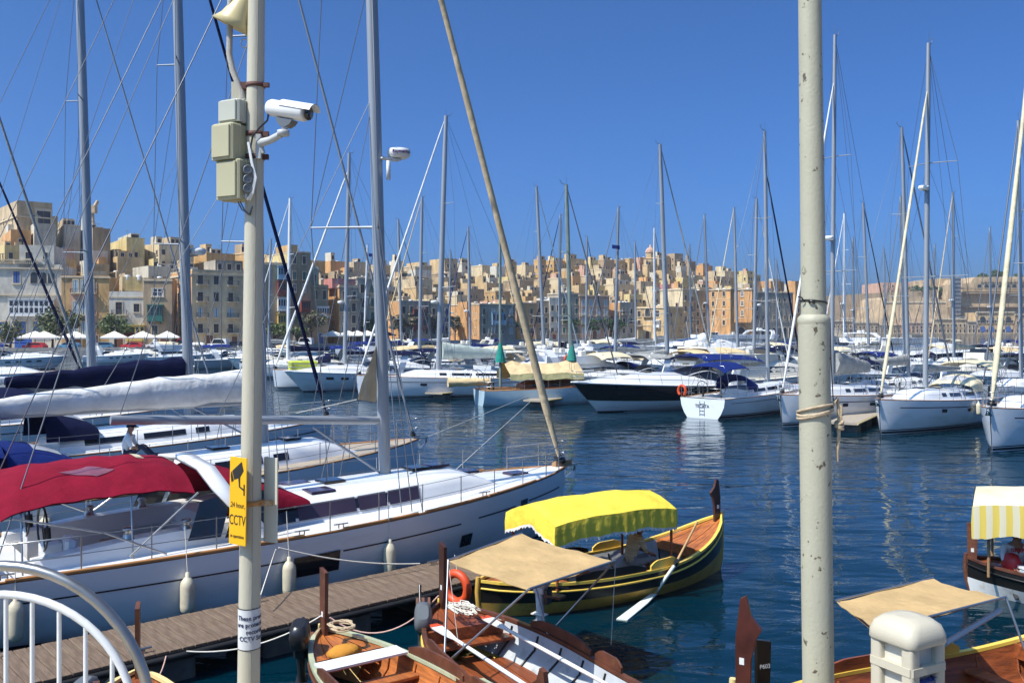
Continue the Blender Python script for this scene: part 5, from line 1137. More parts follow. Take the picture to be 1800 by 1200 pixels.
# ---- B, C, D and two more left of the frame
Bt, hB, iB = yacht((-6.93, 25.7), ang(.74, .67), L=13.4, fbow=1.68, label='sloop with teak deck and thick white sail cover behind the red bimini yacht', mast_h=17.5, cover='white', fore='alu', fore_r=.05, mr=.11, rake=.4, deckmat=TEAKG, hood='blue', bimini='blue', bim_z=1.25, hood_t=(.10,.215), bim_t=(-.10,.09), boom_t=.51, boom_rise=.02, cover_r=.44, boom_z=1.30, stripe=False, spreads=2)
mb = MB(); hB.band(mb, .03, .96, .55, .575); mb.build('cove_line', STRIPE, Bt)
for q in (.34, .42):
    fender(Bt, hB.pt(q, .75, -1, .15), hB.sheer(q, -1, .05, .3), .66, .14)
fender(Bt, hB.pt(.14, .75, -1, .15), hB.sheer(.14, -1, .05, .3), .66, .14)
yacht((-11.25, 32.15), ang(.74, .67), L=14.2, fbow=1.72, label='sloop with long navy sail cover and navy furled headsail, third from the pontoon', mast_h=19, cover='navy', fore='navy', fore_r=.075, mr=.15, rake=.55, radar=.315, boom_t=.42, cover_r=.42, boom_z=1.40, hood='navy', bimini='navy')
yacht((-18.2, 40.0), ang(.74, .67), L=14.5, fbow=1.75, label='sloop with thick pale mast at the far left, bare grey forestay', mast_h=20, cover='white', cover_r=.2, fore='alu', fore_r=.05, mr=.155, rake=.6, boom_t=.40, bimini='blue', bim_z=1.3, hood='blue', spreads=2)
yacht((-26.9, 46.4), ang(.74, .67), L=14, label='sloop at the left edge with grey furled headsail, its mast out of view', mast_h=18.5, cover='blue', fore='grey', fore_r=.09, boom_t=.38, hood='blue')
yacht((-41.2, 73.7), ang(.97, .2), L=16, label='large sloop beyond the left group with navy furled headsail', mast_h=16.4, cover='navy', fore='navy', fore_r=.14, boom_t=.38, bimini='blue')
# ---- the row opposite, right to left
yacht((24.1, 42.5), ang(-.72, -.69), L=14.2, fbow=1.85, label='white sloop at the right edge with cream furled headsail, bow towards the viewer', mast_h=19, fore='cream', fore_r=.13, cover='grey', stripe=True)
R2, h2, i2 = yacht((21.8, 48.6), ang(-.72, -.69), L=13.8, fbow=1.72, label='white sloop with beige sprayhood and cream furled headsail, second from the right edge', mast_h=18.4, fore='cream', fore_r=.10, fore_frac=.88, cover='grey', cover_r=.18, hood='cream', bimini='cream', radar=.58, boom_t=.34, spread_w=2.0, spreads=2, mr=.13)
fender(R2, h2.pt(.50, 1.0, -1, .15), h2.sheer(.50, -1, .05, .5)); fender(R2, h2.pt(.50, 1.0, 1, .15), h2.sheer(.50, 1, .05, .5))
yacht((18.1, 52.2), ang(-.72, -.69), L=14, fbow=1.7, label='white sloop with grey tent-like sail cover, partly behind the right pole', mast_h=20, fore='white', fore_r=.08, fore_frac=.88, cover='grey', cover_r=.62, boom_z=.7, boom_t=.34, radar=.42)
R4, h4, i4 = yacht((16.2, 58.3), ang(.72, .69), L=12, fbow=1.5, label='small sloop moored stern-to with navy bimini and navy sprayhood', mast_h=15.9, fore='navy', fore_r=.075, fore_frac=.86, boom_cover=False, bimini='blue', hood='blue', mr=.12, boom_t=.38)
mb = MB()
me_ = text('lettering', 'TECATA', .26, STRIPE, R4, Matrix.Translation(Vector((h4.xs-.012, .0, .62))) @ Matrix.Rotation(R(-90), 4, 'Z') @ FACE_CAM, 'CENTER', .002, None, .004)
mb = MB()
for y in (-.16, .16): mb.tube([(h4.xs-.03, y, .15), (h4.xs-.03, y, 1.0)], .014, 5)
for k in range(4): mb.tube([(h4.xs-.03, -.16, .25+.2*k), (h4.xs-.03, .16, .25+.2*k)], .014, 5)
mb.build('boarding_ladder', STEEL, R4)
mb = MB(); mb.tube([Vector((h4.xs+.05, 1.45, 1.55))+Vector((0, .26*math.sin(a), .30*math.cos(a)-.02)) for a in (lerp(-2.5, 2.5, i/14) for i in range(15))], .085, 7); mb.build('horseshoe_lifebuoy', ORANGE, R4)
for q in (.55, .62): mb = MB(); p = h4.pt(q, .65, -1, .16); mb.lathe([(0,-.2),(.14,-.14),(.19,0),(.14,.14),(.05,.2),(0,.22)], p, 12); mb.build('fender', FENDER, R4)
R5, h5 = motor((10.2, 60.3), ang(-.85, -.53), 15.5, 'motor yacht with black upper hull and white foredeck, bow towards the left', style='express', bimini='blue', fb=1.95)
mb = MB(); h5.band(mb, .0, 1, .40, .62, n=40, off=.02); h5.band(mb, .0, 1, .62, .95, n=40, off=.02); mb.build('hull_band', BLACKH, R5)
R6, h6, i6 = yacht((4.17, 64.4), ang(.95, .30), L=10.5, B=3.3, fbow=1.35, label='pale blue wooden ketch under a large beige tarpaulin', mast_h=13.6, hull=M('hull_pale_blue', (.42,.55,.62), .35, var=.06), fore='wire', boom=False, mast=M('mast_green_grey', (.20,.25,.22), .5, var=.15), cabin_mat=VARN, stripe=False, mr=.13, tm=.64, deckmat=TEAK)
mb = MB(); ridge = 2.85
g = []
for i in range(9):
    X = lerp(-5.0, .3, i/8); zz = ridge+.18*math.cos(i/8*math.pi*2)*.6; g.append([Vector((X, y*1.55, z+.05*math.sin(i*1.9+y*3))) for y, z in ((-1.05, 1.75), (-1, 2.15), (-.5, 2.55), (0, zz), (.5, 2.55), (1, 2.15), (1.05, 1.75))])
mb.sheet(g, 0, False, .0); mb.build('tarpaulin', CV['khaki'], R6)
g = [[p+Vector((0,0,.012)) for p in r[1:6]] for r in g]; mb = MB(); mb.sheet(g, 0, False); mb.build('tarpaulin_top', CV['tan'], R6)
mb = MB(); zm = 1.2; mb.tube([(-5.2,0,zm),(-5.25,0,zm+10.8)], [.11,.07], 8); mb.build('mizzen_mast', MATS['mast_green_grey'], R6)
for X, z in ((-5.2, 2.9), (0, 2.95)):
    mb = MB(); mb.lathe([(.36,0),(.32,.3),(.22,.75),(.14,1.1),(.13,1.3)], (X,0,z), 9); mb.build('mast_coat', CV['green'], R6)
mb = MB(); mb.tube([(0,-1.5,1.25),(-5,-1.45,1.05)], .05, 6); mb.build('rail', VARN, R6)
o = sail_bundle(-1.5, 1.4, 0, .05, .42, .3, 10, .1, 5); D = o.build('covered_dinghy', CV['tan'], None, P(826, 672, 62.5), .2); tag(D, 'tan canvas-covered dinghy hanging over the stern of the blue ketch', 'dinghy'); D.scale = (1, 2.2, .8)
for y in (-.7, .7): mb = MB(); mb.tube([(-6.5, y, 1.0), (-6.6, y, 2.2), (-7.0, y, 2.45), (-7.5, y, 2.35), (-7.5, y, 1.9)], .035, 6); mb.build('davit', STEEL, R6)
yacht((-5.6, 70), ang(-.9, -.42), L=16, fbow=1.75, label='long white sloop with pale green sail cover left of the blue ketch', mast_h=19.5, fore='white', cover='paleg', cover_r=.55, boom_t=.36, radar=.27, mr=.17, mast_lean=(-.3,-.2))
motor((-13.2, 78.5), ang(-.82, -.57), 13, 'white cabin cruiser with a raked greenish bow beside the tall silver mast', bimini='navy')
R9, h9, i9 = yacht((-14.6, 80.4), ang(-.93, -.36), L=15.4, fbow=1.7, label='white sloop with lime green foredeck cover at the left of the row', mast_h=18.6, fore='white', fore_r=.13, fore_frac=.93, cover='navy', cover_r=.16, boom_t=.36, mr=.15, radar=.30)
mb = MB(); mb.bbox((3.6, 0, 2.05), (2.3, 1.6, .75), .1); mb.build('foredeck_cover', CV['lime'], R9)
# ---- sloops farther back: base column, top column, top row, top height, heading, look
FAR = [(506,510,347,19,200,'navy','white','half hidden by the navy furled headsail'), (706,700,385,21,30,'blue','wire','just right of the tall silver mast'), (737,742,345,19.5,205,'tan','tan','with tan sail bundle and tan furled headsails'),
       (827,823,398,18,200,'blue','blue','with bright blue furled headsail before the green trees'), (957,943,327,21,35,'grey','white','with three crosstrees right of the beige furled sail'), (983,985,377,20,215,'navy','navy','with navy sail cover behind the ketch main mast'),
       (1030,1032,415,19,40,'navy','navy','with the short mast right of the ketch'), (1081,1087,362,18,210,'grey','wire','flying a small blue flag'), (1151,1150,400,20,40,'grey','wire','with slender mast before the cream palazzo'),
       (1174,1160,253,20.5,30,'grey','grey','with the tallest mast in the middle of the marina'), (1247,1238,378,22,215,'white','wire','before the orange apartment block'), (1297,1290,365,21,210,'white','cream','before the orange apartment wing'),
       (1325,1330,347,18.5,25,'white','white','with white furled headsail left of the right pole'), (1484,1484,375,21,215,'white','white','just right of the right pole'), (1528,1517,355,19,35,'grey','black','with black furled headsail near the far shore gap'),
       (1597,1585,222,19,30,'grey','wire','with dark grey mast behind the second sloop from the right'), (1590,1583,345,20,215,'white','wire','with a lamp-topped mast left of the dark grey mast'), (1677,1675,338,20.5,215,'cream','beige','with beige furled headsail below the lift tower'), (1795,1790,210,19,215,'grey','wire','at the right edge behind the cream headsail'), (1366,1365,455,17,35,'grey','wire','with the shortest mast left of the right pole'),
       (1448,1445,330,21,215,'white','wire','hidden mostly by the right pole'), (640,646,430,20,205,'blue','wire','farthest left of the silver mast near the parasols'), (880,880,432,20,30,'blue','wire','behind the beige furled sail near the trees'), (1215,1212,430,22,215,'grey','wire','far back between palazzo and orange block'),
       (1118,1116,425,21,30,'white','wire','before the grey house left of the palazzo'), (1502,1499,418,20,215,'grey','wire','with slender mast right of the right pole'), (1556,1554,436,20,35,'navy','wire','before the sunlit bastion'), (1640,1643,430,20,215,'grey','wire','far back before the lift tower'),
       (1742,1740,400,21,215,'white','wire','far back before the arcaded fort'), (472,476,420,20,200,'grey','wire','far back just right of the CCTV pole'), (790,792,440,20,30,'white','wire','far back before the wide corner house'), (1420,1418,400,20,35,'grey','wire','behind the right pole')]
for xb, xt, yt, zt, hd, cv, fo, lb in FAR:
    d = (zt-CH)*F/(HZ-yt); a = R(hd); dx = (xt-xb)/F*d; Ln = lerp(11, 14.5, (zt-17)/5)
    yacht(((xb-900)/F*d, d), a, L=Ln, label='white sloop '+lb, mast_h=zt-1.85, cover=cv, fore=fo, rake=0, mast_lean=(dx*math.cos(a), -dx*math.sin(a)), detail=0, mr=.012*Ln if d > 75 else .010*Ln, mast=ALUD if 'dark grey mast' in lb else rnd.choice((ALU, ALU, ALUD, ALUW)), bimini=rnd.choice((None, 'blue', 'cream', 'navy')), hood=rnd.choice((None, 'navy', 'beige', 'blue')), radar=rnd.choice((None, .35)), group='sloops moored in the back rows', shroud_r=.012, spreads=2 if Ln < 13 else 3)
# ---- motor boats farther back
MOT = [(962,88,10.5,200,'fly',None,HULLW,'white saloon cruiser behind the beige tarpaulin'), (1040,74,12,25,'fly',None,HULLW,'cream flybridge cruiser with orange lifebuoy behind the black-hulled yacht'), (1102,73,11,215,'express','grey',HULLW,'white sports cruiser with grey canopy behind the black-hulled yacht'),
       (1245,140,27,205,'fly',None,GREYH,'large grey superyacht before the orange apartment block'), (1330,69,15.5,28,'fly','tan',HULLW,'big white flybridge yacht with tan awning behind the small stern-to sloop'), (1610,118,24,20,'fly',None,NAVYH,'long navy superyacht before the far fort'),
       (1708,150,13,190,'express',None,HULLW,'white sports boat alone in the open water below the fort'), (1592,63,10,218,'express',None,HULLW,'white boat with dark side portholes behind the pontoon right of the right pole'), (712,92,11.5,205,'express','navy',HULLW,'cruiser with navy canopy right of the tall silver mast'),
       (560,108,11,205,'express','blue',HULLW,'cruiser with blue canopy behind the lime-covered sloop'), (655,112,12,200,'fly','navy',HULLW,'flybridge cruiser left behind the silver mast near the parasols'), (868,104,11,30,'express','blue',HULLW,'blue-canopied cruiser left of the furled beige sail'),
       (905,118,12,205,'fly','cream',HULLW,'cream-topped cruiser far behind the beige tarpaulin'), (1010,120,14,205,'fly','cream',NAVYH,'navy passenger launch with cream roof before the trees'), (1125,112,12,35,'express','blue',HULLW,'blue-canopied cruiser before the palazzo'),
       (1190,96,12,210,'fly',None,HULLW,'white flybridge boat with round satellite dome'), (1385,100,13,40,'express','navy',HULLW,'navy-canopied cruiser left of the right pole'), (1478,108,14,205,'fly',None,HULLW,'tall white flybridge yacht just right of the right pole'),
       (1505,80,11,215,'express','blue',HULLW,'cruiser with blue canopy right of the right pole'), (1545,92,12,35,'express','grey',GREYH,'grey inflatable-sided launch before the navy superyacht'), (1720,82,12,210,'fly','tan',HULLW,'tan-awninged cruiser below the lift tower'), (1765,74,11,215,'express','navy',HULLW,'cruiser with arched navy canopy near the right edge'),
       (1785,125,16,200,'express',None,NAVYH,'low navy boat at the right edge before the fort'), (765,108,12,30,'express','tan',HULLW,'cruiser with tan cover behind the pale green sail cover'), (800,126,13,205,'fly',None,HULLW,'white flybridge boat below the brown clipped trees'), (1290,98,11,215,'express','cream',HULLW,'cream-covered boat between superyacht and flybridge yacht'),
       (470,118,10,200,'express','beige',HULLW,'beige-covered boat just right of the CCTV pole'), (1075,100,11,35,'express',None,HULLW,'open white speedboat in the middle rows'), (420,120,11,20,'express','blue',GREYH,'grey boat left of the CCTV pole by the quay'), (30,118,12,15,'express','blue',HULLW,'blue-covered boat at the left edge below the quay'),
       (205,138,9,12,'express',None,HULLW,'open white motorboat by the quay below the white house'), (262,146,10,190,'express','cream',HULLW,'cream-canopied motorboat by the quay below the brown house'), (318,135,9,20,'fly',None,HULLW,'small white cabin boat by the quay beside the second mast'), (372,140,10,15,'express','white',HULLW,'white-canopied motorboat by the quay below the corner house')]
for x, d, Ln, hd, sty, bi, hu, lb in MOT:
    mt, mh = motor(((x-900)/F*d, d), R(hd), Ln, lb, hull=hu, style=sty, bimini=bi, group='motor boats in the back rows', top=rnd.choice((WHITE, WHITE, CREAM)) if hu is not NAVYH else WHITE)
    if 'satellite dome' in lb: mb = MB(); mb.lathe([(.3,0),(.5,.1),(.62,.45),(.52,.8),(.3,1.0),(0,1.08)], (mh.xs+Ln*.2, 0, mh.zs(.2)+2.4), 16); mb.build('satellite_dome', WHITEPT, mt)
    if 'lifebuoy' in lb: mb = MB(); mb.tube([Vector((mh.xs+Ln*.25, -mh.hb(.25)*.9-.08, mh.zs(.2)+1.55))+Vector((.33*math.cos(a), 0, .33*math.sin(a))) for a in (2*math.pi*i/16 for i in range(16))], .09, 7, closed=True); mb.build('lifebuoy', ORANGE, mt)
# a white satellite dome boat-top sphere sits on its boat as part of it: small flags on two sloops
def flag(x, y, d, mat, label, w=.7):
    p = P(x, y, d); g = [[Vector((w*i/6, .06*math.sin(i*1.3), -.5*w*j/2-.1*i/6)) for i in range(7)] for j in range(3)]; mb = MB(); mb.sheet(g); o = mb.build('flag', mat, None, p); tag(o, label, 'flag'); return o
flag(1076, 430, 96, CV['blue'], 'small blue flag hoisted in the rigging before the skyline', .8); flag(648, 445, 162, CV['blue'], 'small blue flag flying left of the tall silver mast', 1.2)
# ---- finger pontoons of the opposite row
def finger(p, q, label, w=1.4):
    p, q = Vector(p), Vector(q); dv = q-p; a = ang(dv.x, dv.y); n = dv.length; t = thing('finger_pontoon', label, 'pontoon', (p.x, p.y, 0), a, 'finger pontoons of the opposite row')
    mb = MB(); mb.box((n/2, 0, .45), (n, w, .12)); mb.build('deck', TEAKG, t)
    mb = MB()
    for k in (.15, .5, .85): mb.box((n*k, 0, .12), (n*.16, w*.8, .54))
    mb.build('float', CONCD, t)
    mb = MB(); mb.tube([(0,w/2+.02,.45),(n,w/2+.02,.45)], .05, 5); mb.tube([(0,-w/2-.02,.45),(n,-w/2-.02,.45)], .05, 5); mb.build('fendering', CREAMP, t)
for (x0, y0), (x1, y1), lb in (((1481, 742), (1530, 722), 'finger pontoon end between the sloops right of the right pole'), ((1143, 698), (1230, 684), 'finger pontoon end left of the small stern-to sloop'), ((938, 703), (1010, 692), 'finger pontoon beside the pale blue ketch'), ((762, 690), (835, 682), 'finger pontoon under the tan-covered dinghy')):
    a, b = G(x0, y0, .5), G(x1, y1, .5); finger(a, a+(b-a).normalized()*8, lb)
# ================================================================ near wooden boats
Y1, y1 = dghajsa((1.96, 18.25), ang(4.98, 3.3), 'yellow and black wooden boat with bright yellow canopy and seated man', L=6.1, B=1.75, low=M('hull_golden', (.60,.35,.07), .45, var=.2, scale=2, dirt=(.22,.12,.04), dscale=2), inner=PALEBLUE, floor=VARNO, deckm=VARNO, bow_h=.78, stern=None, gunm=YELP)
# canopy
def canopy(parent, x0, x1, wy, z0, zt, val, mat, val_mat=None, name='canopy', fringe=True, seed=3, poles=True, zf=.05):
    r = random.Random(seed); g = []; nx = 10
    for i in range(nx+1):
        q = i/nx; X = lerp(x0, x1, q); g.append([Vector((X, k*wy, zt+.26*(1-abs(k)**1.5)-.10*(2*q-1)**4-.035*math.sin(q*9.4)**2*(1-abs(k)*.6))) for k in (-1, -.75, -.4, 0, .4, .75, 1)])
    mb = MB(); mb.sheet(g, 0, True, .012); c = mb.build(name, mat, parent)
    ring = [p[0] for p in g]+[p for p in g[-1][1:]]+[p[-1] for p in reversed(g[:-1])]+[p for p in reversed(g[0][1:-1])]
    lo = []; mid = []; n = len(ring); cen = sum(ring, Vector())/n
    pts = []
    for a, b in zip(ring, ring[1:]+ring[:1]):
        for k in range(9): pts.append(lerp(a, b, k/9))
    cen = sum(pts, Vector())/len(pts); up = []; mid = []; lo = []
    for i, p in enumerate(pts):
        o_ = Vector((p.x-cen.x, p.y-cen.y, 0)).normalized(); wv = .6*math.sin(i*.9+1.5*math.sin(i*.13))+.4*math.sin(i*.37+1)+r.uniform(-.25,.25)
        up.append(p+o_*.012+Vector((0,0,.006))); mid.append(p+o_*(.03+.010*wv)-Vector((0,0,val*.5))); lo.append(p+o_*(.02+.020*wv)-Vector((0,0,val*(1+.05*math.sin(i*.26)+.02*wv))))
    mb = MB(); mb.loft([up+up[:1], mid+mid[:1], lo+lo[:1]], 0, False); mb.build('valance', val_mat or mat, c)
    if fringe:
        mb = MB(); f2 = [p-Vector((0,0,.05+.02*math.sin(i*2.1))) for i, p in enumerate(lo)]; mb.loft([lo+lo[:1], f2+f2[:1]], 0, False); mb.build('fringe', CV['white'], c)
    return c
canopy(Y1, -1.95, 1.0, .80, 0, 1.74, .36, CV['yellow'])
for X, y in ((-1.85,-.72),(-1.85,.72),(.92,-.74),(.92,.74)):
    mb = MB(); mb.tube([(X, y, .45), (X, y, 1.64)], .028, 6); mb.build('canopy_post', VARN, Y1)
outboard(Y1, w2l(Y1, G(950, 1040, .95)), -1.2, WHITEPT, WHITEPT, .85)
mb = MB(); mb.bbox((-.55, -.1, .48), (.5, .7, .18), .03); mb.bbox((-.7, .35, .66), (.25,.2,.35), .03); mb.build('engine_box', VARN, Y1)
mb = MB(); mb.bbox((-1.1, .45, .72), (.35,.08,.5), .03); mb.build('folded_seat', CREAMP, Y1)
oar = tag(MB().tube([G(1226, 916, 1.45), G(1192, 982, .74), G(1150, 1043, .08)], [.02,.028,.03], 8).build('oar', [M('oar_wood', (.50,.30,.13), .5, var=.2)]), 'long wooden oar with white blade dipping beside the yellow-canopied boat', 'oar')
a, b, c = G(1187, 992, .66), G(1150, 1043, .07), G(1093, 1088, .015)
mb = MB(); dv = (b-a).normalized(); sv = Vector((.8,-.3,0)).normalized()
mb.tube([a, lerp(a, b, .5), b], [.034,.036,.04], 8); mb.loft([[b-sv*.05+Vector((0,0,.02)), b+sv*.05+Vector((0,0,.02)), b+sv*.05-Vector((0,0,.015)), b-sv*.05-Vector((0,0,.015))], [lerp(b,c,.35)-sv*.085, lerp(b,c,.35)+sv*.085, lerp(b,c,.35)+sv*.085-Vector((0,0,.02)), lerp(b,c,.35)-sv*.085-Vector((0,0,.02))], [c-sv*.10+Vector((0,0,.004)), c+sv*.10+Vector((0,0,.004)), c+sv*.10-Vector((0,0,.016)), c-sv*.10-Vector((0,0,.016))]], 0, True, True, True, False)
mb.build('blade', M('oar_white', (.66,.72,.66), .5, var=.08), oar)
mb = MB(); mb.tube([G(1186, 994, .62), G(1190, 985, .76)], .05, 7); mb.build('oar_lashing', BLACKP, oar)
# man sitting in it
sit = dict(pel=(0,0,.0), spine=(.02,0,.2), chest=(.13,0,.42), neck=(.20,0,.56), head=(.25,0,.66), crown=(.28,0,.78), shL=(.13,.20,.46), elL=(.24,.25,.22), wrL=(.43,.14,.14), shR=(.13,-.20,.46), elR=(.24,-.25,.22), wrR=(.43,-.12,.14), hipL=(.06,.10,-.03), knL=(.46,.14,.06), anL=(.52,.14,-.36), toL=(.68,.15,-.40), hipR=(.06,-.10,-.03), knR=(.46,-.14,.06), anR=(.52,-.14,-.36), toR=(.68,-.15,-.40), face=(1,0,-.4))
wp = Y1.location+Matrix.Rotation(Y1.rotation_euler.z, 3, 'Z') @ Vector((.45, -.05, 0))
STRP = M('shirt_striped', (.62,.52,.30), .9, var=.5, scale=3, stretch=(.2,.2,9))
person('man in striped beige shirt sitting bent forward under the yellow canopy', (wp.x, wp.y, .54), Y1.rotation_euler.z-.2, sit, dict(skin=BONE, shirt=STRP, legs=M('trousers_grey', (.30,.29,.27), .9), shorts=True), cap=M('cap_black', (.01,.01,.012), .8))
# ---- boat with beige awning
Y2, y2 = dghajsa((.19, 12.65), ang(.47, -.88), 'open wooden boat with beige awning and white oars in the foreground', L=5.8, B=1.95, low=YELP, inner=PALEBLUE, floor=VARN, gunm=BROWNW, strake=YELP, wale=BROWNW, bow=None, stern_h=1.0, thwarts=(.20,.70))
def frame_awning(parent, cs, feet, mat, name='awning', sag=.04):
    c = [w2l(parent, p) for p in cs]; g = []
    for i in range(9):
        q = i/8; a = lerp(c[0], c[3], q); b = lerp(c[1], c[2], q); g.append([lerp(a, b, k/8)-Vector((0,0,sag*math.sin(q*math.pi)*.7+.012*math.sin(k*1.5+i)+.010*math.sin(i*2.3+k*.7))) for k in range(9)])
    aw = MB().sheet(g, 0, True, .006).build(name, mat, parent)
    mb = MB(); up = Vector((0,0,.012))
    mb.tube([c[0]+up, c[1]+up], .016, 7); mb.tube([c[3]+up, c[2]+up], .016, 7)
    for f, ks in feet:
        fl_ = w2l(parent, f)
        for k in ks: mb.tube([fl_, c[k]+up], .016, 7)
    mb.build('awning_frame', STEEL, aw); return aw
AWN = canvas('awning_canvas', (.50,.34,.16), .12)
aw_d = [P(788, 985, 13.55), P(917, 938, 15.2), P(1082, 986, 13.75), P(930, 1036, 12.2)]
frame_awning(Y2, aw_d, [(Y2.location+Matrix.Rotation(Y2.rotation_euler.z,3,'Z') @ y2.gun(.40, -1, .03), (0, 3)), (Y2.location+Matrix.Rotation(Y2.rotation_euler.z,3,'Z') @ y2.gun(.33, 1, .03), (1, 2))], AWN)
outboard(Y2, (-2.45, -.50, .48), 2.75, GREYP, BLACKP, 1.05, tilt=-.75)
def oar_thing(label, p0, p1, blade_first=True, tip=True):
    o = tag(MB().tube([p0, lerp(p0, p1, .5), p1], [.026,.03,.024], 8).build('oar', WHITEPT), label, 'oar', 'white oars laid in the boat with beige awning'); dv = (p1-p0).normalized(); sv = dv.cross(Vector((0,0,1))).normalized()
    mb = MB(); mb.loft([[p0+dv*s-sv*w+Vector((0,0,.014)), p0+dv*s+sv*w+Vector((0,0,.014)), p0+dv*s+sv*w-Vector((0,0,.01)), p0+dv*s-sv*w-Vector((0,0,.01))] for s, w in ((-.45,.06),(-.35,.085),(0,.07),(.25,.03))], 0, True, True, True, False); mb.build('blade', WHITEPT, o)
    mb = MB(); mb.loft([[p0+dv*s-sv*w+Vector((0,0,.018)), p0+dv*s+sv*w+Vector((0,0,.018)), p0+dv*s+sv*w-Vector((0,0,.013)), p0+dv*s-sv*w-Vector((0,0,.013))] for s, w in ((-.455,.062),(-.33,.088))], 0, True, True, True, False); mb.build('blade_tip', ORANGE, o)
def L2W(t, p): return t.location+Matrix.Rotation(t.rotation_euler.z, 3, 'Z') @ Vector(p)
oar_thing('white oar with orange tip along the far side of the beige-awning boat', L2W(Y2, (-1.5, .35, .66)), L2W(Y2, (1.9, .52, .66)))
oar_thing('white oar with orange tip along the near side of the beige-awning boat', L2W(Y2, (-1.5, -.52, .66)), L2W(Y2, (1.9, -.40, .66)))
mb = MB(); rr = random.Random(4)
for k in range(3): mb.tube([Vector((-2.15+rr.uniform(-.2,.2)+.22*math.cos(a), .05+.18*math.sin(a)+rr.uniform(-.03,.03), .78+.012*k)) for a in (i*.5 for i in range(26))], .012, 5)
mb.build('coiled_rope', ROPEW, Y2)
for p in (aw_d[2], aw_d[0]): mb = MB(); q = w2l(Y2, p); mb.tube([q, q*.9+Vector((.1,.0,-1.0))], .006, 4); mb.build('tie_line', ROPEW, Y2)
# ---- varnished boat nearer the pole
Y3, y3 = dghajsa((-2.87+.58*2.8, 13.9-.815*2.8), ang(.58, -.815), 'varnished orange wooden boat with black outboard right of the CCTV pole', L=5.6, B=1.55, low=CREAMP, inner=VARNO, floor=VARNO, deckm=VARNO, gunm=M('worn_green_paint', (.42,.45,.30), .5, var=.2, dirt=(.3,.12,.04), dscale=2), strake=BROWNW, wale=BROWNW, stern_h=.92, bow_h=.55, board=BROWNW)
outboard(Y3, (-2.35, -.52, .55), 2.6, BLACKP, BLACKP, 1.05, tilt=-.25)
mb = MB(); mb.box((-1.35, -.05, .66), (.34, 1.25, .03)); mb.build('seat_board', WHITEPT, Y3)
mb = MB(); mb.lathe([(0,-.08),(.15,-.05),(.19,.02),(.12,.09),(0,.11)], (-1.8, -.1, .62), 12, sx=1, sy=1.4); mb.build('orange_sack', canvas('sack_orange', (.60,.26,.04)), Y3)
mb = MB()
for k in range(4): mb.tube([Vector((-2.2+.2*math.cos(a)+rr.uniform(-.04,.04), .05+.16*math.sin(a)+rr.uniform(-.03,.03), .86+.01*k)) for a in (i*.5 for i in range(26))], .012, 5)
mb.build('coiled_rope', ROPEB, Y3)
# ---- boat whose stern post and motor show at the lower left
Y4, y4 = dghajsa((-4.95+.30*2.2, 12.2-.95*2.2), ang(.30, -.95), 'cream wooden boat with grey outboard at the lower left edge', L=4.4, B=1.5, low=CREAMP, gunm=CREAMP, inner=CREAMP, floor=VARN, stern_h=.9, board=BROWNW)
outboard(Y4, (-1.75, -.55, .35), 2.6, GREYP, BLACKP, 1.0, tilt=-.2)
# ---- boat at the lower right with beige awning
Y5, y5 = dghajsa((2.96+.94*2.95, 11.0+.34*2.95), ang(.94, .34), 'dark varnished boat with beige awning at the lower right behind the service pedestal', L=6.0, B=1.7, low=YELP, gunm=YELP, inner=VARN, floor=VARN, deckm=VARN, wale=VARN, bow_h=.6, stern_h=.82, board=BLACKPT)
Y7, y7 = dghajsa((2.57+.85*2.55, 10.4-.53*2.55), ang(-.85, .53), 'wooden boat below the frame whose dark hatchet stem stands left of the P603 board', L=5.2, B=1.5, bow_h=1.02, stern=None, low=CREAMP, board=M('stem_reddish_wood', (.07,.018,.012), .45, var=.4, scale=4, coat=.2))
o_ = [c for c in Y5.children if c.name.startswith('stem_board')][-1]
text('number', 'P603', .075, WHITEPT, o_, Matrix.Translation(Vector((y5.X(.015)-.065, -.033, y5.zs(0)+.47))) @ FACE_CAM, 'LEFT', .001)
a5 = [P(1470, 1056, 11.7), P(1640, 1017, 12.9), P(1768, 1050, 11.9), P(1548, 1107, 10.5)]
frame_awning(Y5, [a5[0], a5[1], a5[2], a5[3]], [(L2W(Y5, y5.gun(.42, -1, .03)), (0,)), (L2W(Y5, y5.gun(.60, -1, .03)), (2,)), (L2W(Y5, y5.gun(.55, 1, .03)), (1,)), (L2W(Y5, y5.gun(.38, -1, .03)), (3,))], AWN)
oar2 = tag(MB().tube([P(1640, 1143, 11.3), P(1758, 1072, 12.0)], .035, 8).build('oar', WHITEPT), 'white oar shaft rising over the dark varnished boat at lower right', 'oar')
mb = MB(); mb.lathe([(0,-.02),(.036,0),(.036,.25),(0,.26)], P(1640, 1143, 11.3), 8, axis=(P(1758,1072,12.0)-P(1640,1143,11.3)).normalized()); mb.build('grip', ROPEW, oar2)
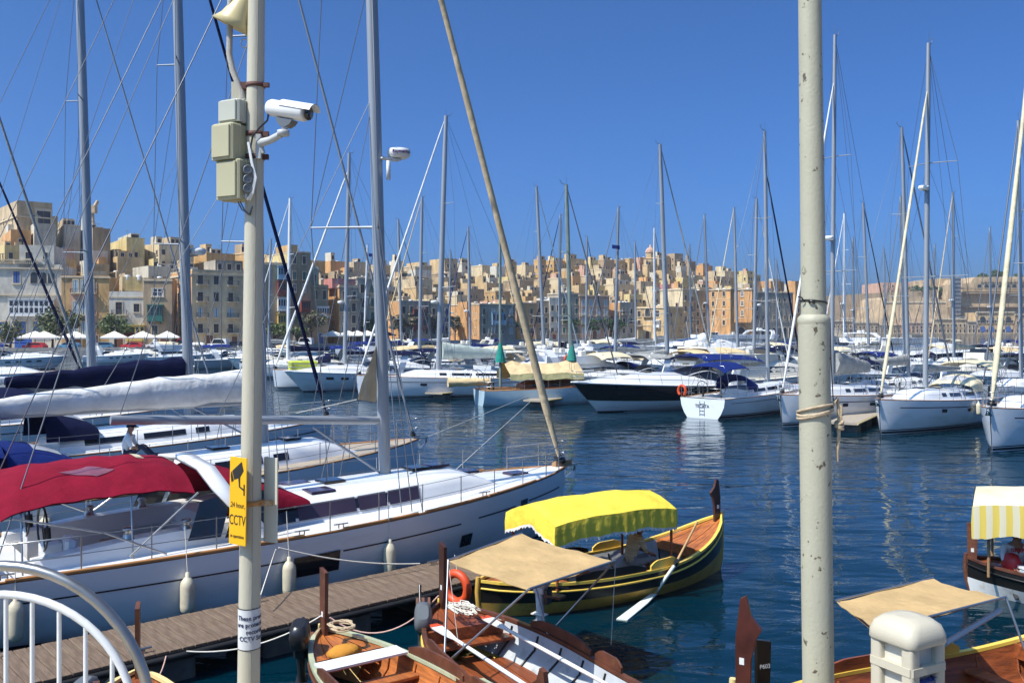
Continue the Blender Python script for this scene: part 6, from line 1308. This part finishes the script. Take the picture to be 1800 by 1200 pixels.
# ---- boat at the right edge with striped canopy
Y6, y6 = dghajsa((9.05+.86*2.9, 18.3-.51*2.9), ang(.86, -.51), 'white wooden boat with yellow and white striped canopy at the right edge', L=5.8, B=1.7, low=WHITEPT, gunm=BROWNW, strake=BLACKPT, wale=BLACKPT, inner=BROWNW, floor=VARN, stern_h=.68, board=BROWNW, stemm=BROWNW)
def striped():
    m = bpy.data.materials.new('canvas_striped'); m.use_nodes = True; t = m.node_tree; N = t.nodes; Lk = t.links; b = N['Principled BSDF']; b.inputs['Roughness'].default_value = .85
    tc = N.new('ShaderNodeTexCoord'); sp = N.new('ShaderNodeSeparateXYZ'); Lk.new(tc.outputs['Object'], sp.inputs[0]); ad = N.new('ShaderNodeMath'); ad.operation = 'ADD'; Lk.new(sp.outputs[0], ad.inputs[0]); Lk.new(sp.outputs[1], ad.inputs[1])
    mo = N.new('ShaderNodeMath'); mo.operation = 'PINGPONG'; mo.inputs[1].default_value = .11; Lk.new(ad.outputs[0], mo.inputs[0]); gt = N.new('ShaderNodeMath'); gt.operation = 'GREATER_THAN'; gt.inputs[1].default_value = .055; Lk.new(mo.outputs[0], gt.inputs[0])
    mx = N.new('ShaderNodeMixRGB'); mx.inputs[1].default_value = (.60,.55,.38,1); mx.inputs[2].default_value = (.62,.47,.09,1); Lk.new(gt.outputs[0], mx.inputs[0]); Lk.new(mx.outputs[0], b.inputs['Base Color']); return m
canopy(Y6, -2.75, .6, .82, 0, 1.92, .60, CV['cream'], striped(), fringe=False, seed=8)
for X, y in ((-2.5,-.55),(-2.5,.55),(.5,-.74),(.5,.74)):
    mb = MB(); mb.tube([(X, y, .45), (X, y, 1.84)], .03, 6); mb.build('canopy_post', TEAK, Y6)
wp = L2W(Y6, (-2.12, .12, 0)); SHW = M('shirt_white', (.74,.74,.73), .9, var=.06)
pm = person('man in white t-shirt with red lettering sitting under the striped canopy', (wp.x, wp.y, .50), Y6.rotation_euler.z-1.2, sit, dict(skin=BONE, shirt=SHW, legs=M('trousers_dark', (.03,.03,.035), .9)))
text('lettering', 'GRAB', .10, REDP, pm, Matrix.Translation(Vector((.27, .0, .40))) @ Matrix.Rotation(R(90), 4, 'Z') @ Matrix.Rotation(R(66), 4, 'X'), 'CENTER', .001, None, .004)
mb = MB(); mb.lathe([(.0,0),(.16,.01),(.2,.1),(.19,.3),(.13,.44),(.0,.48)], (0,0,0), 12, sx=.7, sy=1.); o = mb.build('backpack', REDP, None, L2W(Y6, (-2.12, -.22, .42)), .4); tag(o, 'red backpack beside the man under the striped canopy', 'bag')
mb = MB(); mb.bbox((0,0,.12), (.42,.3,.24), .03); o = mb.build('cool_box', M('box_pale_blue', (.45,.55,.62), .5), None, L2W(Y6, (-1.75, -.38, .42)), .2); tag(o, 'pale blue box beside the red backpack', 'box')
mb = MB(); mb.box((0,0,.262), (.44,.32,.045)); mb.build('lid', WHITEPT, o)
# man on the deck of the second sloop
loaf = dict(sit); loaf.update(spine=(.03,0,.2), chest=(.08,0,.42), neck=(.13,0,.57), head=(.18,0,.67), crown=(.20,0,.79), knL=(.44,.13,.24), anL=(.70,.13,-.02), toL=(.84,.14,.0), knR=(.44,-.13,.24), anR=(.70,-.13,-.02), toR=(.84,-.14,.0), wrL=(.40,.10,.20), wrR=(.40,-.10,.20), face=(1,0,-.5))
wp = L2W(Bt, (-3.75, .15, 0))
person('man in white t-shirt and navy cap looking down on the yacht behind the red bimini', (wp.x, wp.y, 2.0), .15, loaf, dict(skin=BONE, shirt=SHW, legs=M('trousers_navy', (.02,.025,.05), .9)), cap=CV['navy'])
# ================================================================ pontoon
pv = Vector((.745, .666, 0)).normalized(); pn = Vector((pv.y, -pv.x, 0)); p0 = Vector((-7.42, 13.36, 0))-pv*6.5; PL = 15.6; PW = 1.55; pa = ang(pv.x, pv.y)
PT = thing('pontoon', 'long brown plank pontoon beside the white sloop', 'pontoon', p0, pa)
n = int(PL/.19); mes = []
for k in range(6):
    r = random.Random(k); mb = MB(); mb.bbox((0, 0, 0), (.178, PW, .045), .006); mes.append(mb.build('plank', PLANK)); d_ = mes[-1].data; bpy.data.objects.remove(mes[-1]); mes[-1] = d_
for k in range(n):
    o = obj('plank', rnd.choice(mes), PT); o.location = (.1+k*.19, -PW/2+rnd.uniform(-.006,.006), .48+rnd.uniform(-.004,.004)); o.rotation_euler = (0, 0, rnd.uniform(-.004,.004)+(math.pi if rnd.random() < .5 else 0))
mb = MB(); mb.box((PL/2, -.06, .40), (PL, .1, .12)); mb.box((PL/2, -PW+.06, .40), (PL, .1, .12)); mb.box((PL/2, -PW/2, .40), (PL, .1, .11)); mb.build('frame', M('pontoon_frame', (.05,.05,.05), .6, var=.3), PT)
mb = MB(); mb.tube([(0, -PW-.02, .40), (PL, -PW-.02, .40)], .05, 6); mb.tube([(PL+.02, -PW, .4), (PL+.02, 0, .4)], .05, 6); mb.build('rubber_fendering', RUBBER, PT)
for k in range(5):
    mb = MB(); mb.bbox((1.6+k*3.1, -PW/2, .06), (2.0, PW*.92, .58), .05); mb.build('float', CONCD, PT)
for s_, y in ((6.3, -.18), (10.4, -.2), (14.2, -.18), (8.0, -PW+.15), (14.6, -PW+.2)):
    mb = MB(); mb.tube([(s_-.16, y, .57), (s_+.16, y, .57)], .018, 6); mb.box((s_, y, .525), (.12, .06, .07)); mb.build('cleat', STEEL, PT)
def L2P(s_, y, z): return L2W(PT, (s_, y, z))
def rope(label, pts, r=.012, mat=None, sag=0.):
    if len(pts) == 2 and sag: a, b = Vector(pts[0]), Vector(pts[1]); pts = [lerp(a, b, i/14)-Vector((0,0,sag*4*(i/14)*(1-i/14))) for i in range(15)]
    o = MB().tube(pts, r, 6).build('mooring_rope', mat or ROPEW); return tag(o, label, 'rope', 'mooring ropes')
rope('white mooring rope from the white sloop cleat to the pontoon end', [G(490, 962, 1.3), P(738, 990, 17.9)], .014, None, .10)
rope('white mooring rope hanging from the white sloop down behind the CCTV pole', [G(485, 965, 1.28), P(478, 985, 16.4), P(458, 1046, 15.2)], .012)
rope('pink slack rope between pontoon and beige-awning boat', [L2P(11.0, -PW-.04, .45), L2W(Y2, (-2.75, -.1, .85))], .014, ROPEP, .42)
rope('pink slack rope left of the CCTV pole from boat to pontoon', [L2W(Y4, (-2.15, .05, .95)), L2P(8.3, -PW-.04, .45)], .012, ROPEP, .35)
rope('white rope from pontoon to varnished orange boat', [L2P(8.6, -PW-.04, .45), L2W(Y3, (-2.75, 0, .9))], .012, ROPEW, .18)
rope('long grey bow line of the white sloop stretching over the water', [G(782, 843, 1.62), P(932, 706, 58)], .012, ROPEW, .0)
rope('second grey line crossing the water from the teak-decked sloop', [L2W(Bt, (5.2, 0, 1.6)), P(925, 697, 60)], .012, ROPEW, .0)
mb = MB(); mb.tube([Vector((0, .24*math.cos(a), .24*math.sin(a))) for a in (2*math.pi*i/18 for i in range(18))], .075, 8, closed=True); o = mb.build('lifebuoy', ORANGE, None, P(803, 1032, 15.7), .9); tag(o, 'orange lifebuoy ring hanging at the pontoon end behind the stern post', 'lifebuoy')
mb = MB(); mb.tube([(0,0,.3),(0,.05,.55)], .01, 4); mb.build('hanging_line', ROPEW, o)
# ================================================================ near quay furniture
POLEC = M('pole_cream_paint', (.50,.46,.35), .45, var=.05, scale=3, bump=.12, bscale=60, dirt=(.40,.33,.22), dscale=4, dlo=.58, dhi=.78, stretch=(1,1,.25))
POLEG = M('pole_grey_cream_paint', (.40,.38,.28), .5, var=.06, scale=2.5, bump=.15, bscale=50, dirt=(.10,.075,.05), dscale=13, dlo=.625, dhi=.65)
RUST = M('rusty_band', (.10,.04,.03), .7, var=.4, scale=12)
RUSTO = M('rust_orange', (.45,.22,.07), .8, var=.4, scale=25, dirt=(.62,.56,.42), dscale=14)
BOXC = M('box_beige_plastic', (.42,.39,.24), .5, var=.06, scale=3); BOXG = M('box_grey_plastic', (.44,.44,.36), .5, var=.05, scale=3)
D1 = 6.5; bx = (437-900)/F*D1; tx = (451-900)/F*D1
LP = thing('cctv_pole', 'cream CCTV lamp pole with yellow warning sign and junction boxes', 'pole', (bx-.01, D1, QZ)); lean = (tx-bx)/((1200/F)*D1)
def lp(x, y, d=D1): return P(x, y, d)-LP.location
def pc(z): return Vector(((z-(CH+(HZ-1200)/F*D1-QZ))*lean+.01, 0, z))          # pole axis at local height z
zt = lp(0, -160).z; mb = MB(); pts = [pc(zt*i/16) for i in range(17)]; mb.tube(pts, [lerp(.079, .056, i/16) for i in range(17)], 24); mb.build('pole_shaft', POLEC, LP)
mb = MB(); mb.tube([pc(zt*i/16)+Vector((math.sin(.45), -math.cos(.45), 0))*(lerp(.079, .056, i/16)) for i in range(17)], .0022, 4); mb.build('weld_seam', M('pole_seam', (.34,.30,.22), .6, var=.3, scale=9), LP)
mb = MB(); mb.lathe([(.17,0),(.17,.02),(.10,.03),(.095,.2),(.08,.22)], (.01,0,0), 20); mb.build('pole_base', POLEC, LP)
def prad(z): return lerp(.079, .056, z/zt)
def band(y, hgt, mat, name, ex=.006):
    z = lp(0, y).z; c = pc(z); mb = MB(); mb.lathe([(prad(z)+.001, -hgt/2), (prad(z)+ex, -hgt/2), (prad(z)+ex, hgt/2), (prad(z)+.001, hgt/2)], c, 24); o = mb.build(name, mat, LP)
    mb = MB(); mb.box(c+Vector((prad(z)+.02, -.02, 0)), (.04,.03,hgt)); mb.box(c+Vector((-prad(z)-.02, .01, 0)), (.04,.05,hgt*1.6)); mb.build('band_bolt', mat, o)
band(151, .03, RUST, 'clamp_band'); band(237, .035, RUST, 'clamp_band'); band(277, .035, RUST, 'clamp_band')
# junction boxes
def jbox(x0, y0, x1, y1, mat, dep, yoff, lid):
    a, b = lp(x0, y0), lp(x1, y1); c = (a+b)/2; w, hh = abs(b.x-a.x), abs(a.z-b.z); mb = MB()
    o = MB().bbox((0,0,0), (dep, w*1.05, hh), .012).build('junction_box', mat, LP, c+Vector((0, yoff, 0))); o.rotation_euler = (0, 0, R(62))
    mb = MB(); mb.bbox((-dep*.12, 0, hh*0), (dep*.10, w*1.05+.012, hh+.012), .01); mb.bbox((-dep*.5-.006, 0, 0), (.014, w*.86, hh*.86), .004); mb.build('lid', mat, o); return o
jbox(391, 178, 438, 218, BOXG, .16, .01, 1); b2 = jbox(385, 222, 433, 285, BOXC, .20, -.02, 1); b3 = jbox(392, 284, 444, 353, BOXC, .20, -.01, 1)
for k, y in enumerate((298, 315, 331)):
    mb = MB(); p = lp(436, y, D1-.13)-b3.location; p = Matrix.Rotation(-R(62), 3, 'Z') @ p; ax = Matrix.Rotation(-R(62), 3, 'Z') @ Vector((.35,-.9,.0)).normalized()
    mb.lathe([(.034,-.03),(.034,.0),(.026,.004),(.024,.001),(.016,.005),(.012,.002),(.0,.006)], p, 14, axis=ax); mb.build('cable_gland', GREYP, b3)
mb = MB(); mb.box(lp(420, 250, D1+.05), (.10,.03,.85)); mb.build('mounting_plate', POLEC, LP)
# conduit and lamp
mb = MB(); mb.tube([lp(407, -60), lp(405, 0), lp(403, 95), lp(409, 125), lp(424, 160), lp(427, 178)], .021, 10); mb.build('conduit', M('conduit_grey', (.45,.42,.36), .7, var=.1, bump=.5, bscale=150), LP)
lc = lp(436, -95, D1+.02); mb = MB(); ax = Vector((-.18, -.12, 1)).normalized()
mb.lathe([(.0,.36),(.045,.35),(.06,.28),(.078,.17),(.115,.05),(.158,-.012),(.152,-.012),(.11,.05),(.07,.17),(.0,.33)], lp(411, 46, D1+.06), 28, axis=Vector((.46,-.10,.88)).normalized()); mb.build('lamp_shade', M('lamp_enamel', (.60,.50,.25), .4, var=.06), LP)
mb = MB(); mb.tube([lp(426, -30, D1+.06), lp(445, -50, D1)], .022, 8); mb.build('lamp_arm', POLEC, LP)
mb = MB(); mb.tube([lp(431, 77, D1)+Vector((0,-.01,0))+Vector((-.03*math.cos(a), 0, .03*math.sin(a))) for a in (i*.5 for i in range(13))], .005, 5); mb.build('eye_bolt', STEEL, LP)
# camera
ca, cb = lp(475, 189, 6.38), lp(541, 200, 6.25); axv = (cb-ca).normalized(); mb = MB()
mb.lathe([(.0,-.01),(.050,-.005),(.058,.015),(.058,.30),(.052,.31),(.0,.311)], ca, 20, axis=axv); cmr = mb.build('camera_housing', WHITEPT, LP)
ln_ = (cb-ca).length; sdv = axv.cross(Vector((0,0,1))).normalized(); upv = sdv.cross(axv); g = []
for i in range(6):
    s_ = lerp(.11, ln_+.055, i/5); g.append([ca+axv*s_+(sdv*math.sin(q)+upv*math.cos(q))*(.066) for q in (lerp(-1.25, 1.25, j/10) for j in range(11))])
mb = MB(); mb.sheet(g, 0, True); mb.sheet([[p+upv*.004 for p in r] for r in g]); mb.build('sun_shield', M('shield_white', (.72,.76,.80), .35, var=.03), cmr)
mb = MB(); mb.lathe([(0,0),(.044,0),(.044,.012),(0,.012)], cb+axv*.002, 18, axis=axv); mb.build('lens', GLASS, cmr)
mb = MB(); q = ca+axv*.16-upv*.062; mb.prism([q+axv*a+upv*b for a, b in ((-.07,0),(.07,0),(.055,-.03),(.02,-.055),(-.02,-.055),(-.055,-.03))], sdv*-.035, sdv*.035); mb.build('tilt_bracket', GREYP, cmr)
mb = MB(); k1, k2, k3 = lp(500, 222, 6.3), lp(494, 232, 6.33), lp(455, 256, 6.43); mb.tube([q-upv*.05, k1], .024, 8); mb.lathe([(.0,-.022),(.042,-.018),(.042,.018),(0,.022)], lp(498, 234, 6.31), 14); mb.tube([lp(494,236,6.33), lp(476, 246, 6.40), lp(456, 252, 6.44)], [.024,.026,.032], 8); mb.box(lp(455, 258, 6.44), (.035,.04,.17)); mb.tube([lp(456,250,6.44), lp(462,270,6.44)], .02, 6); mb.build('wall_arm', M('bracket_grey', (.42,.43,.42), .5, var=.08), cmr)
mb = MB(); mb.tube([lp(472, 200, 6.36), lp(470, 212, 6.36), lp(456, 225, 6.4), lp(444, 240, 6.4), lp(440, 262, 6.4), lp(441, 300, 6.4)], .007, 6); mb.build('camera_cable', BLACKP, cmr)
rc = random.Random(3)
for k in range(5):
    mb = MB(); o1 = rc.uniform(-3, 3); mb.tube([lp(437+o1, 250, 6.40), lp(443+o1, 285, 6.39), lp(450+o1*1.4, 312, 6.39), lp(444+o1*2, 340, 6.38), lp(438+o1*2, 352, 6.39), lp(432+o1, 345, 6.40), lp(440+o1, 322, 6.40)], .0055, 5); mb.build('white_cable', WHITEPT, LP)
for k in range(2):
    mb = MB(); mb.tube([lp(418+4*k, 354, 6.42), lp(425+4*k, 368, 6.42), lp(438+2*k, 378, 6.42), lp(444, 362, 6.42)], .005, 5); mb.build('dark_cable', GREYP, LP)
# yellow sign
SIGN = M('sign_yellow', (.80,.42,.005), .45, var=.04, scale=2)
sg = bpy.data.objects.new('warning_sign', None); COL.objects.link(sg); sg.parent = LP; sc_ = lp(418.5, 880, 6.38); sg.location = sc_; sg.rotation_euler = (R(0), R(1.2), R(-31)); sg['label'] = 'yellow 24 hour CCTV sign'
hw, hh = .083, .303
mb = MB(); mb.bbox((0,0,0), (2*hw, .008, 2*hh), .003); mb.build('sign_plate', SIGN, sg)
INK = M('sign_ink', (.02,.018,.015), .5, var=.1)
def st(s, size, z, name='lettering', x=0, sx=1.): o = text(name, s, size, INK, sg, Matrix.Translation(Vector((x, -.0055, z))) @ FACE_CAM @ Matrix.Diagonal((sx, 1, 1, 1)), 'CENTER', .0006); return o
st('.24 hour,', .052, -.045, sx=.78); st('CCTV', .098, -.165, sx=.62); st('in operation', .034, -.255, sx=.78)
def flat(name, polys):
    mb = MB()
    for pl in polys: mb.prism([(a, -.0055, b) for a, b in pl], (0,-.0008,0), (0,.0008,0))
    mb.build(name, INK, sg)
flat('camera_symbol', [[(-.055,.205),(.035,.275),(.055,.215),(.02,.165),(-.035,.145)], [(-.066,.20),(-.058,.197),(-.040,.140),(-.062,.125),(-.07,.165)], [(.005,.165),(.022,.165),(.022,.105),(.065,.085),(.065,.072),(.012,.098)], [(.057,.12),(.068,.12),(.068,.045),(.057,.045)]])
# second sign seen edge-on from behind, rusty strap
p_ = lp(474, 880, 6.5); mb = MB(); mb.bbox((0,0,0), (.115,.012,.60), .003); s2 = mb.build('sign_back', M('sign_back_cream', (.62,.58,.46), .5, var=.06), LP, p_+Vector((.0,.04,0))); s2.rotation_euler = (0, R(.5), R(-24))
mb = MB(); mb.box((-.055,.012,0), (.014,.03,.60)); mb.build('flange', POLEC, s2)
z = lp(0, 882).z; mb = MB(); mb.lathe([(prad(z)+.001,-.018),(prad(z)+.005,-.018),(prad(z)+.005,.018),(prad(z)+.001,.018)], pc(z), 24); mb.box(pc(z)+Vector((.115,-.035,.0)), (.10,.006,.04)); mb.box(pc(z)+Vector((.15,-.045,.0)), (.035,.03,.034)); mb.build('rusty_strap', RUSTO, LP)
# white sticker wrapped round the pole
zc = lp(0, 1101).z; hh = .142; mb = MB(); r_ = prad(zc)+.0022
mb.lathe([(r_, -hh), (r_, hh)], pc(zc), 32); stk = mb.build('paper_sticker', M('sticker_white', (.62,.62,.60), .5, var=.04), LP)
mb = MB()
for s_ in (-1, 1): mb.lathe([(r_+.0012, s_*hh-.0025), (r_+.0012, s_*hh+.0025)], pc(zc), 32)
mb.build('sticker_border', INK, stk)
for i, (s, k) in enumerate((('These premises', 0), ('are protected by', 1), ('recorded', 2), ('CCTV Surveillance', 3))):
    a0 = (-.062, -.068, .0, -.048)[i]
    text('lettering', s, .043, M('sticker_ink', (.02,.03,.08), .5), stk, Matrix.Translation(pc(zc)+Vector((0,0,.068-.048*i))) @ Matrix.Rotation(a0/prad(zc)+.05+R(-4), 4, 'Z'), 'LEFT', .0006, r_+.0028, .0006)
# ---- right pole
D2 = 6.2; bx2 = (1438.5-900)/F*D2; RP = thing('lamp_pole', 'thick grey-cream pole with welded sleeve and rope tied round it', 'pole', (bx2, D2, QZ)); z12 = CH+(HZ-1200)/F*D2-QZ; lean2 = ((1423-1438)/F*D2)/((1200/F)*D2)
def rp(x, y, d=D2): return P(x, y, d)-RP.location
def rc_(z): return Vector(((z-z12)*lean2, 0, z))
zs_ = rp(0, 560).z; zt2 = rp(0, -120).z
mb = MB(); mb.tube([rc_(lerp(0, zs_-.02, i/6)) for i in range(7)], [.103]*5+[.104,.104], 28); mb.build('sleeve', POLEG, RP)
mb = MB(); mb.tube([rc_(lerp(zs_-.05, zt2, i/8)) for i in range(9)], [lerp(.083, .074, i/8) for i in range(9)], 28); mb.build('pole_shaft', POLEG, RP)
mb = MB(); mb.lathe([(.104,-.035),(.108,-.02),(.106,.0),(.098,.015),(.083,.028)], rc_(zs_), 28); mb.build('weld_collar', POLEG, RP)
mb = MB(); mb.lathe([(.2,0),(.2,.025),(.11,.03)], (0,0,0), 24); mb.build('base_plate', POLEG, RP)
zw = rp(0, 531).z; c = rc_(zw); mb = MB(); mb.tube([c+Vector((math.cos(a)*.0865, math.sin(a)*.0865, .012*math.cos(a+2.6))) for a in (2*math.pi*i/24 for i in range(24))], .006, 5, closed=True); mb.tube([c+Vector((-.075,-.05,0)), c+Vector((-.10,-.06,.03)), c+Vector((-.12,-.05,.035))], .005, 5); mb.tube([c+Vector((-.05,-.07,-.005)), c+Vector((-.06,-.085,.012)), c+Vector((-.02,-.09,-.01))], .008, 5); mb.build('wire_tie', BLACKP, RP)
zr_ = rp(0, 722).z
RO = thing('tied_rope', 'tan rope wound round the thick pole with knotted hanging end', 'rope', RP.location+rc_(zr_)); ra = random.Random(9)
for k, (dz, ph) in enumerate(((.0, .0), (-.022, .5), (.018, 1.1))):
    mb = MB(); mb.tube([Vector((math.cos(a)*.113, math.sin(a)*.113, dz+.03*math.cos(a-.3+ph))) for a in (2*math.pi*i/30 for i in range(30))], .0095, 6, closed=True); mb.build('turn', ROPEB, RO)
kx = Vector((.118, -.02, .03)); mb = MB(); mb.tube([kx+Vector((-.02,.0,-.03)), kx+Vector((.0,-.02,.035)), kx+Vector((.022,-.01,.06)), kx+Vector((.03,-.0,.02)), kx+Vector((.034,-.01,-.10)), kx+Vector((.028,-.01,-.17))], .0105, 7); mb.tube([kx+Vector((.012,.01,.05)), kx+Vector((.05,-.01,.0)), kx+Vector((.045,-.01,-.10))], .0085, 6); mb.build('hanging_end', ROPEB, RO)
kn = kx+Vector((.034,-.01,-.12)); mb = MB()
for dz in (-.015, .0, .015): mb.tube([kn+Vector((math.cos(a)*.024, math.sin(a)*.02, dz+.012*math.sin(a+dz*60))) for a in (2*math.pi*i/12 for i in range(12))], .011, 6, closed=True)
mb.build('knot', ROPEB, RO); mb = MB(); mb.tube([kn+Vector((0,0,-.02)), kn+Vector((-.004,0,-.10)), kn+Vector((-.012,0,-.19)), kn+Vector((-.01,0,-.245))], [.011,.013,.010,.008], 7); mb.build('tail', ROPEB, RO)
mb = MB(); q = rp(1462, 620, D2+.02); mb.tube([rp(1459, 560, D2+.02), rp(1461, 640, D2+.02), kx+rc_(zr_)], .004, 5); mb.build('thin_cord', BROWNW, RP)
# ---- service pedestal
PD = 5.9; pcx = (1595-900)/F*PD; SP = thing('service_pedestal', 'cream plastic marina service pedestal with domed cap and blue panel', 'pedestal', (pcx, PD, QZ), R(28)); zt3 = CH+(HZ-1080)/F*PD-QZ
PEDM = M('pedestal_cream', (.52,.47,.36), .45, var=.04, scale=2, bump=.1, bscale=90)
def rr_ring(w, dpt, z, rad=.05, n=5):
    pts = []
    for sx, sy, a0 in ((1,1,0),(-1,1,90),(-1,-1,180),(1,-1,270)):
        for i in range(n+1): a = R(a0+90*i/n); pts.append(Vector((sx*(w/2-rad)+rad*math.cos(a), sy*(dpt/2-rad)+rad*math.sin(a), z)))
    return pts
mb = MB(); mb.loft([rr_ring(.345,.345,zt3-.155,.05), rr_ring(.36,.36,zt3-.145,.06), rr_ring(.36,.36,zt3-.095,.07), rr_ring(.33,.33,zt3-.045,.08), rr_ring(.26,.26,zt3-.012,.09), rr_ring(.14,.14,zt3,.06)], 0, True, True, True); mb.build('cap', PEDM, SP)
mb = MB()
for sx in (-1, 1):
    for sy in (-1, 1): mb.loft([[p+Vector((sx*.118, sy*.118, 0)) for p in rr_ring(.085,.085,z,.02,3)] for z in (.04, zt3-.15)], 0, True, True, True)
mb.build('corner_post', PEDM, SP)
mb = MB(); mb.box((0,0,(zt3-.15)/2), (.235,.235,zt3-.15)); mb.build('core', M('pedestal_recess', (.60,.57,.48), .5, var=.05), SP)
mb = MB()
for a in range(4):
    dv = Vector((math.cos(R(90*a)), math.sin(R(90*a)), 0)); mb.box(dv*.14+Vector((0,0,zt3-.30)), (.30 if a % 2 else .05, .05 if a % 2 else .30, .05))
mb.build('shelf', PEDM, SP)
mb = MB(); mb.bbox((0,-.135,zt3-.47), (.19,.03,.22), .02); mb.box((-.135,0,zt3-.66), (.02,.18,.2)); pn_ = mb.build('blue_panel', M('panel_blue', (.02,.045,.20), .35, var=.05), SP)
mb = MB(); mb.lathe([(.0,-.01),(.017,-.006),(.017,.006),(0,.012)], (0,-.153,zt3-.42), 12, axis=Vector((0,-1,0))); mb.build('lock', STEEL, pn_)
mb = MB(); mb.bbox((0,0,.02), (.44,.44,.04), .02); mb.build('foot', CONC, SP)
# ---- arched rail at the lower left
RD = 3.9; AR = thing('arched_railing', 'arched gate railing with steel outer tube and white inner bars', 'railing', ((20-900)/F*RD, RD, 3.3), R(-4))
def ap(x, y, d=RD): return P(x, y, d)-AR.location
cx_, cy_ = 8, 1262; 
def arc(rx, ry, d, yc): return [ap(cx_+rx*math.cos(a), yc-ry*math.sin(a), d) for a in (math.pi*i/28 for i in range(29))]
oa = arc(266, 268, RD, cy_); ia = arc(236, 218, RD-.02, cy_)
mb = MB(); e0, e1 = oa[0].copy(), oa[-1].copy(); e0.z = 0; e1.z = 0; mb.tube([e0]+oa+[e1], .0225, 14); mb.build('outer_tube', M('rail_steel', (.36,.34,.31), .32, .85, var=.2, scale=6), AR)
mb = MB(); e0, e1 = ia[0].copy(), ia[-1].copy(); e0.z = 0; e1.z = 0; mb.tube([e0]+ia+[e1], .0165, 12); mb.build('inner_tube', WHITEPT, AR)
for x in (-150, -100, -46, 11, 59, 108, 156, 204):
    q = (x-cx_)/236; y = cy_-218*math.sqrt(max(0, 1-q*q)); a = ap(x, y, RD-.02); b = a.copy(); b.z = .05; mb = MB(); mb.tube([b, a], .0095, 8); mb.build('bar', WHITEPT, AR)
mb = MB(); mb.box((ap(cx_, 1300).x, 0, .05), (1.1, .03, .03)); mb.build('bottom_bar', WHITEPT, AR)
# ================================================================ the thin sea haze over the harbour
hz = bpy.data.materials.new('sea_haze'); hz.use_nodes = True; t_ = hz.node_tree; t_.nodes.remove(t_.nodes['Principled BSDF'])
pv_ = t_.nodes.new('ShaderNodeVolumePrincipled'); pv_.inputs['Color'].default_value = (.84, .89, .96, 1); pv_.inputs['Density'].default_value = .00015; pv_.inputs['Anisotropy'].default_value = .2
t_.links.new(pv_.outputs[0], t_.nodes['Material Output'].inputs['Volume'])
mb = MB(); mb.box((300, 620, 37), (2400, 1300, 80)); tag(mb.build('haze', hz), kind='stuff', label='thin pale sea haze over the harbour')
